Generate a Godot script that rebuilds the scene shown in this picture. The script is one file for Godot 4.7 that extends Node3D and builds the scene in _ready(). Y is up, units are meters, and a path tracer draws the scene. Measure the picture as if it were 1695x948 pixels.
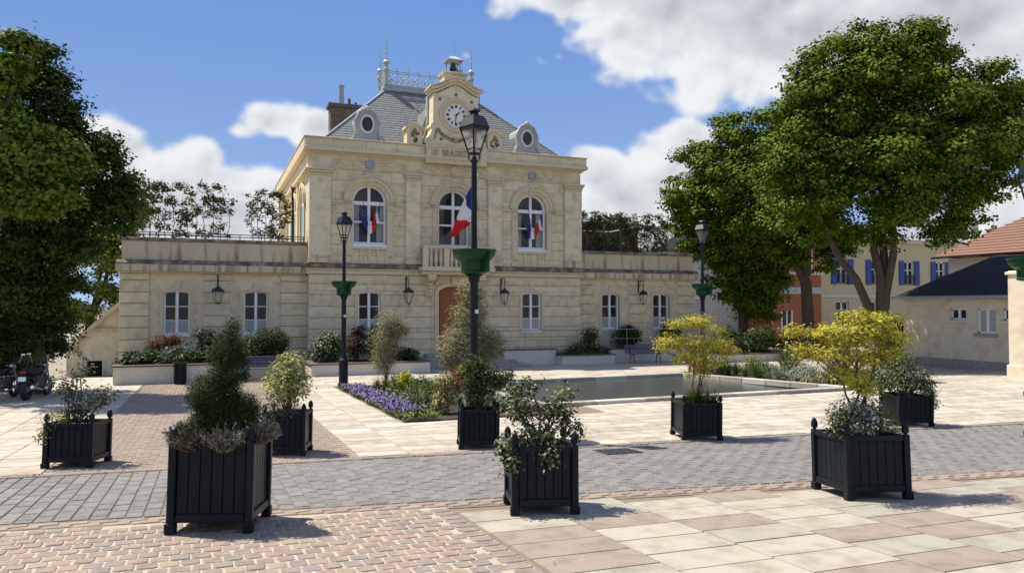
extends Node3D
# Town hall square. x runs along the town hall's front, -z towards it, y up; the eye is 1.6 m above the paving at the origin.

const FRONT := -32.0      # plane of the main front
const WING := -32.6       # plane of the wings
const GROUND_AT_HALL := -1.05

var rng := RandomNumberGenerator.new()
var M := {}
var taken := {}
var clumps := FastNoiseLite.new()

# ---------------------------------------------------------------- mesh builder
class MB:
	var v := PackedVector3Array()
	var n := PackedVector3Array()
	var c := PackedColorArray()
	var col := Color(1, 1, 1)
	var x := Transform3D.IDENTITY
	func tri(a: Vector3, b: Vector3, d: Vector3, w: Vector3) -> void:
		a = x * a; b = x * b; d = x * d; w = x.basis * w
		var g := (d - a).cross(b - a)
		if g.dot(w) < 0.0:
			var t := b; b = d; d = t
			g = -g
		g = g.normalized()
		v.append(a); v.append(b); v.append(d)
		n.append(g); n.append(g); n.append(g)
		c.append(col); c.append(col); c.append(col)
	func quad(a: Vector3, b: Vector3, d: Vector3, e: Vector3, w: Vector3) -> void:
		tri(a, b, d, w); tri(a, d, e, w)
	func smooth(a: Vector3, b: Vector3, d: Vector3, na: Vector3, nb: Vector3, nd: Vector3) -> void:
		a = x * a; b = x * b; d = x * d
		na = (x.basis * na).normalized(); nb = (x.basis * nb).normalized(); nd = (x.basis * nd).normalized()
		if (d - a).cross(b - a).dot(na + nb + nd) < 0.0:
			var t := b; b = d; d = t
			t = nb; nb = nd; nd = t
		v.append(a); v.append(b); v.append(d)
		n.append(na); n.append(nb); n.append(nd)
		c.append(col); c.append(col); c.append(col)
	func box(p: Vector3, s: Vector3, b := 0.0) -> void:
		var h := s * 0.5
		b = minf(b, minf(h.x, minf(h.y, h.z)) * 0.9)
		for ax in 3:
			var u := (ax + 1) % 3
			var w := (ax + 2) % 3
			for sg: float in [-1.0, 1.0]:
				var q: Array[Vector3] = []
				for k in 4:
					var o := Vector3.ZERO
					o[ax] = sg * h[ax]
					o[u] = (h[u] - b) * [-1.0, 1.0, 1.0, -1.0][k]
					o[w] = (h[w] - b) * [-1.0, -1.0, 1.0, 1.0][k]
					q.append(p + o)
				var nn := Vector3.ZERO
				nn[ax] = sg
				quad(q[0], q[1], q[2], q[3], nn)
		if b <= 0.0:
			return
		for ax in 3:
			var u := (ax + 1) % 3
			var w := (ax + 2) % 3
			for su: float in [-1.0, 1.0]:
				for sw: float in [-1.0, 1.0]:
					var q: Array[Vector3] = []
					for k in 4:
						var o := Vector3.ZERO
						o[ax] = (h[ax] - b) * [-1.0, 1.0, 1.0, -1.0][k]
						o[u] = su * (h[u] if k < 2 else h[u] - b)
						o[w] = sw * (h[w] - b if k < 2 else h[w])
						q.append(p + o)
					var nn := Vector3.ZERO
					nn[u] = su; nn[w] = sw
					quad(q[0], q[1], q[2], q[3], nn)
		for sx: float in [-1.0, 1.0]:
			for sy: float in [-1.0, 1.0]:
				for sz: float in [-1.0, 1.0]:
					tri(p + Vector3(sx * h.x, sy * (h.y - b), sz * (h.z - b)), p + Vector3(sx * (h.x - b), sy * h.y, sz * (h.z - b)), p + Vector3(sx * (h.x - b), sy * (h.y - b), sz * h.z), Vector3(sx, sy, sz))
	func span(x0: float, x1: float, y0: float, y1: float, z0: float, z1: float, b := 0.0) -> void:
		box(Vector3((x0 + x1) * 0.5, (y0 + y1) * 0.5, (z0 + z1) * 0.5), Vector3(absf(x1 - x0), absf(y1 - y0), absf(z1 - z0)), b)
	func tube(pts: Array, radii: Array, seg := 8, closed := true) -> void:
		var rings := []
		for i in pts.size():
			var d: Vector3 = (pts[mini(i + 1, pts.size() - 1)] - pts[maxi(i - 1, 0)])
			d = d.normalized()
			var s := d.cross(Vector3(0, 0, 1) if absf(d.z) < 0.9 else Vector3(1, 0, 0)).normalized()
			var t := s.cross(d)
			var r: float = radii[mini(i, radii.size() - 1)]
			var ring := []
			for k in seg:
				var a := TAU * k / seg
				ring.append([pts[i] + (s * cos(a) + t * sin(a)) * r, s * cos(a) + t * sin(a)])
			rings.append(ring)
		for i in rings.size() - 1:
			for k in seg:
				var a = rings[i][k]
				var b = rings[i][(k + 1) % seg]
				var e = rings[i + 1][(k + 1) % seg]
				var f = rings[i + 1][k]
				smooth(a[0], b[0], e[0], a[1], b[1], e[1])
				smooth(a[0], e[0], f[0], a[1], e[1], f[1])
		if closed:
			for i: int in [0, rings.size() - 1]:
				var w: Vector3 = (pts[0] - pts[1]) if i == 0 else (pts[-1] - pts[-2])
				for k in seg:
					tri(pts[i], rings[i][k][0], rings[i][(k + 1) % seg][0], w)
	func lathe(p: Vector3, prof: Array, seg := 16, turn := 0.0, flat := false) -> void:   # prof: Vector2(radius, height)
		for i in prof.size() - 1:
			var a: Vector2 = prof[i]
			var b: Vector2 = prof[i + 1]
			var nr := Vector2(b.y - a.y, a.x - b.x).normalized()
			if nr == Vector2.ZERO:
				continue
			for k in seg:
				var t0 := TAU * k / seg + turn
				var t1 := TAU * (k + 1) / seg + turn
				var d0 := Vector3(cos(t0), 0, sin(t0))
				var d1 := Vector3(cos(t1), 0, sin(t1))
				var q := [p + d0 * a.x + Vector3(0, a.y, 0), p + d1 * a.x + Vector3(0, a.y, 0), p + d1 * b.x + Vector3(0, b.y, 0), p + d0 * b.x + Vector3(0, b.y, 0)]
				var n0 := d0 * nr.x + Vector3(0, nr.y, 0)
				var n1 := d1 * nr.x + Vector3(0, nr.y, 0)
				if flat:
					n0 = (n0 + n1) * 0.5
					n1 = n0
				if a.x > 0.0:
					smooth(q[0], q[1], q[2], n0, n1, n1)
				if b.x > 0.0:
					smooth(q[0], q[2], q[3], n0, n1, n0)
	func prism(poly: PackedVector2Array, z0: float, z1: float) -> void:   # outline in x and y, from z0 (back) to z1 (front)
		var ids := Geometry2D.triangulate_polygon(poly)
		for i in range(0, ids.size(), 3):
			for f: float in [z0, z1]:
				tri(Vector3(poly[ids[i]].x, poly[ids[i]].y, f), Vector3(poly[ids[i + 1]].x, poly[ids[i + 1]].y, f), Vector3(poly[ids[i + 2]].x, poly[ids[i + 2]].y, f), Vector3(0, 0, signf(f - (z0 + z1) * 0.5) * signf(1.0)))
		var way := 1.0 if Geometry2D.is_polygon_clockwise(poly) else -1.0
		for i in poly.size():
			var a := poly[i]
			var b := poly[(i + 1) % poly.size()]
			var o := Vector3(-(b.y - a.y), b.x - a.x, 0) * way
			quad(Vector3(a.x, a.y, z0), Vector3(b.x, b.y, z0), Vector3(b.x, b.y, z1), Vector3(a.x, a.y, z1), o)
	func arch_fill(xc: float, hw: float, ys: float, rise: float, yt: float, zf: float, zb: float, seg := 14) -> void:   # wall between an arch and the flat line above it
		for i in seg:
			var a0 := PI * i / seg
			var a1 := PI * (i + 1) / seg
			var p0 := Vector2(xc + hw * cos(a0), ys + rise * sin(a0))
			var p1 := Vector2(xc + hw * cos(a1), ys + rise * sin(a1))
			for z: float in [zf, zb]:
				quad(Vector3(p0.x, p0.y, z), Vector3(p1.x, p1.y, z), Vector3(p1.x, yt, z), Vector3(p0.x, yt, z), Vector3(0, 0, 1 if z == zf else -1))
			quad(Vector3(p0.x, p0.y, zf), Vector3(p1.x, p1.y, zf), Vector3(p1.x, p1.y, zb), Vector3(p0.x, p0.y, zb), Vector3(xc - p0.x, ys - p0.y - 0.01, 0))
			quad(Vector3(p0.x, yt, zf), Vector3(p1.x, yt, zf), Vector3(p1.x, yt, zb), Vector3(p0.x, yt, zb), Vector3(0, 1, 0))
	func arch_ring(xc: float, ys: float, ax: float, ay: float, bx: float, by: float, z0: float, z1: float, seg := 18, from := 0.0, to := PI) -> void:   # a band between two half ellipses
		for i in seg:
			var t0 := lerpf(from, to, float(i) / seg)
			var t1 := lerpf(from, to, float(i + 1) / seg)
			var a0 := Vector2(xc + ax * cos(t0), ys + ay * sin(t0))
			var a1 := Vector2(xc + ax * cos(t1), ys + ay * sin(t1))
			var b0 := Vector2(xc + bx * cos(t0), ys + by * sin(t0))
			var b1 := Vector2(xc + bx * cos(t1), ys + by * sin(t1))
			for z: float in [z0, z1]:
				quad(Vector3(a0.x, a0.y, z), Vector3(a1.x, a1.y, z), Vector3(b1.x, b1.y, z), Vector3(b0.x, b0.y, z), Vector3(0, 0, 1 if z == z1 else -1))
			var o := Vector3(cos((t0 + t1) * 0.5), sin((t0 + t1) * 0.5), 0)
			quad(Vector3(b0.x, b0.y, z0), Vector3(b1.x, b1.y, z0), Vector3(b1.x, b1.y, z1), Vector3(b0.x, b0.y, z1), o)
			quad(Vector3(a0.x, a0.y, z0), Vector3(a1.x, a1.y, z0), Vector3(a1.x, a1.y, z1), Vector3(a0.x, a0.y, z1), -o)
	func blob(p: Vector3, r: Vector3, seg := 8) -> void:
		var rows := maxi(3, seg / 2)
		for i in rows:
			for k in seg:
				var q := []
				for o: Array in [[0, 0], [0, 1], [1, 1], [1, 0]]:
					var la: float = PI * (i + o[0]) / rows - PI / 2
					var lo: float = TAU * (k + o[1]) / seg
					q.append(Vector3(cos(la) * cos(lo), sin(la), cos(la) * sin(lo)))
				var nn := []
				for d: Vector3 in q:
					nn.append((d / r).normalized())
				if i > 0:
					smooth(p + q[0] * r, p + q[1] * r, p + q[2] * r, nn[0], nn[1], nn[2])
				if i < rows - 1 or i == 0:
					smooth(p + q[0] * r, p + q[2] * r, p + q[3] * r, nn[0], nn[2], nn[3])
	func leaf(p: Vector3, along: Vector3, side: Vector3, nn: Vector3) -> void:
		var tip := p + along
		if along.cross(side).dot(nn) < 0.0:
			side = -side
		var l := p + along * 0.45 + side
		var r := p + along * 0.45 - side
		v.append(p); v.append(l); v.append(tip)
		v.append(p); v.append(tip); v.append(r)
		for k in 6:
			n.append(nn)
			c.append(col)
	func mesh() -> ArrayMesh:
		var a := []
		a.resize(Mesh.ARRAY_MAX)
		a[Mesh.ARRAY_VERTEX] = v
		a[Mesh.ARRAY_NORMAL] = n
		a[Mesh.ARRAY_COLOR] = c
		var m := ArrayMesh.new()
		m.add_surface_from_arrays(Mesh.PRIMITIVE_TRIANGLES, a)
		return m

# ---------------------------------------------------------------- nodes
func numbered(called: String) -> String:
	var k: int = taken.get(called, 0)
	taken[called] = k + 1
	return called if k == 0 else "%s_%03d" % [called, k]

func tag(o: Node3D, label: String, category: String, group := "") -> Node3D:
	o.set_meta("label", label)
	o.set_meta("category", category)
	if group:
		o.set_meta("group", group)
	return o

func thing(called: String, label: String, category: String, at := Vector3.ZERO, turn := 0.0, group := "") -> Node3D:
	var o := Node3D.new()
	o.name = numbered(called)
	add_child(o)
	o.position = at
	o.rotation.y = turn
	return tag(o, label, category, group)

func put(called: String, mesh: Mesh, m: Material, parent: Node3D) -> MeshInstance3D:
	var o := MeshInstance3D.new()
	o.name = called
	o.mesh = mesh
	o.material_override = m
	parent.add_child(o, true)
	return o

func part(called: String, b: MB, m: Material, parent: Node3D) -> MeshInstance3D:     # built in its thing's own axes
	return put(called, b.mesh(), m, parent)

func wpart(called: String, b: MB, m: Material, parent: Node3D) -> MeshInstance3D:    # built in the world's axes
	var o := put(called, b.mesh(), m, parent)
	if parent.get_parent() == self:
		o.position = -parent.position
	return o

func structure(called: String) -> Node3D:
	var o := Node3D.new()
	o.name = numbered(called)
	add_child(o)
	o.set_meta("kind", "structure")
	return o

# ---------------------------------------------------------------- materials
func lin(r: float, g: float, b: float) -> Color:
	return Color(r, g, b).linear_to_srgb()

func noise_tex(freq: float, ramp: Array, sd := 1, octaves := 5, as_normal := false, size := 512, kind := FastNoiseLite.TYPE_SIMPLEX_SMOOTH) -> NoiseTexture2D:
	var f := FastNoiseLite.new()
	f.noise_type = kind
	f.seed = sd
	f.frequency = freq
	f.fractal_octaves = octaves
	var t := NoiseTexture2D.new()
	t.width = size
	t.height = size
	t.seamless = true
	t.noise = f
	if as_normal:
		t.as_normal_map = true
		t.bump_strength = 6.0
	else:
		var g := Gradient.new()
		g.offsets = PackedFloat32Array()
		var offs := PackedFloat32Array()
		var cols := PackedColorArray()
		for e: Array in ramp:
			offs.append(e[0])
			cols.append(Color(e[1], e[2], e[3]))
		g.offsets = offs
		g.colors = cols
		t.color_ramp = g
	return t

func mat(key: String, c: Color, rough := 0.8, tex: Texture2D = null, scale := Vector3.ONE, norm: Texture2D = null, nscale := 0.5, metal := 0.0) -> StandardMaterial3D:
	var m := StandardMaterial3D.new()
	m.resource_name = key
	m.albedo_color = c
	m.roughness = rough
	m.metallic = metal
	if tex or norm:
		m.uv1_triplanar = true
		m.uv1_world_triplanar = true
		m.uv1_scale = scale
	if tex:
		m.albedo_texture = tex
	if norm:
		m.normal_enabled = true
		m.normal_texture = norm
		m.normal_scale = nscale
	M[key] = m
	return m

func leaf_mat(key: String, rough := 0.5, through := Color(0.25, 0.32, 0.06)) -> StandardMaterial3D:
	var m := StandardMaterial3D.new()
	m.resource_name = key
	m.vertex_color_use_as_albedo = true
	m.roughness = rough
	m.metallic_specular = 0.22
	m.cull_mode = BaseMaterial3D.CULL_DISABLED
	if through.r > 0.0:
		m.backlight_enabled = true
		m.backlight = through
	M[key] = m
	return m

func materials() -> void:
	var patch := noise_tex(0.008, [[0.0, 0.87, 0.855, 0.83], [0.40, 0.955, 0.948, 0.935], [0.6, 1, 1, 1], [1.0, 0.965, 0.955, 0.935]], 3, 7)
	var grain := noise_tex(0.03, [[0.0, 0.84, 0.83, 0.81], [0.5, 0.955, 0.95, 0.945], [1.0, 1, 1, 1]], 8)
	var worn := noise_tex(0.006, [[0.0, 0.84, 0.825, 0.805], [0.35, 0.935, 0.93, 0.92], [0.55, 0.985, 0.98, 0.978], [0.75, 1, 1, 1], [1.0, 0.945, 0.94, 0.93]], 31, 8, false, 1024)
	var streak := noise_tex(0.010, [[0.0, 0.66, 0.635, 0.61], [0.25, 0.83, 0.81, 0.79], [0.40, 0.955, 0.945, 0.935], [1.0, 1, 1, 1]], 5, 4)
	var soot := noise_tex(0.012, [[0.0, 0.42, 0.40, 0.40], [0.4, 0.60, 0.575, 0.56], [0.75, 0.84, 0.82, 0.80], [1.0, 0.95, 0.94, 0.93]], 15, 4)
	var bump := noise_tex(0.05, [], 4, 5, true)
	var ripple := noise_tex(0.02, [], 6, 4, true)
	mat("stone", lin(0.68, 0.60, 0.418), 0.88, patch, Vector3(0.35, 0.35, 0.35), bump, 0.1)
	mat("stone_b", lin(0.655, 0.57, 0.392), 0.88, patch, Vector3(0.5, 0.3, 0.5), bump, 0.1)
	mat("stone_c", lin(0.705, 0.63, 0.45), 0.88, patch, Vector3(0.28, 0.45, 0.28), bump, 0.1)
	mat("trim", lin(0.68, 0.595, 0.42), 0.85, grain, Vector3(0.6, 0.6, 0.6), bump, 0.2)
	mat("carved", lin(0.40, 0.33, 0.22), 0.9, grain, Vector3(1.5, 1.5, 1.5))
	mat("stained", lin(0.62, 0.54, 0.39), 0.9, streak, Vector3(0.47, 0.07, 0.47), bump, 0.1)
	mat("sooty", lin(0.44, 0.385, 0.30), 0.92, soot, Vector3(0.28, 0.3, 0.28), bump, 0.1)
	mat("plaster_cream", lin(0.70, 0.625, 0.48), 0.9, patch, Vector3(0.25, 0.25, 0.25), bump, 0.03)
	mat("plaster_yellow", lin(0.60, 0.53, 0.34), 0.9, grain, Vector3(0.3, 0.3, 0.3))
	mat("plaster_white", lin(0.68, 0.66, 0.59), 0.9, grain, Vector3(0.7, 0.7, 0.7), bump, 0.05)
	mat("plaster_grey", lin(0.5, 0.5, 0.48), 0.9, grain, Vector3(0.3, 0.3, 0.3))
	mat("concrete", lin(0.33, 0.32, 0.29), 0.92, patch, Vector3(0.8, 0.8, 0.8), bump, 0.3)
	mat("coping", lin(0.12, 0.105, 0.09), 0.85, grain, Vector3(1.5, 1.5, 1.5), bump, 0.3)
	var slate_rows := noise_tex(0.02, [[0.0, 0.62, 0.62, 0.62], [0.5, 0.85, 0.86, 0.86], [1.0, 1, 1, 1]], 9, 4)
	mat("slate", lin(0.225, 0.235, 0.225), 0.6, slate_rows, Vector3(0.35, 3.2, 0.35), bump, 0.15)
	mat("slate_dark", lin(0.026, 0.031, 0.042), 0.65, slate_rows, Vector3(0.35, 2.2, 0.35), bump, 0.1).metallic_specular = 0.25
	mat("zinc", lin(0.36, 0.39, 0.42), 0.45, grain, Vector3(0.8, 0.8, 0.8), null, 0.0, 0.15)
	mat("zinc_pale", lin(0.42, 0.47, 0.45), 0.55, grain, Vector3(1, 1, 1))
	mat("flashing", lin(0.66, 0.66, 0.64), 0.5, grain, Vector3(1, 1, 1))
	mat("brick_wall", lin(0.35, 0.13, 0.06), 0.9, grain, Vector3(1.5, 1.5, 1.5))
	mat("brick_old", lin(0.20, 0.14, 0.10), 0.9, grain, Vector3(2, 2, 2))
	mat("tile_roof", lin(0.24, 0.13, 0.09), 0.85, grain, Vector3(1.2, 1.2, 1.2))
	mat("white_paint", lin(0.80, 0.81, 0.80), 0.4)
	mat("clock_white", lin(0.72, 0.71, 0.66), 0.5)
	mat("black_iron", lin(0.014, 0.015, 0.018), 0.42)
	mat("lamp_black", lin(0.012, 0.016, 0.019), 0.36).metallic_specular = 0.3
	mat("basin_green", lin(0.003, 0.05, 0.016), 0.34).metallic_specular = 0.35
	mat("planter_paint", lin(0.010, 0.014, 0.019), 0.36, worn, Vector3(1.4, 0.5, 1.4)).metallic_specular = 0.28
	mat("bench_blue", lin(0.055, 0.075, 0.13), 0.45)
	mat("door_wood", lin(0.30, 0.095, 0.03), 0.45, grain, Vector3(4, 0.6, 4))
	mat("dark_inside", lin(0.012, 0.012, 0.012), 0.9)
	mat("curtain", lin(0.42, 0.46, 0.45), 0.8, grain, Vector3(6, 0.4, 6))
	mat("bell_bronze", lin(0.03, 0.035, 0.03), 0.5)
	mat("soil", lin(0.045, 0.033, 0.022), 0.95, grain, Vector3(3, 3, 3), bump, 0.8)
	mat("blue_shutter", lin(0.02, 0.06, 0.26), 0.5)
	mat("red_light", lin(0.35, 0.01, 0.01), 0.25)
	mat("chrome", lin(0.6, 0.6, 0.6), 0.2, null, Vector3.ONE, null, 0.0, 1.0)
	mat("rubber", lin(0.02, 0.02, 0.02), 0.75)
	mat("moto_paint", lin(0.012, 0.012, 0.014), 0.2)
	mat("sticker", lin(0.7, 0.7, 0.7), 0.5)
	var bark := noise_tex(0.03, [[0.0, 0.45, 0.42, 0.4], [0.6, 1, 1, 1], [1.0, 1, 1, 1]], 12)
	mat("bark", lin(0.11, 0.085, 0.06), 0.95, bark, Vector3(2.2, 0.5, 2.2), bump, 1.6)
	mat("stem", lin(0.09, 0.07, 0.045), 0.9)
	# paving
	mat("slab_cream", lin(0.392, 0.358, 0.296), 0.85, worn, Vector3(0.45, 0.45, 0.45), bump, 0.08)
	mat("slab_grey", lin(0.335, 0.315, 0.26), 0.85, worn, Vector3(0.45, 0.45, 0.45), bump, 0.08)
	mat("slab_pink", lin(0.285, 0.238, 0.197), 0.85, worn, Vector3(0.45, 0.45, 0.45), bump, 0.08)
	mat("slab_white", lin(0.55, 0.53, 0.47), 0.8, grain, Vector3(1.2, 1.2, 1.2))
	mat("slab_pale", lin(0.47, 0.435, 0.362), 0.85, worn, Vector3(0.4, 0.4, 0.4), bump, 0.08)
	mat("slab_sand", lin(0.428, 0.385, 0.317), 0.85, worn, Vector3(0.4, 0.4, 0.4), bump, 0.1)
	mat("slab_rose", lin(0.385, 0.335, 0.275), 0.85, worn, Vector3(0.4, 0.4, 0.4), bump, 0.1)
	mat("sett_a", lin(0.275, 0.222, 0.185), 0.9, worn, Vector3(0.8, 0.8, 0.8), bump, 0.2)
	mat("sett_b", lin(0.245, 0.212, 0.184), 0.9, worn, Vector3(0.8, 0.8, 0.8), bump, 0.2)
	mat("sett_c", lin(0.295, 0.226, 0.185), 0.9, worn, Vector3(0.8, 0.8, 0.8), bump, 0.2)
	mat("sett_d", lin(0.31, 0.25, 0.19), 0.9, worn, Vector3(0.8, 0.8, 0.8), bump, 0.2)
	mat("road_a", lin(0.193, 0.184, 0.178), 0.8, worn, Vector3(0.8, 0.8, 0.8), bump, 0.2)
	mat("road_b", lin(0.174, 0.166, 0.162), 0.8, worn, Vector3(0.8, 0.8, 0.8), bump, 0.5)
	mat("road_c", lin(0.210, 0.200, 0.192), 0.8, worn, Vector3(0.8, 0.8, 0.8), bump, 0.5)
	mat("mortar_pale", lin(0.42, 0.365, 0.295), 0.95, patch, Vector3(1.5, 1.5, 1.5), bump, 0.6)
	mat("mortar_dark", lin(0.16, 0.14, 0.12), 0.95, patch, Vector3(1.5, 1.5, 1.5))
	mat("joint_brown", lin(0.20, 0.165, 0.125), 0.95, patch, Vector3(1, 1, 1))
	mat("earth", lin(0.28, 0.25, 0.2), 0.95, patch, Vector3(0.2, 0.2, 0.2))
	mat("iron_cover", lin(0.04, 0.04, 0.042), 0.6, grain, Vector3(4, 4, 4))
	var w := mat("water", lin(0.050, 0.058, 0.053), 0.12, null, Vector3(0.5, 0.5, 0.9), ripple, 0.3)
	w.metallic_specular = 0.42
	var g := mat("glass", lin(0.6, 0.65, 0.66), 0.04)
	g.transparency = BaseMaterial3D.TRANSPARENCY_ALPHA
	g.albedo_color.a = 0.04
	g.metallic_specular = 0.42
	var lg := mat("lamp_glass", lin(0.75, 0.75, 0.7), 0.08)
	lg.transparency = BaseMaterial3D.TRANSPARENCY_ALPHA
	lg.albedo_color.a = 0.10
	mat("glass_teal", lin(0.20, 0.36, 0.36), 0.1)
	for f: Array in [["flag", 0.8]]:
		var m := mat(f[0], Color(1, 1, 1), f[1])
		m.vertex_color_use_as_albedo = true
		m.cull_mode = BaseMaterial3D.CULL_DISABLED
		m.backlight_enabled = true
		m.backlight = Color(0.3, 0.3, 0.3)
	leaf_mat("leaf", 0.65, Color(0.19, 0.25, 0.03))
	leaf_mat("leaf_gloss", 0.5, Color(0.10, 0.12, 0.02))
	leaf_mat("leaf_gold", 0.7, Color(0.55, 0.48, 0.05))
	leaf_mat("leaf_dull", 0.75, Color(0.08, 0.09, 0.04))
	leaf_mat("petal", 0.6, Color(0.2, 0.15, 0.25))

# ---------------------------------------------------------------- ground
func height(px: float, dz: float) -> float:       # level of the paving; dz is the distance towards the hall
	if dz < 11.0:
		return -0.0513 * maxf(dz, -30.0) - 0.0218 * clampf(px, -60.0, 60.0)
	var t := clampf((dz - 11.0) / 5.0, 0.0, 1.0)
	return -0.5643 - 0.019 * (minf(dz, 60.0) - 11.0) - 0.0218 * (1.0 - t) * clampf(px, -60.0, 60.0) - 0.0872 * t

func on(px: float, dz: float, up := 0.0) -> Vector3:
	return Vector3(px, height(px, dz) + up, -dz)

func lie(px: float, dz: float, up := 0.0) -> Transform3D:   # a frame that lies on the paving
	var e := 0.05
	var ex := (on(px + e, dz) - on(px - e, dz)).normalized()
	var ez := (on(px, dz - e) - on(px, dz + e)).normalized()
	var ey := ez.cross(ex).normalized()
	return Transform3D(Basis(ex, ey, ex.cross(ey)), on(px, dz, up))

func sheet(b: MB, xs: Array, zs: Array, up: float) -> void:
	for i in xs.size() - 1:
		for k in zs.size() - 1:
			b.quad(on(xs[i], zs[k], up), on(xs[i + 1], zs[k], up), on(xs[i + 1], zs[k + 1], up), on(xs[i], zs[k + 1], up), Vector3.UP)

func around_pool(b: MB, x0: float, x1: float, up: float) -> void:
	sheet(b, [x0, 7.3], [16, 19.6, 23.3], up)
	sheet(b, [7.3, 16.9], [16, 16.2], up)
	sheet(b, [7.3, 16.0], [23.0, 23.3], up)
	b.quad(on(16.95, 16, up), on(x1, 16, up), on(x1, 23.3, up), on(16.0, 23.3, up), Vector3.UP)

func steps_of(a: float, b: float, step: float) -> Array:
	var out := []
	var n := maxi(1, int(ceil((b - a) / step)))
	for i in n + 1:
		out.append(lerpf(a, b, float(i) / n))
	return out

func road_near(px: float) -> float:
	return 7.97 - 0.113 * px

func tile(poly: PackedVector2Array, inset: float, deep: float) -> MB:     # a paving piece: flat top at 0, chamfered down to -deep
	var b := MB.new()
	var top := []
	var mid := Vector2.ZERO
	for p in poly:
		mid += p / poly.size()
	for p in poly:
		var d := p - mid
		top.append(mid + d - Vector2(signf(d.x) * minf(inset, absf(d.x)), signf(d.y) * minf(inset, absf(d.y))))
	for i in poly.size():
		var k := (i + 1) % poly.size()
		b.tri(Vector3(mid.x, 0, mid.y), Vector3(top[i].x, 0, top[i].y), Vector3(top[k].x, 0, top[k].y), Vector3.UP)
		var o := (poly[i] + poly[k]) * 0.5 - mid
		b.quad(Vector3(top[i].x, 0, top[i].y), Vector3(top[k].x, 0, top[k].y), Vector3(poly[k].x, -deep, poly[k].y), Vector3(poly[i].x, -deep, poly[i].y), Vector3(o.x, 0.3, o.y))
	return b

func rect(w: float, d: float, cut := 0.0) -> PackedVector2Array:
	var x := w * 0.5
	var y := d * 0.5
	if cut <= 0.0:
		return PackedVector2Array([Vector2(-x, -y), Vector2(x, -y), Vector2(x, y), Vector2(-x, y)])
	return PackedVector2Array([Vector2(-x + cut, -y), Vector2(x - cut, -y), Vector2(x, -y + cut), Vector2(x, y - cut), Vector2(x - cut, y), Vector2(-x + cut, y), Vector2(-x, y - cut), Vector2(-x, -y + cut)])

# pieces: [x, dz, width scale, depth scale, which material, turn]; the first 300 (nearest) become parts, the rest one mesh per material
func lay(root: Node3D, called: String, shapes: Array, mats: Array, pieces: Array, up: float) -> void:
	pieces.sort_custom(func(a, b): return a[7] < b[7])
	var rest := []
	for m in mats:
		rest.append(MB.new())
	for i in pieces.size():
		var p: Array = pieces[i]
		var t := lie(p[0], p[1], up + p[6])
		t.basis = t.basis * Basis(Vector3.UP, p[5]) * Basis.from_scale(Vector3(p[2], 1, p[3]))
		var shape: MB = shapes[i % shapes.size()]
		if i < 300:
			var o := put(called, shape_mesh(shape), M[mats[p[4]]], root)
			o.transform = t
		else:
			var b: MB = rest[p[4]]
			for k in shape.v.size():
				b.v.append(t * shape.v[k])
				b.n.append((t.basis * shape.n[k]).normalized())
				b.c.append(Color.WHITE)
	for k in mats.size():
		if rest[k].v.size():
			put("far_" + called, rest[k].mesh(), M[mats[k]], root).set_meta("kind", "stuff")

var shape_cache := {}
func shape_mesh(b: MB) -> ArrayMesh:
	if not shape_cache.has(b):
		shape_cache[b] = b.mesh()
	return shape_cache[b]

func near_eye(px: float, dz: float) -> float:
	# distance from the viewpoint; pieces outside the view come last
	var k := 0.374 * px + 0.927 * dz
	var s := 0.927 * px - 0.374 * dz
	var out := 0.0 if k > 3.8 and absf(s) < k * 0.72 + 0.3 else 1000.0
	return k + out

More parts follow.
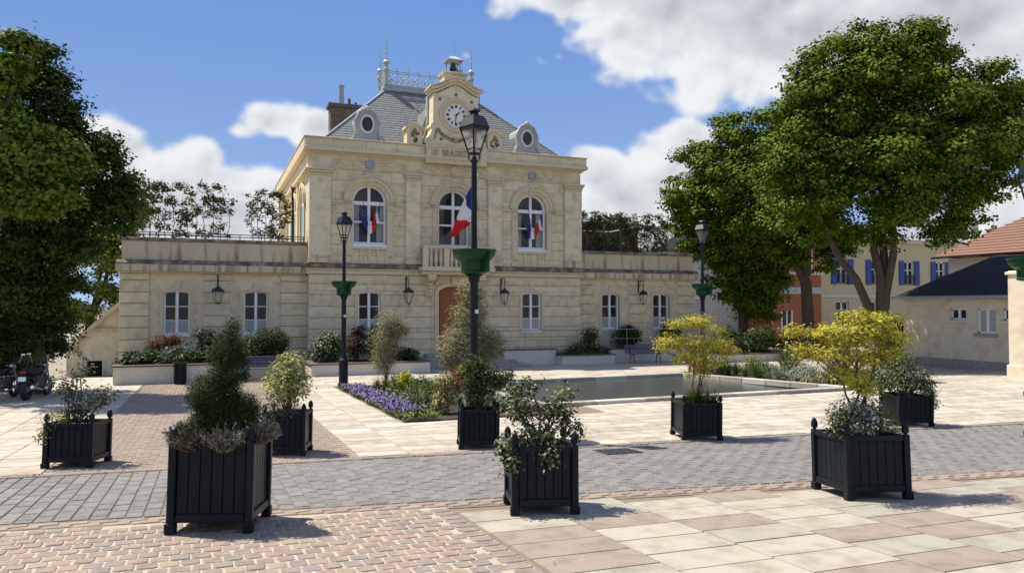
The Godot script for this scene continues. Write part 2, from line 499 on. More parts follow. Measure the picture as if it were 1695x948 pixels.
func ground() -> void:
	var g := structure("ground")
	var b := MB.new()
	var all_x := [-400, -60, -20, -8, -2, 4, 10, 16, 22, 30, 60, 400]
	sheet(b, all_x, [-200, -30, 0, 4, 8, 11, 12.2, 13.5, 14.8, 16], -0.035)
	sheet(b, all_x, [23.3, 30, 60, 400], -0.035)
	around_pool(b, -400, 400, -0.035)
	put("earth_sheet", b.mesh(), M.earth, g)
	var bands := [11.0, 12.2, 13.5, 14.8, 16.0, 20.0, 26.0, 33.0]

	# foreground: reddish setts with cut corners in pale mortar
	var s := structure("sett_paving")
	b = MB.new()
	for i in 10:
		var x0 := -7.0 + i * 0.926
		var x1 := x0 + 0.926
		for k in 6:
			b.quad(on(x0, lerpf(1.5, road_near(x0) - 0.3, k / 6.0), -0.007), on(x1, lerpf(1.5, road_near(x1) - 0.3, k / 6.0), -0.007), on(x1, lerpf(1.5, road_near(x1) - 0.3, (k + 1) / 6.0), -0.007), on(x0, lerpf(1.5, road_near(x0) - 0.3, (k + 1) / 6.0), -0.007), Vector3.UP)
	put("mortar", b.mesh(), M.mortar_pale, s)
	var shapes := []
	for i in 6:
		var q := rect(0.141 + rng.randf_range(-0.009, 0.003), 0.153, 0.012 + rng.randf() * 0.016)
		for k in q.size():
			q[k] += Vector2(rng.randf_range(-0.005, 0.005), rng.randf_range(-0.005, 0.005))
		shapes.append(tile(q, 0.006, 0.010))
	var list := []
	for row in 66:
		var dz := 1.6 + row * 0.165
		var shift := 0.0 if row % 2 == 0 else 0.075
		for col in 64:
			var px := -7.0 + col * 0.150 + shift + rng.randf_range(-0.006, 0.006)
			if dz > road_near(px) - 0.36 or px > 2.02 or dz < 2.5:
				continue
			list.append([px, dz, 1.0, 1.0, [0, 0, 1, 1, 2, 3, 1][rng.randi() % 7], rng.randf_range(-0.05, 0.05), rng.randf_range(-0.004, 0.003), near_eye(px, dz)])
	# border of larger setts beside the slabs
	for row in 36:
		var dz := 1.6 + row * 0.172
		if dz < road_near(2.2) - 0.36 and dz > 2.5:
			list.append([2.165, dz, 1.45, 1.0, [0, 1][rng.randi() % 2], 0.0, 0.0, near_eye(2.2, dz)])
	lay(s, "sett", shapes, ["sett_a", "sett_b", "sett_c", "sett_d"], list, 0.0)

	# band of long bricks along the near edge of the road
	var band := structure("brick_band")
	shapes = [tile(rect(0.235, 0.115), 0.008, 0.014), tile(rect(0.225, 0.118), 0.01, 0.014)]
	list = []
	for col in 110:
		var px := -7.0 + col * 0.245
		for r in 2:
			list.append([px + 0.12 * r, road_near(px) - 0.12 - r * 0.125, 1.0, 1.0, [0, 1, 2][rng.randi() % 3], 0.112, rng.randf_range(-0.002, 0.002), near_eye(px, 7.5)])
	lay(band, "brick", shapes, ["sett_c", "sett_a", "sett_d"], list, 0.002)
	b = MB.new()
	for i in 54:
		var x0 := -7.0 + i * 0.5
		b.quad(on(x0, road_near(x0) - 0.36, -0.008), on(x0 + 0.5, road_near(x0 + 0.5) - 0.36, -0.008), on(x0 + 0.5, road_near(x0 + 0.5) + 0.02, -0.008), on(x0, road_near(x0) + 0.02, -0.008), Vector3.UP)
	put("mortar", b.mesh(), M.joint_brown, band)

	# foreground slabs, on the right
	var f := structure("slab_paving")
	b = MB.new()
	for i in 36:
		var x0 := 2.26 + i * 0.5
		for k in 8:
			var z0 := lerpf(1.5, road_near(x0) - 0.3, k / 8.0)
			var z1 := lerpf(1.5, road_near(x0) - 0.3, (k + 1) / 8.0)
			var y0 := lerpf(1.5, road_near(x0 + 0.5) - 0.3, k / 8.0)
			var y1 := lerpf(1.5, road_near(x0 + 0.5) - 0.3, (k + 1) / 8.0)
			b.quad(on(x0, z0, -0.014), on(x0 + 0.5, y0, -0.014), on(x0 + 0.5, y1, -0.014), on(x0, z1, -0.014), Vector3.UP)
	put("joint_bed", b.mesh(), M.joint_brown, f)
	var long := tile(rect(0.872, 0.432), 0.004, 0.016)
	var thin := tile(rect(0.872, 0.085), 0.004, 0.016)
	list = []
	var slims := []
	for col in 18:
		var px := 2.30 + 0.44 + col * 0.88
		var dz := 1.9 + rng.randf() * 0.4
		while dz < road_near(px) - 0.36:
			if rng.randf() < 0.03:
				slims.append([px, dz - 0.13, 1.0, 1.0, 3, 0.0, 0.0, near_eye(px, dz)])
				dz += 0.09
				continue
			var d := minf(0.44, road_near(px) - 0.36 - (dz - 0.22))
			if d > 0.08:
				list.append([px, dz - 0.22 + d * 0.5, 1.0, d / 0.44, [0, 0, 0, 1, 1, 2, 2, 2][rng.randi() % 8], 0.0, rng.randf_range(-0.0015, 0.0015), near_eye(px, dz)])
			dz += 0.44
	lay(f, "slab", [long], ["slab_cream", "slab_grey", "slab_pink", "slab_white"], list, 0.0)
	lay(f, "slab_strip", [thin], ["slab_cream", "slab_grey", "slab_pink", "slab_white"], slims, 0.001)

	# the road
	var r := structure("road")
	b = MB.new()
	for i in 64:
		var x0 := -9.0 + i * 0.6
		b.quad(on(x0, road_near(x0) - 0.02, -0.012), on(x0 + 0.6, road_near(x0 + 0.6) - 0.02, -0.012), on(x0 + 0.6, 11.0, -0.012), on(x0, 11.0, -0.012), Vector3.UP)
	put("joint_bed", b.mesh(), M.mortar_dark, r)
	shapes = []
	for i in 6:
		var q := rect(0.148, 0.292)
		for k in q.size():
			q[k] += Vector2(rng.randf_range(-0.004, 0.004), rng.randf_range(-0.008, 0.008))
		shapes.append(tile(q, 0.009, 0.013))
	list = []
	for col in 230:
		var px := -9.0 + col * 0.155
		var dz := 10.97 - (0.15 if col % 2 else 0.0) - rng.randf() * 0.05
		if col % 2:
			list.append([px, 10.895, 1.0, 0.5, rng.randi() % 3, 0.0, 0.0, near_eye(px, 10.9)])
		while dz > road_near(px) + 0.03:
			var d := minf(0.30, dz - road_near(px))
			list.append([px, dz - d * 0.5, 1.0, d / 0.3, [0, 0, 1, 1, 2][rng.randi() % 5], rng.randf_range(-0.012, 0.012), rng.randf_range(-0.003, 0.003), near_eye(px, dz)])
			dz -= 0.30
	lay(r, "paver", shapes, ["road_a", "road_b", "road_c"], list, 0.0)

	# low kerb on the far side of the road
	var kerb := structure("kerb")
	for i in 34:
		var x0 := -9.0 + i * 1.0
		var k := MB.new()
		k.box(Vector3(0, -0.062, 0), Vector3(0.988, 0.14, 0.14), 0.01)
		var o := put("kerbstone", k.mesh(), M[["sett_a", "sett_b", "sett_a"][rng.randi() % 3]], kerb)
		o.transform = lie(x0 + 0.5, 11.08, 0.0)

	# plaza: slabs in two fields with the brick walk between them
	var p := structure("plaza_paving")
	b = MB.new()
	sheet(b, steps_of(-9, -1.95, 1.8) , bands, -0.014)
	sheet(b, steps_of(2.1, 40, 3.8), [11.0, 12.2, 13.5, 14.8, 16.0], -0.014)
	sheet(b, steps_of(2.1, 40, 3.8), [23.3, 26.0, 33.0], -0.014)
	around_pool(b, 2.1, 40, -0.014)
	put("joint_bed", b.mesh(), M.joint_brown, p)
	long = tile(rect(0.762, 0.392), 0.005, 0.016)
	list = []
	for col in 62:
		var px := 2.1 + 0.385 + (col - 15) * 0.77
		if col < 15:
			px = -1.95 - 0.385 - col * 0.77
			if px < -9.0:
				continue
		var dz := 11.38 + rng.randf() * 0.1
		while dz < 32.0:
			var inside := (px > 3.65 and px < 7.9 and dz > 14.95 and dz < 24.0) or (px > 7.6 and px < 16.6 and dz > 16.1 and dz < 23.1) or (px > 16.4 and px < 21.5 and dz > 16.8 and dz < 24.6)
			if not inside:
				list.append([px, dz, 1.0, 1.0, [0, 0, 0, 0, 4, 4, 1, 5][rng.randi() % 8] if rng.randf() > 0.02 else 3, 0.0, rng.randf_range(-0.002, 0.002), near_eye(px, dz)])
			dz += 0.40
	lay(p, "slab", [long], ["slab_pale", "slab_cream", "slab_pink", "slab_white", "slab_sand", "slab_rose"], list, 0.0)

	var w := structure("brick_walk")
	b = MB.new()
	sheet(b, steps_of(-1.95, 2.1, 1.35), bands, -0.010)
	put("mortar", b.mesh(), M.mortar_pale, w)
	shapes = [tile(rect(0.205, 0.098), 0.007, 0.012), tile(rect(0.200, 0.10), 0.009, 0.012)]
	list = []
	for row in 192:
		var dz := 11.21 + row * 0.108
		for col in 19:
			var px := -1.84 + col * 0.215 + (0.107 if row % 2 else 0.0)
			if px > 2.05:
				continue
			list.append([px, dz, 1.0, 1.0, [0, 0, 1, 2, 3][rng.randi() % 5], rng.randf_range(-0.02, 0.02), rng.randf_range(-0.002, 0.002), near_eye(px, dz)])
	lay(w, "brick", shapes, ["sett_a", "sett_b", "sett_c", "sett_d"], list, 0.0)

	# inspection cover in the road
	var cover := thing("inspection_cover", "dark square iron inspection cover in the grey road", "manhole cover", on(5.95, 10.35))
	cover.transform = lie(5.95, 10.35, 0.004)
	b = MB.new()
	b.box(Vector3.ZERO, Vector3(0.62, 0.02, 0.5), 0.004)
	part("plate", b, M.iron_cover, cover)
	for i in 5:
		b = MB.new()
		b.box(Vector3(-0.24 + i * 0.12, 0.013, 0), Vector3(0.04, 0.008, 0.42))
		part("rib", b, M.black_iron, cover)

func pool() -> void:
	# rim follows the paving, the water is level
	var c := [Vector2(7.3, 16.15), Vector2(16.9, 16.30), Vector2(16.0, 23.1), Vector2(7.3, 22.75)]
	var t := thing("pool_rim", "pale stone rim around the shallow square pool", "pool rim", on(12, 19))
	for i in 4:
		var a: Vector2 = c[i]
		var b2: Vector2 = c[(i + 1) % 4]
		var nseg := 7
		for k in nseg:
			var p := a.lerp(b2, (k + 0.004) / nseg)
			var q := a.lerp(b2, (k + 0.996) / nseg)
			var d := (q - p).normalized()
			var o := Vector2(-d.y, d.x) * 0.17     # inwards is left of the direction
			var b := MB.new()
			var m := (p + q) * 0.5
			var base := lie(m.x, m.y, 0.0)
			b.box(Vector3.ZERO, Vector3(p.distance_to(q) + (0.0 if i % 2 else 0.0), 0.17, 0.29), 0.012)
			var piece := put("rim_stone", b.mesh(), M[["slab_cream", "slab_white", "slab_grey"][(k + i) % 3]], t)
			base.basis = base.basis * Basis(Vector3.UP, atan2(d.y, d.x))
			base.origin += Vector3(o.x, 0, -o.y) * 0.0
			piece.transform = base
			piece.position -= t.position
	var ledge := MB.new()
	for i in 4:
		var a: Vector2 = c[i]
		var b3: Vector2 = c[(i + 1) % 4]
		ledge.quad(on(a.x, a.y, -0.03), on(b3.x, b3.y, -0.03), Vector3(b3.x, -1.5, -b3.y), Vector3(a.x, -1.5, -a.y), Vector3(12 - a.x, 0, -19.5 + a.y))
	var liner := structure("pool_basin")
	put("basin_wall", ledge.mesh(), M.coping, liner)
	var wb := MB.new()
	wb.quad(Vector3(c[0].x, -0.90, -c[0].y), Vector3(c[1].x, -0.90, -c[1].y), Vector3(c[2].x, -0.90, -c[2].y), Vector3(c[3].x, -0.90, -c[3].y), Vector3.UP)
	var water := put("water", wb.mesh(), M.water, self)
	water.set_meta("kind", "structure")

# ---------------------------------------------------------------- town hall
func rects_without(x0: float, x1: float, y0: float, y1: float, holes: Array) -> Array:   # spans of one course left by the openings
	var cuts := []
	for h: Array in holes:
		if h[2] < y1 - 0.01 and h[3] > y0 + 0.01:
			cuts.append([h[0], h[1]])
	cuts.sort_custom(func(a, b): return a[0] < b[0])
	var out := []
	var at := x0
	for c: Array in cuts:
		if c[0] > at + 0.02:
			out.append([at, minf(c[0], x1)])
		at = maxf(at, c[1])
	if at < x1 - 0.02:
		out.append([at, x1])
	return out

func courses(root: Node3D, x0: float, x1: float, ys: Array, holes: Array, zf: float, deep: float, groove: float, block: float) -> void:
	# stone courses with recessed joints, over a plain core behind them
	var core := MB.new()
	for i in ys.size() - 1:
		var y0: float = ys[i]
		var y1: float = ys[i + 1]
		# a course that holds the top or the sill of an opening is split there
		var cuts := [y0, y1]
		for h: Array in holes:
			for e: float in [h[2], h[3]]:
				if e > y0 + 0.02 and e < y1 - 0.02 and h[0] < x1 and h[1] > x0:
					cuts.append(e)
		cuts.sort()
		for k in cuts.size() - 1:
			for r: Array in rects_without(x0, x1, cuts[k], cuts[k + 1], holes):
				core.span(r[0], r[1], cuts[k], cuts[k + 1], zf - (0.045 if groove > 0.02 else 0.028 if groove > 0.005 else 0.010), zf - deep)
				var n := 1
				if block > 0.0:
					n = maxi(1, int(round((r[1] - r[0]) / block)))
				for q in n:
					var b := MB.new()
					var g0 := groove if cuts[k] == y0 else 0.0
					var g1 := groove if cuts[k + 1] == y1 else 0.0
					b.span(lerpf(r[0], r[1], float(q) / n) + (groove * 0.35 if q > 0 else 0.0), lerpf(r[0], r[1], float(q + 1) / n) - (groove * 0.35 if q < n - 1 else 0.0), cuts[k] + g0, cuts[k + 1] - g1, zf - 0.05, zf, minf(0.012, groove))
					wpart("stone", b, M[["stone", "stone", "stone_b", "stone_c"][rng.randi() % 4]], root)
	wpart("wall_core", core, M.stone_b, root)

func window_low(root: Node3D, xc: float, zf: float) -> void:      # ground floor window with a flat arch
	var hw := 0.48
	var y0 := 0.47
	var ys := 2.10
	var rise := 0.14
	var z := zf - 0.16
	var b := MB.new()
	b.arch_fill(xc, hw, ys, rise, 2.26, zf - 0.004, zf - 0.3)
	wpart("lintel", b, M.stone, root)
	b = MB.new()                                                # moulded surround
	b.span(xc - hw - 0.14, xc - hw, y0 - 0.02, ys, zf - 0.05, zf + 0.025, 0.008)
	b.span(xc + hw, xc + hw + 0.14, y0 - 0.02, ys, zf - 0.05, zf + 0.025, 0.008)
	b.arch_ring(xc, ys, hw, rise, hw + 0.14, rise + 0.14, zf - 0.02, zf + 0.025)
	b.span(xc - 0.11, xc + 0.11, ys + rise, ys + rise + 0.36, zf - 0.02, zf + 0.05, 0.01)
	wpart("surround", b, M.trim, root)
	b = MB.new()                                                # white frame
	b.span(xc - hw, xc - hw + 0.07, y0, ys, z - 0.04, z + 0.04, 0.006)
	b.span(xc + hw - 0.07, xc + hw, y0, ys, z - 0.04, z + 0.04, 0.006)
	b.span(xc - hw, xc + hw, y0, y0 + 0.09, z - 0.04, z + 0.05, 0.006)
	b.span(xc - 0.055, xc + 0.055, y0 + 0.09, ys + rise - 0.03, z - 0.04, z + 0.05, 0.006)
	b.arch_ring(xc, ys, hw - 0.07, rise - 0.07, hw, rise, z - 0.04, z + 0.04)
	for y: float in [1.03, 1.58]:
		b.span(xc - hw + 0.07, xc + hw - 0.07, y, y + 0.035, z - 0.03, z + 0.03)
	b.span(xc - hw - 0.02, xc + hw + 0.02, y0 - 0.07, y0, zf - 0.2, zf + 0.04, 0.008)
	var w := wpart("window", b, M.white_paint, root)
	for s: float in [-1.0, 1.0]:
		var x0 := xc + s * 0.055
		var x1 := xc + s * (hw - 0.07)
		var q := MB.new()
		q.span(x0, x1, y0 + 0.09, 1.03, z - 0.012, z - 0.004)
		wpart("frosted_pane", q, M.curtain, w)
		for r: Array in [[1.065, 1.58], [1.615, ys + 0.06]]:
			q = MB.new()
			q.quad(Vector3(x0, r[0], z), Vector3(x1, r[0], z), Vector3(x1, r[1], z), Vector3(x0, r[1], z), Vector3(0, 0, 1))
			wpart("pane", q, M.glass, w)

func window_high(root: Node3D, xc: float) -> void:               # first floor window with a round arch
	var hw := 0.73
	var y0 := 4.22
	var ys := 6.05
	var zf := FRONT
	var z := zf - 0.22
	var b := MB.new()
	b.arch_fill(xc, hw, ys, hw, ys + hw + 0.12, zf - 0.004, zf - 0.35, 24)
	wpart("spandrel", b, M.stone_c, root)
	b = MB.new()
	b.arch_ring(xc, ys, hw, hw, hw + 0.16, hw + 0.16, zf - 0.03, zf + 0.045, 26)
	b.arch_ring(xc, ys, hw + 0.16, hw + 0.16, hw + 0.33, hw + 0.33, zf - 0.03, zf + 0.105, 26)
	b.arch_ring(xc, ys, hw + 0.33, hw + 0.33, hw + 0.39, hw + 0.39, zf - 0.03, zf + 0.16, 26)
	wpart("archivolt", b, M.trim, root)
	b = MB.new()                                                # jambs below the arch
	for s: float in [-1.0, 1.0]:
		b.span(xc + s * hw, xc + s * (hw + 0.28), 3.75, ys - 0.14, zf - 0.03, zf + 0.075, 0.01)
		b.span(xc + s * (hw + 0.02), xc + s * (hw + 0.30), 3.42, 3.62, zf - 0.03, zf + 0.08, 0.01)
		b.lathe(Vector3(xc + s * (hw + 0.14), ys - 0.32, zf + 0.05), [Vector2(0, -0.09), Vector2(0.07, -0.07), Vector2(0.09, 0), Vector2(0.07, 0.07), Vector2(0, 0.09)], 10)
	wpart("jamb", b, M.trim, root)
	b = MB.new()                                                # keystone with a carved mask
	b.prism(PackedVector2Array([Vector2(xc - 0.13, ys + hw - 0.05), Vector2(xc + 0.13, ys + hw - 0.05), Vector2(xc + 0.2, ys + hw + 0.46), Vector2(xc - 0.2, ys + hw + 0.46)]), zf - 0.02, zf + 0.13)
	b.blob(Vector3(xc, ys + hw + 0.18, zf + 0.14), Vector3(0.10, 0.15, 0.08), 10)
	b.blob(Vector3(xc, ys + hw + 0.15, zf + 0.21), Vector3(0.025, 0.05, 0.03), 6)
	b.blob(Vector3(xc, ys + hw + 0.06, zf + 0.15), Vector3(0.05, 0.05, 0.06), 6)
	b.blob(Vector3(xc - 0.08, ys + hw + 0.29, zf + 0.13), Vector3(0.06, 0.05, 0.06), 6)
	b.blob(Vector3(xc + 0.08, ys + hw + 0.29, zf + 0.13), Vector3(0.06, 0.05, 0.06), 6)
	wpart("keystone", b, M.trim, root)
	b = MB.new()
	b.span(xc - hw, xc - hw + 0.09, y0, ys, z - 0.05, z + 0.05, 0.008)
	b.span(xc + hw - 0.09, xc + hw, y0, ys, z - 0.05, z + 0.05, 0.008)
	b.span(xc - hw, xc + hw, y0, y0 + 0.12, z - 0.05, z + 0.06, 0.008)
	b.arch_ring(xc, ys, hw - 0.09, hw - 0.09, hw, hw, z - 0.05, z + 0.05, 24)
	b.span(xc - 0.06, xc + 0.06, y0 + 0.12, ys + hw - 0.05, z - 0.05, z + 0.055, 0.008)
	b.span(xc - hw + 0.09, xc + hw - 0.09, ys - 0.13, ys + 0.03, z - 0.05, z + 0.065, 0.008)
	b.span(xc - hw + 0.09, xc + hw - 0.09, 5.16, 5.24, z - 0.04, z + 0.04)
	b.span(xc - hw - 0.03, xc + hw + 0.03, y0 - 0.10, y0, zf - 0.3, zf + 0.05, 0.01)
	var w := wpart("window", b, M.white_paint, root)
	for s: float in [-1.0, 1.0]:
		var x0 := xc + s * 0.07
		var x1 := xc + s * (hw - 0.09)
		for r: Array in [[y0 + 0.12, 5.16], [5.24, ys - 0.13]]:
			var q := MB.new()
			q.quad(Vector3(x0, r[0], z), Vector3(x1, r[0], z), Vector3(x1, r[1], z), Vector3(x0, r[1], z), Vector3(0, 0, 1))
			wpart("pane", q, M.glass, w)
		var q := MB.new()
		for i in 10:
			var a0 := PI / 2 * i / 10.0
			var a1 := PI / 2 * (i + 1) / 10.0
			var rr := hw - 0.08
			q.quad(Vector3(xc + s * rr * cos(a0), ys + 0.03, z), Vector3(xc + s * maxf(0.07, rr * cos(a1)), ys + 0.03, z), Vector3(xc + s * maxf(0.07, rr * cos(a1)), ys + rr * sin(a1), z), Vector3(xc + s * rr * cos(a0), ys + rr * sin(a0), z), Vector3(0, 0, 1))
		wpart("pane", q, M.glass, w)
		q = MB.new()                                            # curtain drawn to the side
		var folds := 9
		for i in folds:
			var u0 := xc + s * (hw - 0.06 - 0.30 * i / folds)
			var u1 := xc + s * (hw - 0.06 - 0.30 * (i + 1) / folds)
			var d0 := 0.03 * (i % 2)
			var d1 := 0.03 * ((i + 1) % 2)
			q.quad(Vector3(u0, y0, z - 0.16 - d0), Vector3(u1, y0, z - 0.16 - d1), Vector3(u1, ys, z - 0.16 - d1), Vector3(u0, ys, z - 0.16 - d0), Vector3(0, 0, 1))
		wpart("curtain", q, M.coping if absf(xc - 10.13) < 1.0 and s < 0.0 else M.curtain, w)

func baluster_panel(root: Node3D, xc: float) -> void:            # blind balustrade under a window
	var b := MB.new()
	b.span(xc - 0.80, xc + 0.80, 4.02, 4.13, FRONT - 0.05, FRONT + 0.09, 0.01)
	b.span(xc - 0.80, xc + 0.80, 3.41, 3.50, FRONT - 0.05, FRONT + 0.09, 0.01)
	wpart("panel_rail", b, M.trim, root)
	for i in 5:
		b = MB.new()
		var x := xc - 0.72 + i * 0.36
		b.span(x - 0.06, x + 0.06, 3.50, 4.02, FRONT - 0.02, FRONT + 0.06, 0.012)
		if i < 4:
			b.arch_ring(x + 0.18, 3.86, 0.09, 0.10, 0.125, 0.15, FRONT - 0.02, FRONT + 0.05, 8)
		wpart("baluster", b, M.trim, root)

func town_hall() -> Node3D:
	var t := thing("town_hall", "pale stone town hall with clock gable, slate roof and low side wings", "town hall", Vector3(10.13, GROUND_AT_HALL, FRONT))
	var X0 := 3.86
	var X1 := 16.40
	var XC := 10.13
	var b: MB
	# --- main block, ground floor
	var low := [[5.89, 6.85, 0.47, 2.26], [13.41, 14.37, 0.47, 2.26], [9.42, 10.84, -0.5, 2.52]]
	courses(t, X0, X1, [-1.2, -0.76, -0.30, 0.17, 0.65, 1.12, 1.60, 2.08, 2.55, 2.95], low, FRONT, 0.4, 0.024, 0.0)
	window_low(t, 6.37, FRONT)
	window_low(t, 13.89, FRONT)
	# door
	b = MB.new()
	b.arch_fill(XC, 0.71, 2.20, 0.28, 2.53, FRONT - 0.004, FRONT - 0.4)
	wpart("lintel", b, M.stone, t)
	b = MB.new()
	b.span(9.44, 10.82, -0.45, 2.2, FRONT - 0.32, FRONT - 0.26)
	b.arch_ring(XC, 2.2, 0.0, 0.0, 0.70, 0.27, FRONT - 0.32, FRONT - 0.26)
	var door := wpart("door", b, M.door_wood, t)
	for s: float in [-1.0, 1.0]:
		for r: Array in [[-0.3, 0.35], [0.5, 1.25], [1.4, 2.1]]:
			b = MB.new()
			b.span(XC + s * 0.08, XC + s * 0.60, r[0], r[1], FRONT - 0.27, FRONT - 0.235, 0.02)
			wpart("panel", b, M.door_wood, door)
	b = MB.new()
	b.arch_ring(XC, 2.2, 0.35, 0.12, 0.6, 0.22, FRONT - 0.27, FRONT - 0.235)
	wpart("panel", b, M.door_wood, door)
	b = MB.new()
	b.span(XC + 0.03, XC + 0.06, 0.5, 0.75, FRONT - 0.24, FRONT - 0.19, 0.01)
	wpart("handle", b, M.bell_bronze, door)
	b = MB.new()
	for s: float in [-1.0, 1.0]:
		b.span(XC + s * 0.71, XC + s * 0.90, -0.5, 2.2, FRONT - 0.05, FRONT + 0.06, 0.01)
		b.span(XC + s * 1.0, XC + s * 1.06, -0.5, 2.9, FRONT - 0.05, FRONT + 0.05, 0.01)
		b.lathe(Vector3(XC + s * 0.79, 2.62, FRONT + 0.02), [Vector2(0, -0.12), Vector2(0.1, -0.08), Vector2(0.13, 0), Vector2(0.1, 0.08), Vector2(0, 0.12)], 10)
	b.arch_ring(XC, 2.2, 0.71, 0.28, 0.90, 0.46, FRONT - 0.05, FRONT + 0.06)
	b.span(XC - 0.14, XC + 0.14, 2.5, 2.92, FRONT - 0.02, FRONT + 0.14, 0.02)
	wpart("door_surround", b, M.trim, t)
	# string course
	b = MB.new()
	b.span(X0 - 0.10, X1 + 0.10, 2.95, 3.12, FRONT - 0.4, FRONT + 0.07, 0.015)
	b.span(X0 - 0.16, X1 + 0.16, 3.12, 3.20, FRONT - 0.4, FRONT + 0.13, 0.02)
	wpart("string_course", b, M.trim, t)
	b = MB.new()
	b.span(X0 - 0.22, X1 + 0.22, 3.20, 3.40, FRONT - 0.4, FRONT + 0.20, 0.03)
	wpart("string_ledge", b, M.sooty, t)
	# --- first floor
	var high := []
	for k in 3:
		high.append([XC + (k - 1) * 3.77 - 0.73, XC + (k - 1) * 3.77 + 0.73, 4.22, 6.90])
	courses(t, X0, X1, [3.40, 3.74, 4.18, 4.62, 5.06, 5.50, 5.94, 6.38, 6.90, 7.36], high, FRONT, 0.4, 0.008, 1.1)
	for k in 3:
		window_high(t, XC + (k - 1) * 3.77)
		if k != 1:
			baluster_panel(t, XC + (k - 1) * 3.77)
	# impost bands between the windows and the pilasters
	for r: Array in [[4.72, 5.24], [7.48, 7.91], [8.56, 9.00], [11.26, 11.70], [12.35, 12.78], [15.02, 15.54]]:
		b = MB.new()
		b.span(r[0], r[1], 5.86, 5.94, FRONT - 0.02, FRONT + 0.06, 0.01)
		b.span(r[0], r[1], 5.94, 6.04, FRONT - 0.02, FRONT + 0.125, 0.015)
		wpart("impost_band", b, M.trim, t)
	for r: Array in [[X0 - 0.02, 4.72], [7.91, 8.56], [11.70, 12.35], [15.54, X1 + 0.02]]:
		b = MB.new()
		b.span(r[0], r[1], 3.74, 7.02, FRONT - 0.03, FRONT + 0.15, 0.012)
		var pil := wpart("pilaster", b, M.stone_c, t)
		b = MB.new()
		b.span(r[0] - 0.03, r[1] + 0.03, 3.41, 3.64, FRONT - 0.03, FRONT + 0.22, 0.015)
		b.span(r[0] - 0.015, r[1] + 0.015, 3.64, 3.74, FRONT - 0.03, FRONT + 0.185, 0.02)
		wpart("pilaster_base", b, M.stained, pil)
		b = MB.new()
		b.span(r[0] - 0.02, r[1] + 0.02, 7.06, 7.12, FRONT - 0.03, FRONT + 0.19, 0.012)
		b.span(r[0] - 0.06, r[1] + 0.06, 7.16, 7.26, FRONT - 0.03, FRONT + 0.23, 0.02)
		b.span(r[0] - 0.10, r[1] + 0.10, 7.26, 7.35, FRONT - 0.03, FRONT + 0.29, 0.02)
		b.span(r[0], r[1], 7.02, 7.16, FRONT - 0.03, FRONT + 0.15)
		b.lathe(Vector3((r[0] + r[1]) * 0.5, 6.86, FRONT + 0.15), [Vector2(0, -0.1), Vector2(0.08, -0.07), Vector2(0.1, 0), Vector2(0.07, 0.08), Vector2(0, 0.1)], 10)
		wpart("capital", b, M.trim, pil)
	# frieze with sunk panels and round medallions
	b = MB.new()
	b.span(X0, X1, 7.36, 7.95, FRONT - 0.4, FRONT + 0.03)
	wpart("frieze", b, M.stone, t)
	for k in 3:
		var xc := XC + (k - 1) * 3.77
		b = MB.new()
		for e: Array in [[xc - 1.55, xc + 1.55, 7.74, 7.79], [xc - 1.55, xc + 1.55, 7.42, 7.46], [xc - 1.55, xc - 1.50, 7.46, 7.74], [xc + 1.50, xc + 1.55, 7.46, 7.74]]:
			b.span(e[0], e[1], e[2], e[3], FRONT + 0.02, FRONT + 0.09, 0.008)
		for i in 22:
			var gx := xc - 1.36 + i * 0.13
			if absf(gx - xc) > 0.3:
				b.blob(Vector3(gx, 7.60 + 0.045 * sin(i * 1.7), FRONT + 0.045), Vector3(0.06, 0.055, 0.045), 6)
		wpart("frieze_panel", b, M.stone_b, t)
		b = MB.new()
		b.x = Transform3D(Basis(Vector3.RIGHT, PI / 2), Vector3(xc, 7.63, FRONT + 0.03))
		b.lathe(Vector3.ZERO, [Vector2(0, 0.05), Vector2(0.14, 0.06), Vector2(0.155, 0.11), Vector2(0.20, 0.11), Vector2(0.22, 0.0)], 20)
		wpart("medallion", b, M.zinc if k != 1 else M.trim, t)
	# cornice
	b = MB.new()
	b.span(X0 - 0.08, X1 + 0.08, 7.95, 8.00, FRONT - 0.4, FRONT + 0.12, 0.01)
	b.span(X0 - 0.15, X1 + 0.15, 8.00, 8.06, FRONT - 0.4, FRONT + 0.19, 0.015)
	wpart("bed_moulding", b, M.trim, t)
	b = MB.new()
	b.span(X0 - 0.27, X1 + 0.27, 8.06, 8.22, -46.3, FRONT + 0.31, 0.015)
	wpart("cornice", b, M.trim, t)
	for r: Array in [[X0 - 0.24, 8.73], [11.57, X1 + 0.24]]:
		for k in 4:
			b = MB.new()
			b.span(lerpf(r[0], r[1], k / 4.0) + 0.003, lerpf(r[0], r[1], (k + 1) / 4.0) - 0.003, 8.225, 8.58, FRONT - 0.35, FRONT + 0.22, 0.01)
			wpart("blocking_stone", b, M[["trim", "stone", "stone_c"][rng.randi() % 3]], t)
		b = MB.new()
		b.span(r[0] - 0.03, r[1] + 0.03, 8.582, 8.64, FRONT - 0.38, FRONT + 0.28, 0.012)
		wpart("blocking_cap", b, M.stained, t)
	for e: Array in [[X0 - 0.24, X0 + 0.1, 0.03, 0.0], [X1 - 0.1, X1 + 0.24, 0.0, 0.03]]:
		b = MB.new()
		b.span(e[0], e[1], 8.225, 8.58, FRONT - 0.36, -46.2, 0.012)
		wpart("blocking_stone", b, M.trim, t)
		b = MB.new()
		b.span(e[0] - e[2], e[1] + e[3], 8.582, 8.64, FRONT - 0.39, -46.25, 0.012)
		wpart("blocking_cap", b, M.stained, t)
	# side walls of the main block and the back
	b = MB.new()
	b.span(X0, X0 + 0.4, -1.2, 8.06, FRONT - 0.41, -46.0)
	b.span(X1 - 0.4, X1, -1.2, 8.06, FRONT - 0.41, -46.0)
	b.span(X0, X1, -1.2, 8.06, -46.01, -46.3)
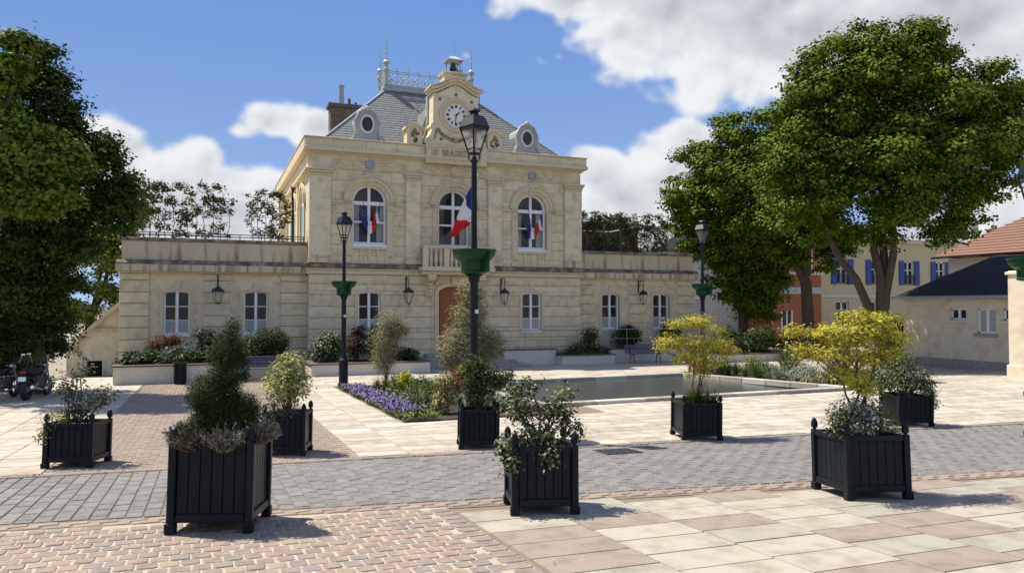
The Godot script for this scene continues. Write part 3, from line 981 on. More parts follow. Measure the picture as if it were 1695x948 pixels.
	b.span(X0 + 0.4, X1 - 0.4, 8.06, 8.2, FRONT - 0.4, -46.0)
	b.span(X0 + 0.4, X1 - 0.4, 3.05, 3.2, FRONT - 0.41, -46.0)
	wpart("side_wall", b, M.stone_c, t)
	# blind arches and pilasters on the left flank, above the wing
	for i in 4:
		var zc := FRONT - 2.2 - i * 3.1
		b = MB.new()
		b.x = Transform3D(Basis(Vector3.UP, -PI / 2), Vector3(X0, 0, zc))
		b.arch_ring(0, 6.05, 0.62, 0.62, 0.80, 0.80, -0.05, 0.07, 14)
		b.arch_ring(0, 6.05, 0.80, 0.80, 0.98, 0.98, -0.05, 0.13, 14)
		b.span(-0.80, -0.62, 4.3, 6.05, -0.05, 0.07)
		b.span(0.62, 0.80, 4.3, 6.05, -0.05, 0.07)
		wpart("flank_arch", b, M.trim, t)
		b = MB.new()
		b.x = Transform3D(Basis(Vector3.UP, -PI / 2), Vector3(X0, 0, zc))
		b.span(-0.6, 0.6, 4.3, 6.0, 0.0, 0.02)
		wpart("flank_pane", b, M.glass_teal, t)
		b = MB.new()
		b.span(X0 - 0.11, X0 + 0.02, 3.74, 7.35, zc - 1.4, zc - 1.8, 0.01)
		wpart("pilaster", b, M.stone_c, t)
	b = MB.new()
	b.span(X0 - 0.06, X0 + 0.02, 7.36, 7.95, FRONT - 0.05, -46.0)
	b.span(X0 - 0.20, X0 + 0.02, 7.26, 7.35, FRONT + 0.1, -46.0)
	wpart("frieze", b, M.stone_c, t)
	b = MB.new()
	b.tube([Vector3(X0 - 0.14, 7.2, FRONT - 5.2), Vector3(X0 - 0.14, 4.1, FRONT - 5.2)], [0.06], 8)
	b.box(Vector3(X0 - 0.14, 7.25, FRONT - 5.2), Vector3(0.18, 0.16, 0.18), 0.01)
	wpart("downpipe", b, M.black_iron, t)
	# --- balcony
	b = MB.new()
	b.span(8.52, 11.74, 2.98, 3.12, FRONT, FRONT + 0.62, 0.03)
	b.span(8.46, 11.80, 3.12, 3.32, FRONT + 0.01, FRONT + 0.80, 0.03)
	var bal := wpart("balcony", b, M.trim, t)
	b = MB.new()
	b.span(8.50, 11.76, 4.10, 4.22, FRONT + 0.56, FRONT + 0.80, 0.02)
	b.span(8.50, 8.74, 4.10, 4.22, FRONT + 0.0, FRONT + 0.555, 0.02)
	b.span(11.52, 11.76, 4.10, 4.22, FRONT + 0.0, FRONT + 0.555, 0.02)
	wpart("top_rail", b, M.stained, bal)
	for x: float in [8.63, 9.56, 10.70, 11.63]:
		b = MB.new()
		b.span(x - 0.12, x + 0.12, 3.32, 4.10, FRONT + 0.57, FRONT + 0.79, 0.015)
		wpart("pier", b, M.trim, bal)
	for x: float in [8.88, 9.10, 9.32, 9.80, 10.02, 10.24, 10.46, 10.94, 11.16, 11.38]:
		b = MB.new()
		b.lathe(Vector3(x, 3.32, FRONT + 0.68), [Vector2(0.07, 0), Vector2(0.07, 0.06), Vector2(0.04, 0.10), Vector2(0.085, 0.28), Vector2(0.075, 0.4), Vector2(0.04, 0.60), Vector2(0.065, 0.70), Vector2(0.07, 0.78)], 12)
		wpart("baluster", b, M.trim, bal)
	for x: float in [8.98, 11.28]:
		b = MB.new()
		b.x = Transform3D(Basis(Vector3.UP, -PI / 2), Vector3(x, 0, FRONT))
		b.prism(PackedVector2Array([Vector2(0, 2.05), Vector2(0.12, 2.05), Vector2(0.16, 2.25), Vector2(0.14, 2.45), Vector2(0.22, 2.62), Vector2(0.45, 2.72), Vector2(0.58, 2.82), Vector2(0.58, 2.98), Vector2(0, 2.98)]), -0.17, 0.17)
		b.x = Transform3D.IDENTITY
		for k in 4:
			b.blob(Vector3(x, 2.12 + k * 0.15, FRONT + 0.15 + 0.05 * k), Vector3(0.12, 0.08, 0.07), 8)
		b.blob(Vector3(x, 2.8, FRONT + 0.55), Vector3(0.17, 0.10, 0.09), 10)
		wpart("console", b, M.trim, bal)
	# --- attic tablet and clock gable
	b = MB.new()
	b.span(8.74, 11.56, 7.86, 8.72, FRONT - 0.4, FRONT + 0.34, 0.015)
	wpart("tablet", b, M.stone_b, t)
	b = MB.new()
	for e: Array in [[8.98, 11.30, 8.56, 8.61], [8.98, 11.30, 8.04, 8.09], [8.98, 9.03, 8.09, 8.56], [11.25, 11.30, 8.09, 8.56]]:
		b.span(e[0], e[1], e[2], e[3], FRONT + 0.33, FRONT + 0.40, 0.008)
	wpart("tablet_frame", b, M.trim, t)
	var text := TextMesh.new()
	text.text = "MAIRIE"
	var font := SystemFont.new()
	font.font_names = PackedStringArray(["Droid Serif"])
	font.font_weight = 700
	text.font = font
	text.font_size = 32
	text.pixel_size = 0.0108
	text.depth = 0.05
	text.curve_step = 1.5
	var letters := put("lettering", text, M.carved, t)
	letters.position = Vector3(XC - 0.02, 8.325, FRONT + 0.35) - t.position
	for s: float in [-1.0, 1.0]:
		b = MB.new()
		b.x = Transform3D(Basis(Vector3.RIGHT, PI / 2), Vector3(XC + s * 0.97, 8.325, FRONT + 0.34))
		b.lathe(Vector3.ZERO, [Vector2(0.09, 0.0), Vector2(0.095, 0.03), Vector2(0.125, 0.03), Vector2(0.13, 0.0)], 18)
		b.lathe(Vector3.ZERO, [Vector2(0, 0.04), Vector2(0.03, 0.03), Vector2(0.04, 0.0)], 10)
		wpart("rosette", b, M.carved, t)
	var half := [Vector2(1.42, 8.72), Vector2(1.42, 8.92), Vector2(1.30, 8.98), Vector2(1.20, 9.10), Vector2(1.12, 9.28), Vector2(1.10, 9.42), Vector2(1.16, 9.50), Vector2(1.12, 9.62), Vector2(1.05, 9.66), Vector2(1.03, 10.95)]
	var poly := PackedVector2Array()
	for p: Vector2 in half:
		poly.append(Vector2(XC + p.x, p.y))
	for i in range(1, 12):
		var u := 1.0 - 2.0 * i / 12.0
		poly.append(Vector2(XC + 1.03 * u, 10.95 + 0.42 * (0.5 + 0.5 * cos(PI * u))))
	half.reverse()
	for p: Vector2 in half:
		poly.append(Vector2(XC - p.x, p.y))
	b = MB.new()
	b.prism(poly, FRONT - 0.6, FRONT + 0.22)
	var gable := wpart("clock_gable", b, M.stone_c, t)
	b = MB.new()                                                # crowning moulding
	for i in 16:
		var u0 := -1.0 + i / 8.0
		var u1 := -1.0 + (i + 1) / 8.0
		var w := 1.18
		var y0 := 10.98 + 0.44 * (0.5 + 0.5 * cos(PI * u0))
		var y1 := 10.98 + 0.44 * (0.5 + 0.5 * cos(PI * u1))
		for l: Array in [[0.0, 0.12, 0.30, 1.08], [0.12, 0.24, 0.38, 1.14], [0.24, 0.31, 0.44, 1.2]]:
			var pl := PackedVector2Array([Vector2(XC + u0 * l[3], y0 + l[0]), Vector2(XC + u1 * l[3], y1 + l[0]), Vector2(XC + u1 * l[3], y1 + l[1]), Vector2(XC + u0 * l[3], y0 + l[1])])
			b.prism(pl, FRONT - 0.65, FRONT + l[2])
	wpart("crown_moulding", b, M.trim, gable)
	b = MB.new()
	b.span(XC - 0.52, XC + 0.52, 11.3, 11.92, FRONT - 0.55, FRONT + 0.16, 0.02)
	b.span(XC - 0.60, XC + 0.60, 11.92, 12.0, FRONT - 0.62, FRONT + 0.24, 0.02)
	wpart("bell_pedestal", b, M.stone_b, gable)
	# carved garland and details
	b = MB.new()
	for i in 34:
		var u := -1.0 + i / 16.5
		var gx := XC + u * 0.86
		var gy := 8.93 + 0.42 * u * u
		for k in 3:
			b.blob(Vector3(gx + rng.randf_range(-0.05, 0.05), gy + rng.randf_range(-0.06, 0.06), FRONT + 0.24), Vector3(0.055, 0.05, 0.05), 6)
	for s: float in [-1.0, 1.0]:
		for i in 8:
			b.blob(Vector3(XC + s * (0.90 + 0.012 * i), 9.34 - i * 0.055, FRONT + 0.24), Vector3(0.05, 0.05, 0.05), 6)
		b.arch_ring(XC + s * 0.83, 9.30, 0.08, 0.08, 0.13, 0.14, FRONT + 0.2, FRONT + 0.27, 10)
	b.blob(Vector3(XC, 8.93, FRONT + 0.26), Vector3(0.11, 0.11, 0.05), 10)
	wpart("garland", b, M.carved, gable)
	b = MB.new()
	for p: Vector2 in [Vector2(0, 10.98), Vector2(-0.74, 10.72), Vector2(0.74, 10.72), Vector2(-0.68, 8.95), Vector2(0.68, 8.95)]:
		for k in 5:
			var a := TAU * k / 5.0 + PI / 2
			b.blob(Vector3(XC + p.x + cos(a) * 0.045, p.y + sin(a) * 0.045, FRONT + 0.23), Vector3(0.035, 0.035, 0.03), 6)
	wpart("star_rosettes", b, M.sooty, gable)
	# clock
	var ck := Vector3(XC, 10.05, FRONT + 0.22)
	b = MB.new()
	b.x = Transform3D(Basis(Vector3.RIGHT, PI / 2), ck)
	b.lathe(Vector3.ZERO, [Vector2(0.50, -0.02), Vector2(0.52, 0.06), Vector2(0.58, 0.10), Vector2(0.64, 0.05), Vector2(0.67, 0.09), Vector2(0.75, 0.09), Vector2(0.77, -0.02)], 32)
	wpart("clock_surround", b, M.trim, gable)
	b = MB.new()
	b.x = Transform3D(Basis(Vector3.RIGHT, PI / 2), ck)
	b.lathe(Vector3.ZERO, [Vector2(0.0, 0.03), Vector2(0.51, 0.03), Vector2(0.51, -0.02)], 32)
	var clock := wpart("clock_face", b, M.clock_white, t)
	for i in 12:
		b = MB.new()
		var a := TAU * i / 12.0
		b.x = Transform3D(Basis(Vector3(0, 0, 1), -a), ck + Vector3(0, 0, 0.035))
		b.span(-0.028, 0.028, 0.33, 0.45, 0, 0.012)
		if i % 3 != 1:
			b.span(-0.055, -0.04, 0.33, 0.45, 0, 0.012)
			b.span(0.04, 0.055, 0.33, 0.45, 0, 0.012)
		wpart("numeral", b, M.black_iron, clock)
	for hnd: Array in [[0.24, 0.032, -45.0], [0.42, 0.022, -187.0]]:
		b = MB.new()
		b.x = Transform3D(Basis(Vector3(0, 0, 1), deg_to_rad(hnd[2])), ck + Vector3(0, 0, 0.06))
		b.prism(PackedVector2Array([Vector2(-hnd[1], -0.06), Vector2(hnd[1], -0.06), Vector2(hnd[1] * 0.4, hnd[0]), Vector2(-hnd[1] * 0.4, hnd[0])]), 0, 0.012)
		wpart("hand", b, M.black_iron, clock)
	# small aedicules beside the gable
	for s: float in [-1.0, 1.0]:
		var xa := XC + s * 1.86
		b = MB.new()
		b.prism(PackedVector2Array([Vector2(xa - 0.34, 8.64), Vector2(xa + 0.34, 8.64), Vector2(xa + 0.34, 9.32), Vector2(xa, 9.52), Vector2(xa - 0.34, 9.32)]), FRONT - 0.4, FRONT + 0.18)
		b.prism(PackedVector2Array([Vector2(xa - 0.42, 9.30), Vector2(xa, 9.50), Vector2(xa + 0.42, 9.30), Vector2(xa + 0.42, 9.40), Vector2(xa, 9.62), Vector2(xa - 0.42, 9.40)]), FRONT - 0.45, FRONT + 0.24)
		var ae := wpart("aedicule", b, M.stone_b, t)
		b = MB.new()
		for k in 14:
			b.blob(Vector3(xa + rng.randf_range(-0.2, 0.2), 8.75 + rng.randf() * 0.4, FRONT + 0.19), Vector3(0.06, 0.07, 0.03), 6)
		b.blob(Vector3(xa, 9.22, FRONT + 0.19), Vector3(0.09, 0.13, 0.04), 8)
		wpart("carving", b, M.sooty, ae)
	# bell under its little roof
	b = MB.new()
	b.lathe(Vector3(XC, 12.2, FRONT - 0.2), [Vector2(0.19, 0), Vector2(0.17, 0.05), Vector2(0.12, 0.16), Vector2(0.10, 0.27), Vector2(0.04, 0.33), Vector2(0, 0.34)], 16)
	var bell := wpart("bell", b, M.bell_bronze, t)
	b = MB.new()
	for s: Vector2 in [Vector2(-1, -1), Vector2(1, -1), Vector2(-1, 1), Vector2(1, 1)]:
		b.span(XC + s.x * 0.26 - 0.02, XC + s.x * 0.26 + 0.02, 12.0, 12.56, FRONT - 0.2 + s.y * 0.2 - 0.02, FRONT - 0.2 + s.y * 0.2 + 0.02)
	b.span(XC - 0.26, XC + 0.26, 12.50, 12.56, FRONT - 0.22, FRONT - 0.18)
	b.span(XC + 0.18, XC + 0.34, 12.02, 12.18, FRONT - 0.1, FRONT + 0.12, 0.02)
	wpart("bell_frame", b, M.zinc_pale, bell)
	b = MB.new()
	b.lathe(Vector3(XC, 12.56, FRONT - 0.2), [Vector2(0.52, 0.0), Vector2(0.52, 0.04), Vector2(0.30, 0.16), Vector2(0.12, 0.25), Vector2(0, 0.28)], 4, PI / 4, true)
	b.tube([Vector3(XC + 0.1, 12.7, FRONT - 0.2), Vector3(XC + 0.1, 13.4, FRONT - 0.2)], [0.012], 6)
	wpart("bell_roof", b, M.zinc_pale, bell)
	# --- main roof: hipped slate with a flat top
	var e0 := Vector3(X0 + 0.30, 8.42, FRONT - 0.40)
	var e1 := Vector3(X1 - 0.30, 8.42, FRONT - 0.40)
	var e2 := Vector3(X1 - 0.30, 8.42, -45.9)
	var e3 := Vector3(X0 + 0.30, 8.42, -45.9)
	var f0 := Vector3(7.95, 12.12, -36.1)
	var f1 := Vector3(12.31, 12.12, -36.1)
	var f2 := Vector3(12.31, 12.12, -37.6)
	var f3 := Vector3(7.95, 12.12, -37.6)
	b = MB.new()
	for q: Array in [[e0, e1, f1, f0], [e1, e2, f2, f1], [e2, e3, f3, f2], [e3, e0, f0, f3]]:
		var m: Vector3 = (q[0] + q[1]) * 0.5 - Vector3(XC, 8, -39)
		var rows := 26
		for i in rows:
			var a0: Vector3 = q[0].lerp(q[3], float(i) / rows)
			var a1: Vector3 = q[1].lerp(q[2], float(i) / rows)
			var c0: Vector3 = q[0].lerp(q[3], float(i + 1) / rows)
			var c1: Vector3 = q[1].lerp(q[2], float(i + 1) / rows)
			var lift := Vector3(m.x, 0, m.z).normalized() * 0.006 + Vector3(0, 0.014, 0)
			b.quad(a0 + lift, a1 + lift, c1, c0, m + Vector3(0, 6, 0))
			b.quad(a0 + lift, a1 + lift, a1, a0, m)
	b.quad(f0, f1, f2, f3, Vector3.UP)
	var roof := wpart("roof", b, M.slate, t)
	b = MB.new()
	for q: Array in [[e0, f0], [e1, f1], [e2, f2], [e3, f3]]:
		b.tube([q[0] + Vector3(0, 0.02, 0), q[1] + Vector3(0, 0.02, 0)], [0.05], 6)
	b.span(7.75, 12.5, 12.05, 12.22, -35.95, -37.75, 0.03)
	b.span(7.85, 12.4, 12.22, 12.38, -36.05, -37.65, 0.03)
	wpart("ridge_cap", b, M.zinc, roof)
	# slate roof behind the clock gable, with pale flashings
	b = MB.new()
	b.prism(PackedVector2Array([Vector2(XC - 1.55, 8.9), Vector2(XC + 1.55, 8.9), Vector2(XC + 1.0, 10.6), Vector2(XC, 11.5), Vector2(XC - 1.0, 10.6)]), -36.0, FRONT - 0.55)
	wpart("gable_roof", b, M.slate, roof)
	b = MB.new()
	for s: float in [-1.0, 1.0]:
		b.tube([Vector3(XC + s * 1.6, 8.75, FRONT - 0.62), Vector3(XC + s * 1.25, 9.2, FRONT - 0.58), Vector3(XC + s * 1.12, 9.7, FRONT - 0.58), Vector3(XC + s * 1.08, 11.0, FRONT - 0.58)], [0.07], 6)
		b.span(XC + s * 2.3, XC + s * 3.05, 8.62, 8.70, FRONT - 0.5, FRONT - 0.9, 0.01)
	wpart("flashing", b, M.flashing, roof)
	# iron cresting
	var cr := wpart("cresting", crest(7.95, 12.31, -36.1, -37.6), M.zinc_pale, roof)
	for p: Vector2 in [Vector2(7.95, -36.1), Vector2(12.31, -36.1), Vector2(7.95, -37.6), Vector2(12.31, -37.6)]:
		b = MB.new()
		b.lathe(Vector3(p.x, 12.35, p.y), [Vector2(0.11, 0), Vector2(0.11, 0.7), Vector2(0.15, 0.72), Vector2(0.15, 0.8), Vector2(0.07, 0.86), Vector2(0.06, 0.95), Vector2(0.16, 1.06), Vector2(0.16, 1.14), Vector2(0.05, 1.26), Vector2(0.03, 1.6), Vector2(0.06, 1.64), Vector2(0.03, 1.68), Vector2(0.012, 2.4), Vector2(0, 2.42)], 10)
		wpart("finial", b, M.zinc_pale, cr)
	# round dormers
	for xd: float in [6.36, 13.92]:
		b = MB.new()
		var pd := PackedVector2Array()
		for p: Array in [[0.62, 8.70], [0.60, 8.85], [0.47, 9.05], [0.42, 9.25], [0.46, 9.4], [0.50, 9.62], [0.44, 9.85], [0.30, 10.02], [0.12, 10.12], [0.0, 10.20]]:
			pd.append(Vector2(xd + p[0], p[1]))
		for i in range(8, -1, -1):
			pd.append(Vector2(2 * xd - pd[i].x, pd[i].y))
		b.prism(pd, FRONT - 2.6, FRONT - 0.62)
		var dm := wpart("dormer", b, M.zinc, roof)
		b = MB.new()
		b.x = Transform3D(Basis(Vector3.RIGHT, PI / 2).scaled(Vector3(1, 1.35, 1)), Vector3(xd, 9.52, FRONT - 0.62))
		b.lathe(Vector3.ZERO, [Vector2(0.235, -0.01), Vector2(0.24, 0.05), Vector2(0.31, 0.05), Vector2(0.33, -0.01)], 24)
		wpart("dormer_frame", b, M.flashing, dm)
		b = MB.new()
		b.x = Transform3D(Basis(Vector3.RIGHT, PI / 2).scaled(Vector3(1, 1.35, 1)), Vector3(xd, 9.52, FRONT - 0.62))
		b.lathe(Vector3.ZERO, [Vector2(0.0, 0.012), Vector2(0.24, 0.012)], 24)
		wpart("dormer_pane", b, M.moto_paint, dm)
		b = MB.new()
		for s: float in [-1.0, 1.0]:
			b.tube([Vector3(xd + s * 0.66, 8.72, FRONT - 0.6), Vector3(xd + s * 0.50, 9.15, FRONT - 0.6), Vector3(xd + s * 0.55, 9.6, FRONT - 0.6), Vector3(xd + s * 0.36, 10.03, FRONT - 0.6), Vector3(xd, 10.24, FRONT - 0.6)], [0.07, 0.05, 0.06, 0.06, 0.07], 7)
		b.blob(Vector3(xd, 10.2, FRONT - 0.58), Vector3(0.12, 0.13, 0.1), 8)
		wpart("dormer_moulding", b, M.zinc_pale, dm)
	# chimney stack of dark brick with flue pots
	b = MB.new()
	b.span(6.25, 8.0, 9.0, 12.75, -42.6, -43.4)
	var ch := wpart("chimney", b, M.coping, roof)
	for i in 24:
		for k in 8:
			b = MB.new()
			var cx := 6.25 + (k + 0.5) * 0.219 + (0.05 if i % 2 else -0.05)
			b.box(Vector3(clampf(cx, 6.36, 7.89), 10.9 + i * 0.077, -42.6), Vector3(0.205, 0.066, 0.03), 0.005)
			wpart("brick", b, M[["brick_old", "sett_b", "brick_old"][rng.randi() % 3]], ch)
	b = MB.new()
	b.span(6.12, 8.13, 12.75, 12.98, -42.5, -43.5, 0.03)
	wpart("chimney_cap", b, M.coping, ch)
	b = MB.new()
	b.lathe(Vector3(6.9, 12.98, -43.0), [Vector2(0.15, 0), Vector2(0.15, 1.0), Vector2(0.18, 1.02), Vector2(0.18, 1.12), Vector2(0, 1.15)], 12)
	wpart("flue", b, M.zinc, ch)
	for p: Array in [[7.35, 0.42], [7.72, 0.22]]:
		b = MB.new()
		b.lathe(Vector3(p[0], 12.98, -43.0), [Vector2(0.09, 0), Vector2(0.08, p[1]), Vector2(0, p[1])], 10)
		wpart("chimney_pot", b, M.brick_old, ch)
	b = MB.new()                                                # aerial on the right slope
	b.tube([Vector3(13.0, 10.6, -36.8), Vector3(13.0, 12.6, -36.8)], [0.02], 6)
	b.tube([Vector3(12.2, 12.0, -36.8), Vector3(13.3, 12.8, -36.8)], [0.015], 5)
	b.tube([Vector3(12.85, 12.25, -36.6), Vector3(12.85, 12.65, -37.0)], [0.012], 5)
	wpart("aerial", b, M.black_iron, roof)
	b = MB.new()
	b.lathe(Vector3(12.35, 10.9, -36.6), [Vector2(0.12, 0), Vector2(0.12, 0.9), Vector2(0, 0.9)], 10)
	wpart("chimney_pot", b, M.black_iron, roof)
	# --- wings
	wing(t, -3.14, 3.86, [[-3.14, -2.13], [-0.17, 0.85], [2.79, 3.86]], [-1.13, 1.83])
	wing(t, 16.40, 23.27, [[16.40, 17.45], [19.37, 20.37], [22.23, 23.27]], [18.38, 21.29])
	# --- entrance steps
	for i in 4:
		b = MB.new()
		b.span(8.75 - (3 - i) * 0.22, 11.7 + (3 - i) * 0.45, -1.3 + i * 0.02, -1.05 + (i + 1) * 0.15, FRONT + 0.01 + i * 0.001, FRONT + 1.75 - i * 0.36, 0.015)
		wpart("step", b, M.concrete, t)
	return t

func crest(x0: float, x1: float, z0: float, z1: float) -> MB:
	var b := MB.new()
	var y := 12.36
	for side: Array in [[Vector3(x0, y, z0), Vector3(x1, y, z0)], [Vector3(x0, y, z1), Vector3(x1, y, z1)], [Vector3(x0, y, z0), Vector3(x0, y, z1)], [Vector3(x1, y, z0), Vector3(x1, y, z1)]]:
		var a: Vector3 = side[0]
		var c: Vector3 = side[1]
		b.tube([a + Vector3(0, 0.05, 0), c + Vector3(0, 0.05, 0)], [0.02], 5)
		b.tube([a + Vector3(0, 0.62, 0), c + Vector3(0, 0.62, 0)], [0.02], 5)
		b.tube([a + Vector3(0, 0.72, 0), c + Vector3(0, 0.72, 0)], [0.025], 5)
		var n := int(round(a.distance_to(c) / 0.54))
		for i in n:
			var p := a.lerp(c, (i + 0.5) / n)
			var d := (c - a).normalized()
			var q := a.lerp(c, float(i) / n)
			b.tube([q, q + Vector3(0, 0.88, 0)], [0.016], 5)
			b.blob(q + Vector3(0, 0.88, 0), Vector3(0.035, 0.06, 0.035), 6)
			for k in 4:
				var a0 := TAU * k / 4.0 + PI / 4
				b.tube([p + Vector3(0, 0.33, 0), p + Vector3(0, 0.33, 0) + d * cos(a0) * 0.34 + Vector3(0, sin(a0) * 0.34, 0)], [0.014], 4)
			var ring := []
			for k in 13:
				ring.append(p + Vector3(0, 0.33, 0) + d * cos(TAU * k / 12.0) * 0.2 + Vector3(0, sin(TAU * k / 12.0) * 0.2, 0))
			b.tube(ring, [0.013], 4)
			b.blob(p + Vector3(0, 0.33, 0), Vector3(0.06, 0.06, 0.06), 6)
	return b

func wing(t: Node3D, x0: float, x1: float, strips: Array, wins: Array) -> void:
	var holes := []
	for xc: float in wins:
		holes.append([xc - 0.48, xc + 0.48, 0.47, 2.26])
	var ys := [-1.2, -0.60, -0.15, 0.32, 0.78, 1.22, 1.72, 2.16, 2.63, 2.90]
	courses(t, x0, x1, [-1.2, -0.15, 0.78, 1.72, 2.63, 2.90], holes, WING, 0.4, 0.003, 0.0)
	for s: Array in strips:
		for i in ys.size() - 1:
			var b := MB.new()
			b.span(s[0] - (0.03 if s[0] == x0 and x0 < 0 else 0.0), s[1] + (0.03 if s[1] == x1 and x1 > 20 else 0.0), ys[i] + 0.016, ys[i + 1] - 0.016, WING - 0.02, WING + 0.07, 0.014)
			wpart("stone", b, M[["stone", "stone_b", "stone_c"][rng.randi() % 3]], t)
	for xc: float in wins:
		window_low(t, xc, WING)
	var left := x0 < 0.0
	var a := x0 - (0.16 if left else 0.0)
	var c := x1 + (0.0 if left else 0.16)
	var b := MB.new()
	b.span(a + 0.08, c - 0.08, 2.90, 2.97, WING - 0.3, WING + 0.14, 0.015)
	wpart("wing_cornice", b, M.trim, t)
	var n := 6
	for i in n:
		b = MB.new()
		b.span(lerpf(a, c, float(i) / n) + 0.003, lerpf(a, c, float(i + 1) / n) - 0.003, 2.97, 3.24, WING - 0.3, WING + 0.24, 0.012)
		wpart("cornice_stone", b, M.stained, t)
	b = MB.new()
	b.x = Transform3D(Basis(Vector3.UP, PI / 2), Vector3(0, 0, 0))
	b.prism(PackedVector2Array([Vector2(-WING - 0.22, 3.24), Vector2(-WING - 0.22, 3.30), Vector2(-WING - 0.06, 3.42), Vector2(-WING + 0.3, 3.42), Vector2(-WING + 0.3, 3.24)]), a + 0.03, c - 0.03)
	wpart("cornice_ledge", b, M.sooty, t)
	n = 4
	for i in n:
		b = MB.new()
		b.span(lerpf(x0 + 0.04, x1 - 0.04, float(i) / n) + 0.003, lerpf(x0 + 0.04, x1 - 0.04, float(i + 1) / n) - 0.003, 3.42, 4.16, WING - 0.35, WING - 0.01, 0.006)
		wpart("parapet_stone", b, M.stained, t)
	b = MB.new()
	b.span(x0 - 0.02, x1 + 0.02, 4.16, 4.30, WING - 0.40, WING + 0.05, 0.02)
	wpart("parapet_coping", b, M.sooty, t)
	# flank, back and terrace
	b = MB.new()
	var xo := x0 if left else x1 - 0.4
	b.span(xo, xo + 0.4, -1.2, 4.15, WING - 0.41, -43.0)
	b.span(xo - 0.03, xo + 0.43, 4.15, 4.28, WING - 0.45, -43.0)
	b.span(x0, x1, -1.2, 4.1, -43.0, -43.3)
	b.span(x0 + 0.01, x1 - 0.01, 3.3, 3.5, WING - 0.36, -43.0)
	wpart("wing_flank", b, M.stone_b, t)
	b = MB.new()
	for y: float in [4.42, 4.52]:
		b.tube([Vector3(x0 + 0.1, y, WING - 0.2), Vector3(x1 - 0.1, y, WING - 0.2)], [0.018], 6)
	for i in 9:
		var px := lerpf(x0 + 0.15, x1 - 0.15, i / 8.0)
		b.tube([Vector3(px, 4.28, WING - 0.2), Vector3(px, 4.52, WING - 0.2)], [0.016], 6)
	wpart("roof_railing", b, M.black_iron, t)

# ---------------------------------------------------------------- foliage
func pick(cols: Array, share: float) -> Color:       # one of a plant's own leaf colours
	var f := clampf(share, 0.0, 0.999) * (cols.size() - 1)
	var i := int(f)
	return (cols[i] as Color).lerp(cols[mini(i + 1, cols.size() - 1)], f - i)

# lobes: [centre, radius or radii]; leaves hang in clumps through the outer part of each lobe
func foliage(lobes: Array, clump_count: int, per: int, clump_r: float, size: float, wide: float, cols: Array, shell := 0.45, droop := 0.2, flat := 0.75) -> MB:
	var b := MB.new()
	var weights := []
	var total := 0.0
	for l: Array in lobes:
		var r: Vector3 = l[1] if l[1] is Vector3 else Vector3.ONE * float(l[1])
		total += pow(r.x * r.y * r.z, 0.667)
		weights.append(total)
	for i in clump_count:
		var w := rng.randf() * total
		var k := 0
		while k < weights.size() - 1 and weights[k] < w:
			k += 1
		var ctr: Vector3 = lobes[k][0]
		var r: Vector3 = lobes[k][1] if lobes[k][1] is Vector3 else Vector3.ONE * float(lobes[k][1])
		var d := Vector3(rng.randfn(), rng.randfn(), rng.randfn()).normalized()
		var q := pow(rng.randf(), shell)
		q *= 1.0 + 0.22 * clumps.get_noise_3dv((ctr + d * r) * (0.9 / maxf(r.x, 0.15)) * 12.0)
		var p := ctr + d * r * q
		var hue := rng.randf()
		for j in per:
			var o := Vector3(rng.randfn(), rng.randfn() * flat, rng.randfn()) * 0.5 * clump_r
			var out := (d * 0.7 + o.normalized() * 0.6 + Vector3(0, 0.55, 0)).normalized()
			var along := Vector3(rng.randfn(), rng.randfn() * 0.5 - droop, rng.randfn()).normalized()
			along = (along - out * along.dot(out) * 0.75 + d * 0.25).normalized()
			var s := size * rng.randf_range(0.55, 1.35)
			var side := along.cross(out)
			if side.length_squared() < 0.01:
				side = along.cross(Vector3(1, 0.3, 0.2))
			side = side.normalized()
			var nn := side.cross(along).normalized()
			if nn.y < 0.0:
				nn = -nn
			b.col = pick(cols, hue + rng.randf_range(-0.4, 0.4))
			b.leaf(p + o, along * s, side * s * wide, nn)
	return b

# long arching leaves from one point
func blades(at: Vector3, count: int, length: float, width: float, spread: float, cols: Array, b: MB = null) -> MB:
	if b == null:
		b = MB.new()
	for i in count:
		var a := rng.randf() * TAU
		var out := Vector3(cos(a), 0, sin(a))
		var lean := rng.randf_range(0.1, 1.0) * spread
		var l := length * rng.randf_range(0.6, 1.15)
		var side := Vector3(-out.z, 0, out.x) * width * 0.5
		var p := at + out * rng.randf() * 0.05
		var dir := (Vector3.UP + out * lean * 0.5).normalized()
		b.col = pick(cols, rng.randf())
		for k in 4:
			var q := p + dir * l * 0.25
			var w0 := 1.0 - k * 0.22
			var w1 := 1.0 - (k + 1) * 0.22
			var nn := side.cross(dir).normalized()
			b.quad(p - side * w0, p + side * w0, q + side * w1, q - side * w1, nn if nn.y > 0 else -nn)
			p = q
			dir = (dir + out * lean * 0.35 - Vector3(0, lean * 0.38, 0)).normalized()
	return b

func tufts(wide: float, count: int, length: float, width: float, spread: float, cols: Array) -> MB:
	var b := MB.new()
	for i in 9:
		blades(Vector3(rng.randf_range(-0.5, 0.5) * wide, 0.02, rng.randf_range(-0.5, 0.5) * wide), count / 9, length, width, spread, cols, b)
	return b

func limb(b: MB, from: Vector3, to: Vector3, r0: float, r1: float, wander := 0.15, seg := 8) -> void:
	var pts := []
	var rad := []
	var n := 6
	for i in n + 1:
		var u := float(i) / n
		var j := Vector3(rng.randf_range(-1, 1), rng.randf_range(-0.4, 0.4), rng.randf_range(-1, 1)) * wander * sin(PI * u)
		pts.append(from.lerp(to, u) + j)
		rad.append(lerpf(r0, r1, u))
	b.tube(pts, rad, seg)

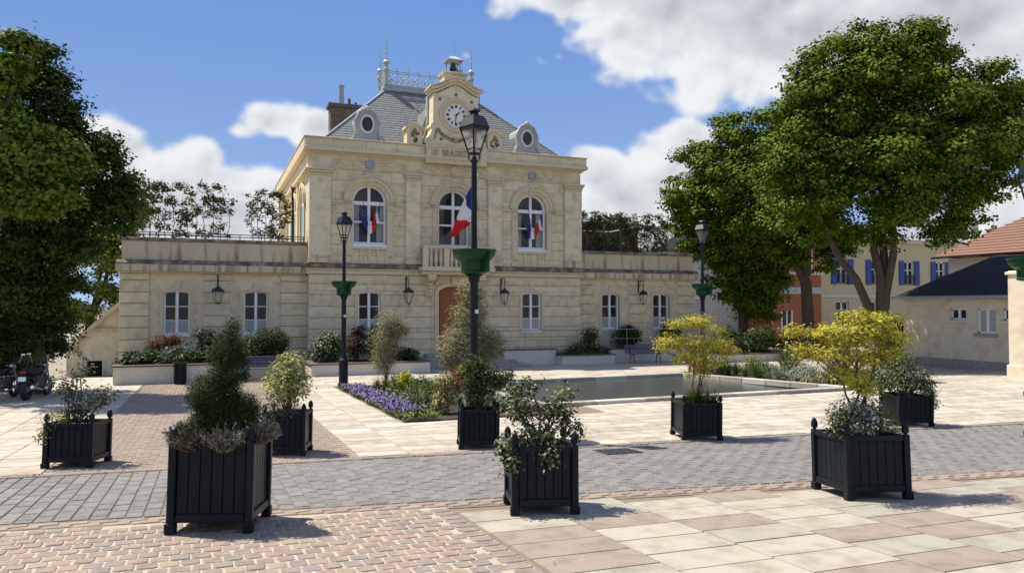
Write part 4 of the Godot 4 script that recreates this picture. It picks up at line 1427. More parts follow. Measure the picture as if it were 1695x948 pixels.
func tree(called: String, label: String, base: Vector3, fork: Vector3, trunk_r: float, lobes: Array, clump_count: int, per: int, clump_r: float, leaf: float, cols: Array, m: String, group := "") -> Node3D:
	var t := thing(called, label, "tree", base, 0.0, group)
	var b := MB.new()
	b.tube([base + Vector3(0, -0.2, 0), base + Vector3(0, 0.35, 0), base.lerp(fork, 0.5) + Vector3(0.05, 0, 0.05), fork], [trunk_r * 1.5, trunk_r * 1.1, trunk_r, trunk_r * 0.9], 12)
	wpart("trunk", b, M.bark, t)
	var mains := []
	for k in 4:
		var l: Array = lobes[k * lobes.size() / 4]
		b = MB.new()
		var elbow: Vector3 = fork.lerp(l[0], 0.55) + Vector3(rng.randf_range(-0.3, 0.3), 0.3, rng.randf_range(-0.3, 0.3))
		limb(b, fork + Vector3(0, -0.2, 0), elbow, trunk_r * 0.72, trunk_r * 0.42, 0.12, 9)
		limb(b, elbow, l[0], trunk_r * 0.42, 0.03, 0.25, 7)
		mains.append([elbow, fork.lerp(elbow, 0.7), elbow.lerp(l[0], 0.5)])
		wpart("limb", b, M.bark, t)
	for i in lobes.size():
		var l: Array = lobes[i]
		var from: Vector3 = mains[0][0]
		for m0: Array in mains:
			for p: Vector3 in m0:
				if p.distance_to(l[0]) < from.distance_to(l[0]):
					from = p
		b = MB.new()
		limb(b, from, l[0], trunk_r * 0.17, 0.02, 0.2, 6)
		for k in 4:
			var d := Vector3(rng.randfn(), rng.randf() * 0.8, rng.randfn()).normalized()
			limb(b, from.lerp(l[0], 0.7), l[0] + d * float(l[1]) * 0.9, trunk_r * 0.08, 0.01, 0.12, 5)
		wpart("branch", b, M.bark, t)
	var lumps := []
	for l: Array in lobes:
		var r: float = l[1]
		lumps.append([l[0], r * 0.55])
		for k in int(8.0 + 6.0 * r):
			var d := Vector3(rng.randfn(), rng.randfn() * 0.9 + 0.15, rng.randfn()).normalized()
			var q := maxf(0.16, r * rng.randf_range(0.17, 0.34))
			lumps.append([l[0] + d * (r * 1.06 - q * 0.8), Vector3(q, q * 0.72, q)])
	wpart("crown", foliage(lumps, clump_count, per, clump_r, leaf, 0.40, cols, 0.42, 0.25, 0.42), M[m], t)
	return t

func shrub(called: String, label: String, at: Vector3, lobes: Array, clump_count: int, per: int, clump_r: float, leaf: float, wide: float, cols: Array, m := "leaf", category := "shrub", stems := 4, shell := 0.4) -> Node3D:
	var t := thing(called, label, category, at)
	if stems > 0:
		var b := MB.new()
		for i in stems:
			var l: Array = lobes[i % lobes.size()]
			limb(b, Vector3(rng.randf_range(-0.04, 0.04), -0.03, rng.randf_range(-0.04, 0.04)), l[0] + Vector3(rng.randf_range(-0.06, 0.06), 0, rng.randf_range(-0.06, 0.06)), 0.014, 0.005, 0.04, 5)
		part("stems", b, M.stem, t)
	part("leaves", foliage(lobes, clump_count, per, clump_r, leaf, wide, cols, shell, 0.1), M[m], t)
	return t

func G(r: float, g: float, b: float) -> Color:
	return Color(r, g, b)

func trees() -> void:
	var lime := [G(0.076, 0.126, 0.011), G(0.096, 0.146, 0.013), G(0.124, 0.172, 0.017)]
	var big := [[Vector3(25.2, 11.1, -21.9), 1.9], [Vector3(23.4, 10.6, -22.7), 1.9], [Vector3(27.0, 10.4, -21.2), 2.1], [Vector3(28.35, 8.5, -20.7), 1.9], [Vector3(22.1, 9.2, -23.2), 1.7], [Vector3(24.6, 8.5, -21.2), 2.6], [Vector3(26.8, 7.5, -20.6), 2.3], [Vector3(28.8, 6.8, -20.6), 1.2], [Vector3(23.5, 6.6, -22.0), 2.3], [Vector3(25.7, 5.6, -21.2), 1.8], [Vector3(27.9, 5.9, -21.0), 1.1], [Vector3(21.25, 7.5, -23.6), 1.4], [Vector3(21.9, 5.6, -23.2), 1.55], [Vector3(27.3, 4.6, -21.3), 0.75], [Vector3(24.4, 4.5, -22.3), 0.95], [Vector3(29.3, 8.1, -20.3), 0.85], [Vector3(26.3, 11.7, -21.5), 1.2], [Vector3(24.1, 11.7, -22.4), 1.2], [Vector3(28.8, 9.4, -20.5), 1.4], [Vector3(22.5, 10.6, -23.0), 1.2], [Vector3(25.0, 9.0, -24.4), 2.4], [Vector3(27.4, 8.0, -23.4), 2.2], [Vector3(23.4, 7.2, -25.0), 2.0]]
	tree("lime_tree", "tallest lime tree, broad crown and forked trunk beside the cream outbuilding", Vector3(24.93, -0.95, -22.4), Vector3(24.9, 0.75, -22.35), 0.27, big, 6200, 30, 0.46, 0.14, lime, "leaf", "large trees right of the town hall")
	var mid := [[Vector3(26.6, 9.7, -30.0), 2.1], [Vector3(28.3, 8.5, -29.4), 2.1], [Vector3(25.2, 7.9, -30.6), 1.8], [Vector3(26.9, 6.7, -29.5), 2.2], [Vector3(25.8, 5.5, -30.2), 1.4], [Vector3(28.1, 5.4, -29.2), 1.4], [Vector3(29.6, 5.2, -29.0), 0.9], [Vector3(28.8, 4.1, -29.2), 0.7], [Vector3(27.1, 4.1, -29.7), 0.7], [Vector3(29.3, 4.6, -28.8), 0.7], [Vector3(27.6, 8.0, -32.0), 2.2]]
	tree("lime_tree", "middle lime tree, single dark trunk in front of the brick house", Vector3(28.05, -1.1, -29.75), Vector3(27.95, 2.9, -29.7), 0.30, mid, 2700, 28, 0.5, 0.16, lime, "leaf", "large trees right of the town hall")
	var left := [[Vector3(26.4, 10.0, -33.3), 2.0], [Vector3(24.8, 8.7, -34.0), 1.8], [Vector3(23.9, 7.4, -34.4), 1.15], [Vector3(26.0, 7.1, -33.4), 2.0], [Vector3(25.4, 5.2, -33.8), 1.7], [Vector3(27.2, 4.5, -33.1), 2.0], [Vector3(27.0, 2.2, -33.3), 1.4], [Vector3(28.2, 2.8, -32.8), 1.3], [Vector3(24.2, 6.7, -34.3), 1.3], [Vector3(27.7, 1.2, -33.1), 1.1], [Vector3(25.9, 3.6, -33.2), 1.1]]
	tree("lime_tree", "lime tree with low dark foliage nearest the town hall's right wing", Vector3(26.95, -1.1, -33.4), Vector3(26.9, 2.2, -33.3), 0.27, left, 2900, 28, 0.48, 0.155, lime, "leaf", "large trees right of the town hall")
	# left side of the square
	var oak := [G(0.034, 0.062, 0.013), G(0.044, 0.074, 0.015), G(0.060, 0.090, 0.020)]
	var evergreen := [[Vector3(-4.4, 8.9, -24.8), 0.28], [Vector3(-4.6, 8.3, -24.85), 0.48], [Vector3(-4.05, 8.0, -24.6), 0.36], [Vector3(-3.9, 7.3, -24.5), 0.5], [Vector3(-3.45, 6.6, -24.4), 0.48], [Vector3(-2.9, 5.85, -24.2), 0.6], [Vector3(-2.65, 6.15, -24.1), 0.38], [Vector3(-2.5, 5.2, -24.1), 0.52], [Vector3(-2.3, 4.5, -24.0), 0.48], [Vector3(-2.7, 4.3, -24.2), 0.77], [Vector3(-3.45, 5.3, -24.5), 0.95], [Vector3(-4.6, 7.05, -24.9), 1.03], [Vector3(-5.3, 7.7, -25.1), 0.6], [Vector3(-4.4, 5.5, -24.85), 1.2], [Vector3(-4.0, 3.95, -24.7), 1.2], [Vector3(-5.0, 3.4, -25.2), 1.5], [Vector3(-3.6, 3.3, -24.5), 0.7], [Vector3(-4.7, 2.1, -25.9), 1.4], [Vector3(-4.5, 1.35, -26.0), 0.9], [Vector3(-5.5, 0.75, -26.6), 1.2], [Vector3(-4.8, 0.3, -26.3), 0.8], [Vector3(-5.4, 5.2, -25.2), 1.4], [Vector3(-6.2, 6.0, -25.6), 1.55], [Vector3(-6.3, 2.6, -26.0), 1.55], [Vector3(-5.0, 1.7, -25.3), 0.9], [Vector3(-4.4, 2.3, -25.0), 0.7], [Vector3(-5.8, 1.3, -25.6), 1.0], [Vector3(-4.2, 1.8, -25.3), 0.5], [Vector3(-4.8, 0.9, -25.7), 0.75], [Vector3(-4.5, 0.6, -25.9), 0.6], [Vector3(-5.6, 0.5, -25.6), 0.8]]
	tree("evergreen_oak", "tall dark evergreen tree at the left edge, beside the left wing", Vector3(-4.9, -1.0, -26.2), Vector3(-4.8, 2.0, -25.6), 0.30, evergreen, 4600, 30, 0.36, 0.10, oak, "leaf")
	var chest := [G(0.085, 0.135, 0.016), G(0.105, 0.155, 0.02), G(0.13, 0.18, 0.026)]
	var light := [[Vector3(-4.7, 5.9, -22.8), 0.68], [Vector3(-4.0, 5.75, -22.5), 0.6], [Vector3(-4.1, 5.1, -22.6), 0.75], [Vector3(-3.5, 5.3, -22.3), 0.5], [Vector3(-4.85, 4.8, -22.9), 0.85], [Vector3(-3.7, 4.5, -22.4), 0.5], [Vector3(-4.4, 4.2, -22.7), 0.65], [Vector3(-4.9, 7.6, -22.8), 0.42], [Vector3(-4.55, 8.4, -22.7), 0.26], [Vector3(-4.8, 7.95, -22.8), 0.26], [Vector3(-5.5, 6.6, -23.0), 0.8]]
	tree("maple_tree", "lighter green leafy tree in front of the dark evergreen", Vector3(-6.3, -0.9, -23.6), Vector3(-5.8, 2.8, -23.3), 0.13, light, 900, 22, 0.42, 0.13, chest, "leaf")
	var plane := [[Vector3(-3.3, 6.5, -36.8), 0.8], [Vector3(-2.9, 5.7, -36.7), 0.8], [Vector3(-3.8, 4.4, -37.0), 0.8], [Vector3(-3.9, 3.4, -37.1), 0.8], [Vector3(-4.1, 2.3, -37.2), 0.7], [Vector3(-4.6, 3.9, -37.3), 0.8], [Vector3(-4.9, 1.4, -37.5), 0.8], [Vector3(-5.6, 5.0, -37.8), 1.4]]
	tree("plane_tree", "pale sunlit tree behind the left wing's corner", Vector3(-5.2, -1.2, -38.0), Vector3(-4.8, 1.0, -37.6), 0.15, plane, 900, 18, 0.40, 0.15, [G(0.14, 0.18, 0.035), G(0.17, 0.20, 0.04), G(0.20, 0.23, 0.055)], "leaf")
	# fan palm under the evergreen
	var t := thing("fan_palm", "low fan palm with drooping fronds behind the motorbikes", "palm", on(-4.5, 25.4))
	var b := MB.new()
	b.tube([Vector3(0, -0.1, 0), Vector3(0.05, 0.8, 0), Vector3(0, 1.5, 0.05)], [0.16, 0.15, 0.13], 9)
	part("trunk", b, M.bark, t)
	for i in 22:
		var a := TAU * i / 22.0 + rng.randf() * 0.2
		var up := rng.randf_range(-0.5, 0.9)
		var d := Vector3(cos(a), up, sin(a)).normalized()
		var root := Vector3(0, 1.5, 0)
		var hub := root + d * 0.75
		b = MB.new()
		b.col = G(0.05, 0.06, 0.025)
		b.tube([root, hub], [0.012, 0.008], 5)
		var side := d.cross(Vector3.UP).normalized()
		var over := side.cross(d).normalized()
		b.col = pick([G(0.02, 0.035, 0.012), G(0.045, 0.07, 0.02), G(0.09, 0.12, 0.04)], rng.randf())
		for k in 13:
			var f := deg_to_rad(-75.0 + k * 12.5)
			var w := (d * cos(f) + side * sin(f)).normalized()
			var q := hub + w * 0.38
			var e := q + (w * 0.3 - Vector3(0, 0.16, 0))
			var s := w.cross(over).normalized() * 0.022
			b.quad(hub - s * 0.3, hub + s * 0.3, q + s, q - s, over)
			b.tri(q - s, q + s, e, over)
		part("frond", b, M.leaf_dull, t)

func terrace() -> void:
	var cols := [G(0.075, 0.085, 0.025), G(0.10, 0.105, 0.03), G(0.17, 0.13, 0.055)]
	var spots := [[-1.75, 1.55, 2.0, "leftmost of the trained trees on the left terrace"], [0.0, 1.75, 2.1, "widest trained tree in the middle of the left terrace"], [2.35, 1.5, 1.9, "trained tree on the left terrace nearest the main block"], [17.6, 1.3, 1.75, "trained tree on the right terrace nearest the main block"], [18.9, 1.3, 1.8, "trained tree on the right terrace, second from the main block"], [20.2, 1.3, 1.75, "trained tree on the right terrace, third from the main block"], [21.5, 1.3, 1.75, "rightmost trained tree on the right terrace"]]
	for s: Array in spots:
		var t := thing("espalier_tree", s[3], "tree", Vector3(s[0], 3.5, WING - 0.75), 0.0, "trained trees on the wing roofs")
		var box := MB.new()
		box.box(Vector3(0, 0.22, 0), Vector3(1.3, 0.44, 0.42), 0.02)
		part("trough", box, M.coping, t)
		var b := MB.new()
		for i in 6:
			var x := lerpf(-s[1] * 0.5, s[1] * 0.5, i / 5.0)
			limb(b, Vector3(x * 0.8, 0.4, 0), Vector3(x, 0.8 + s[2] * rng.randf_range(0.8, 1.0), 0.05), 0.02, 0.006, 0.05, 5)
		for i in 4:
			b.tube([Vector3(-s[1] * 0.5, 1.0 + i * 0.42, -0.05), Vector3(s[1] * 0.5, 1.0 + i * 0.42, -0.05)], [0.008], 4)
		part("stems", b, M.stem, t)
		var lobes := []
		for i in 60:
			lobes.append([Vector3(rng.randf_range(-0.55, 0.55) * s[1], 0.8 + s[2] * 1.12 * pow(rng.randf(), 0.7), rng.randf_range(-0.12, 0.12)), Vector3(0.10, 0.10, 0.10)])
		part("leaves", foliage(lobes, 400, 5, 0.14, 0.13, 0.26, cols, 0.5, 0.2), M.leaf_gloss, t)
	# dark glazed pavilion on the right terrace
	var p := thing("roof_pavilion", "dark framed glass pavilion behind the trees on the right terrace", "pavilion", Vector3(18.6, 3.5, -35.5))
	var b := MB.new()
	b.box(Vector3(0, 2.42, -0.6), Vector3(5.2, 0.14, 3.2), 0.02)
	part("roof_slab", b, M.zinc, p)
	for i in 6:
		b = MB.new()
		b.box(Vector3(-2.5 + i * 1.0, 1.15, 0.9), Vector3(0.08, 2.3, 0.08))
		part("mullion", b, M.zinc, p)
	for i in 5:
		b = MB.new()
		b.box(Vector3(-2.0 + i * 1.0, 1.15, 0.88), Vector3(0.9, 2.28, 0.02))
		part("pane", b, M.glass_teal if i < 1 else M.glass, p)
	b = MB.new()
	b.box(Vector3(0, 1.15, -2.1), Vector3(5.1, 2.3, 0.1))
	b.box(Vector3(2.52, 1.15, -0.6), Vector3(0.05, 2.3, 2.9))
	b.box(Vector3(-2.52, 1.15, -0.6), Vector3(0.05, 2.3, 2.9))
	part("back_wall", b, M.plaster_grey, p)

# ---------------------------------------------------------------- street furniture
func lamp_head(b: MB, g: MB, y: float, k: float) -> void:     # four sided lantern, k scales it
	var q := PI / 4
	b.lathe(Vector3.ZERO, [Vector2(0.0, y), Vector2(0.10 * k, y), Vector2(0.115 * k, y + 0.02 * k), Vector2(0.115 * k, y + 0.035 * k), Vector2(0, y + 0.035 * k)], 4, q, true)
	b.lathe(Vector3.ZERO, [Vector2(0.25 * k, y + 0.46 * k), Vector2(0.275 * k, y + 0.47 * k), Vector2(0.275 * k, y + 0.50 * k), Vector2(0.20 * k, y + 0.66 * k), Vector2(0.15 * k, y + 0.70 * k), Vector2(0.08 * k, y + 0.71 * k), Vector2(0.07 * k, y + 0.76 * k), Vector2(0.12 * k, y + 0.78 * k), Vector2(0.10 * k, y + 0.82 * k), Vector2(0, y + 0.84 * k)], 4, q, true)
	for i in 4:
		var a := q + i * PI / 2
		var d := Vector3(cos(a), 0, sin(a))
		b.tube([d * 0.105 * k + Vector3(0, y + 0.03 * k, 0), d * 0.255 * k + Vector3(0, y + 0.48 * k, 0)], [0.014 * k], 5)
	for h: Array in [[0.10, 0.125], [0.44, 0.24]]:
		for i in 4:
			var a := q + i * PI / 2
			b.tube([Vector3(cos(a), 0, sin(a)) * h[1] * k + Vector3(0, y + h[0] * k, 0), Vector3(cos(a + PI / 2), 0, sin(a + PI / 2)) * h[1] * k + Vector3(0, y + h[0] * k, 0)], [0.009 * k], 4)
	g.lathe(Vector3.ZERO, [Vector2(0.10 * k, y + 0.04 * k), Vector2(0.243 * k, y + 0.46 * k)], 4, q, true)

func street_lamp(label: String, at: Vector3, turn: float, tall := 5.65) -> void:
	var t := thing("street_lamp", label, "street lamp", at, turn, "lamp posts with green flower basins")
	var b := MB.new()
	b.lathe(Vector3.ZERO, [Vector2(0.17, -0.1), Vector2(0.17, 0.06), Vector2(0.145, 0.10), Vector2(0.145, 0.70), Vector2(0.16, 0.74), Vector2(0.16, 0.80), Vector2(0.10, 0.88), Vector2(0.10, 0.93), Vector2(0.085, 0.96)], 16)
	part("base", b, M.lamp_black, t)
	b = MB.new()
	b.lathe(Vector3.ZERO, [Vector2(0.078, 0.9), Vector2(0.072, 2.8), Vector2(0.056, 3.4), Vector2(0.05, tall - 1.0), Vector2(0.06, tall - 0.98), Vector2(0.04, tall - 0.9), Vector2(0, tall - 0.9)], 14)
	for i in 4:
		var a := i * PI / 2 + PI / 4
		var d := Vector3(cos(a), 0, sin(a))
		b.tube([Vector3(0, tall - 1.0, 0) + d * 0.04, Vector3(0, tall - 0.93, 0) + d * 0.10, Vector3(0, tall - 0.84, 0) + d * 0.085], [0.012], 5)
	part("pole", b, M.lamp_black, t)
	b = MB.new()
	b.lathe(Vector3.ZERO, [Vector2(0.09, 2.86), Vector2(0.22, 2.88), Vector2(0.24, 2.91), Vector2(0.225, 2.93), Vector2(0.235, 3.06), Vector2(0.25, 3.09), Vector2(0.32, 3.13), Vector2(0.37, 3.20), Vector2(0.385, 3.27), Vector2(0.405, 3.28), Vector2(0.405, 3.30), Vector2(0.37, 3.30), Vector2(0.34, 3.22), Vector2(0.05, 3.20)], 28)
	b.box(Vector3(0, 3.08, 0.31), Vector3(0.012, 0.36, 0.2))
	part("flower_basin", b, M.basin_green, t)
	b = MB.new()
	for s: float in [-1.0, 1.0]:
		b.tube([Vector3(0, 2.78, 0), Vector3(s * 0.2, 2.87, 0)], [0.018], 5)
	b.lathe(Vector3.ZERO, [Vector2(0.09, 2.72), Vector2(0.12, 2.86), Vector2(0, 2.86)], 12)
	part("basin_bracket", b, M.lamp_black, t)
	b = MB.new()
	b.box(Vector3(0, 2.2, 0.074), Vector3(0.085, 0.07, 0.012), 0.004)
	part("sticker", b, M.sticker, t)
	b = MB.new()
	var g := MB.new()
	lamp_head(b, g, tall - 0.86, 1.0)
	var h := part("lantern", b, M.lamp_black, t)
	part("lantern_glass", g, M.lamp_glass, h)

func wall_lantern(label: String, at: Vector3) -> void:         # at: where the bracket meets the wall
	var t := thing("wall_lantern", label, "wall lamp", at, 0.0, "iron lanterns on the town hall front")
	var b := MB.new()
	b.box(Vector3(0, -0.05, 0.02), Vector3(0.06, 0.62, 0.04), 0.008)
	b.tube([Vector3(0, 0.22, 0.03), Vector3(0, 0.24, 0.25), Vector3(0, 0.24, 0.45), Vector3(0, 0.16, 0.53), Vector3(0, 0.04, 0.53), Vector3(0, 0.0, 0.47), Vector3(0, 0.05, 0.43)], [0.018], 6)
	b.tube([Vector3(0, -0.12, 0.03), Vector3(0, -0.02, 0.12), Vector3(0, 0.12, 0.2), Vector3(0, 0.22, 0.22)], [0.014], 5)
	b.tube([Vector3(0, 0.0, 0.48), Vector3(0, -0.22, 0.48)], [0.012], 5)
	part("bracket", b, M.black_iron, t)
	b = MB.new()
	var c := Vector3(0, -0.9, 0.48)
	b.lathe(c, [Vector2(0.235, 0.46), Vector2(0.245, 0.49), Vector2(0.20, 0.56), Vector2(0.12, 0.62), Vector2(0.06, 0.64), Vector2(0.06, 0.68), Vector2(0, 0.72)], 6, 0.0, true)
	b.lathe(c, [Vector2(0, -0.1), Vector2(0.02, -0.06), Vector2(0.02, -0.02), Vector2(0.10, 0.0), Vector2(0.11, 0.03), Vector2(0, 0.03)], 6, 0.0, true)
	for i in 6:
		var d := Vector3(cos(i * PI / 3), 0, sin(i * PI / 3))
		b.tube([c + d * 0.105 + Vector3(0, 0.02, 0), c + d * 0.215 + Vector3(0, 0.47, 0)], [0.011], 5)
	var h := part("lantern", b, M.black_iron, t)
	b = MB.new()
	b.lathe(c, [Vector2(0.10, 0.03), Vector2(0.205, 0.46)], 6, 0.0, true)
	part("lantern_glass", b, M.lamp_glass, h)

func planter(label: String, px: float, dz: float, s: float, h: float, turn: float, level := true) -> Vector3:
	var up := on(px, dz)
	var t := thing("planter_box", label, "planter", up, turn, "square black planter boxes on the square")
	var fr := lie(px, dz)
	t.transform = Transform3D(fr.basis * Basis(Vector3.UP, turn), up)
	var leg := 0.085 * h / 0.7
	var e := s * 0.5
	for i in 4:
		var c := Vector3([-1, 1, 1, -1][i], 0, [-1, -1, 1, 1][i]) * (e - 0.035)
		var b := MB.new()
		b.box(c + Vector3(0, h * 0.5, 0), Vector3(0.066, h, 0.066), 0.008)
		b.box(c + Vector3(0, leg * 0.5, 0), Vector3(0.088, leg, 0.088), 0.008)
		part("post", b, M.planter_paint, t)
		b = MB.new()
		b.lathe(c + Vector3(0, h, 0), [Vector2(0.02, 0), Vector2(0.018, 0.014), Vector2(0.034, 0.02), Vector2(0.038, 0.045), Vector2(0.035, 0.08), Vector2(0.022, 0.115), Vector2(0, 0.132)], 10)
		part("finial", b, M.planter_paint, t)
		# one side: rails and boards
		var q := Basis(Vector3.UP, i * PI / 2)
		b = MB.new()
		b.x = Transform3D(q, Vector3.ZERO)
		b.box(Vector3(0, h - 0.035, e - 0.035), Vector3(s - 0.145, 0.06, 0.05), 0.006)
		part("rail", b, M.planter_paint, t)
		b = MB.new()
		b.x = Transform3D(q, Vector3.ZERO)
		b.box(Vector3(0, leg + 0.035, e - 0.035), Vector3(s - 0.145, 0.07, 0.05), 0.006)
		part("rail", b, M.planter_paint, t)
		var n := 6
		var w := (s - 0.145) / n
		for k in n:
			b = MB.new()
			b.x = Transform3D(q, Vector3.ZERO)
			b.box(Vector3(-(s - 0.145) * 0.5 + (k + 0.5) * w, (h + leg) * 0.5, e - 0.045), Vector3(w - 0.006, h - leg - 0.12, 0.024), 0.004)
			part("board", b, M.planter_paint, t)
	var b := MB.new()
	b.box(Vector3(0, leg + (h - leg) * 0.44, 0), Vector3(s - 0.12, (h - leg) * 0.84, s - 0.12))
	part("soil", b, M.soil, t)
	return up + Vector3(0, leg + (h - leg) * 0.86, 0)

func planters() -> void:
	var p := planter("largest planter box, with the spiral clipped conifer, front left", 0.13, 7.42, 0.73, 0.78, deg_to_rad(-17))
	var conifer := [G(0.020, 0.038, 0.011), G(0.026, 0.046, 0.013), G(0.036, 0.058, 0.015)]
	var t := thing("spiral_conifer", "dark green conifer clipped to a spiral in the front left planter", "topiary", p)
	var b := MB.new()
	b.tube([Vector3(0, -0.05, 0), Vector3(0.02, 0.5, 0), Vector3(0.05, 0.9, 0)], [0.025, 0.02, 0.008], 7)
	part("trunk", b, M.stem, t)
	part("foliage", foliage([[Vector3(0.04, 0.22, 0), Vector3(0.24, 0.17, 0.22)], [Vector3(0.14, 0.30, 0.02), Vector3(0.16, 0.17, 0.16)], [Vector3(-0.27, 0.13, 0.05), Vector3(0.13, 0.11, 0.12)], [Vector3(-0.14, 0.20, 0.08), Vector3(0.14, 0.12, 0.12)], [Vector3(-0.13, 0.46, 0.02), Vector3(0.13, 0.16, 0.14)], [Vector3(-0.02, 0.40, 0), Vector3(0.16, 0.2, 0.15)], [Vector3(0.05, 0.66, 0), Vector3(0.15, 0.20, 0.15)], [Vector3(0.04, 0.80, 0), Vector3(0.115, 0.15, 0.11)], [Vector3(0.07, 0.98, 0), Vector3(0.045, 0.10, 0.045)]], 4600, 11, 0.045, 0.034, 0.075, conifer, 0.14, -0.5), M.leaf_dull, t).scale = Vector3.ONE * 1.1
	var grey := [G(0.10, 0.095, 0.065), G(0.19, 0.185, 0.14), G(0.30, 0.31, 0.26)]
	for i in 7:
		var a: float = [-2.9, -2.3, -1.7, 0.1, 0.7, 1.5, 2.5][i]
		var o := Vector3(cos(a) * 0.29, 0.02, sin(a) * 0.29)
		if i == 1:
			o = Vector3(0.30, 0.06, 0.24)
		t = thing("lavender_clump", ["grey lavender clump", "silvery lavender clump, fullest of the ring", "dry brown lavender clump", "grey lavender clump leaning out to the right", "grey-green lavender clump at the right corner", "thin lavender clump at the front", "dry lavender clump spilling over the left corner"][i] + " under the spiral conifer", "plant", p + o, 0.0, "lavender around the spiral conifer")
		var lv := MB.new()
		for k in 240:
			var d := Vector3(rng.randfn() * 0.7 + o.x * 1.6, 1.0, rng.randfn() * 0.7 + o.z * 1.6).normalized()
			var l := rng.randf_range(0.10, 0.26)
			var side := d.cross(Vector3(rng.randfn(), rng.randfn(), rng.randfn())).normalized()
			lv.col = pick(grey if i % 3 else [G(0.08, 0.065, 0.045), G(0.17, 0.14, 0.10), G(0.25, 0.23, 0.18)], rng.randf())
			lv.leaf(Vector3(rng.randfn() * 0.03, 0, rng.randfn() * 0.03), d * l, side * 0.004, d.cross(side))
			for j in 7:
				var u := rng.randf_range(0.35, 1.0)
				var w := (d + Vector3(rng.randfn(), rng.randfn(), rng.randfn()) * 0.5).normalized()
				lv.leaf(d * l * u, w * 0.04, w.cross(side).normalized() * 0.006, side)
		part("stalks", lv, M.leaf_dull, t)

	var glossy := [G(0.035, 0.052, 0.018), G(0.05, 0.068, 0.022), G(0.075, 0.09, 0.035)]
	var varieg := [G(0.028, 0.042, 0.014), G(0.075, 0.092, 0.032), G(0.27, 0.27, 0.15)]
	p = planter("low planter box at far left with a loose shrub and yellow trailing plant", -1.64, 11.90, 0.64, 0.60, deg_to_rad(-16))
	shrub("loose_shrub", "loose small-leaved shrub in the far left planter", p, [[Vector3(0.02, 0.25, 0), 0.2], [Vector3(-0.1, 0.55, 0), 0.18], [Vector3(0.02, 0.75, 0), 0.13], [Vector3(0.22, 0.35, 0.05), 0.17], [Vector3(0.32, 0.42, 0), 0.13], [Vector3(-0.25, 0.62, 0), 0.13], [Vector3(0.02, 0.95, 0), 0.06]], 230, 5, 0.11, 0.05, 0.3, [G(0.06, 0.07, 0.03), G(0.075, 0.085, 0.038), G(0.15, 0.15, 0.085)], "leaf_gloss", "shrub", 9, 0.5)
	shrub("trailing_shrub", "yellow-green trailing plant at the corner of the far left planter", p + Vector3(-0.24, 0, 0.1), [[Vector3(0, 0.1, 0), Vector3(0.2, 0.14, 0.18)], [Vector3(-0.14, -0.05, 0.08), Vector3(0.08, 0.14, 0.08)]], 120, 6, 0.07, 0.035, 0.3, [G(0.09, 0.10, 0.02), G(0.19, 0.19, 0.05), G(0.32, 0.30, 0.10)], "leaf", "plant", 3)

	p = planter("planter box holding the rounded yellow-green bush, behind the spiral conifer", 1.14, 11.95, 0.64, 0.64, deg_to_rad(-17))
	shrub("variegated_bush", "rounded yellow-green variegated bush with brown lower stems", p, [[Vector3(0.0, 0.62, 0), Vector3(0.30, 0.26, 0.28)], [Vector3(0.05, 0.82, 0), Vector3(0.24, 0.16, 0.22)], [Vector3(-0.12, 0.42, 0), Vector3(0.26, 0.24, 0.24)], [Vector3(0.15, 0.45, 0), Vector3(0.22, 0.25, 0.22)]], 620, 6, 0.08, 0.05, 0.26, [G(0.20, 0.21, 0.06), G(0.30, 0.30, 0.09), G(0.46, 0.44, 0.18)], "leaf", "shrub", 14, 0.35)
	shrub("dry_lavender", "dry brownish undergrowth at the foot of the variegated bush", p + Vector3(-0.22, 0, 0.12), [[Vector3(0, 0.16, 0), Vector3(0.24, 0.16, 0.2)], [Vector3(0.2, 0.1, 0.05), Vector3(0.2, 0.12, 0.15)]], 210, 6, 0.07, 0.045, 0.12, [G(0.08, 0.065, 0.035), G(0.19, 0.16, 0.10), G(0.33, 0.30, 0.2)], "leaf_dull", "plant", 10)

	p = planter("planter box with a dense dark shrub, beside the tall lamp post", 4.08, 11.60, 0.64, 0.62, deg_to_rad(-15))
	shrub("dark_shrub", "dense dark glossy shrub in the planter beside the tall lamp post", p, [[Vector3(0, 0.35, 0), Vector3(0.22, 0.24, 0.22)], [Vector3(0.12, 0.62, 0), Vector3(0.30, 0.18, 0.22)], [Vector3(-0.12, 0.6, 0), Vector3(0.22, 0.18, 0.2)], [Vector3(0.34, 0.52, 0), Vector3(0.18, 0.15, 0.16)], [Vector3(-0.05, 0.80, 0), Vector3(0.2, 0.12, 0.18)], [Vector3(0.52, 0.58, 0.05), Vector3(0.14, 0.08, 0.1)]], 620, 6, 0.09, 0.055, 0.3, glossy, "leaf_gloss", "shrub", 10, 0.4)

	p = planter("planter box with a sprawling shrub spilling over its front, centre foreground", 3.12, 6.98, 0.66, 0.66, deg_to_rad(-15))
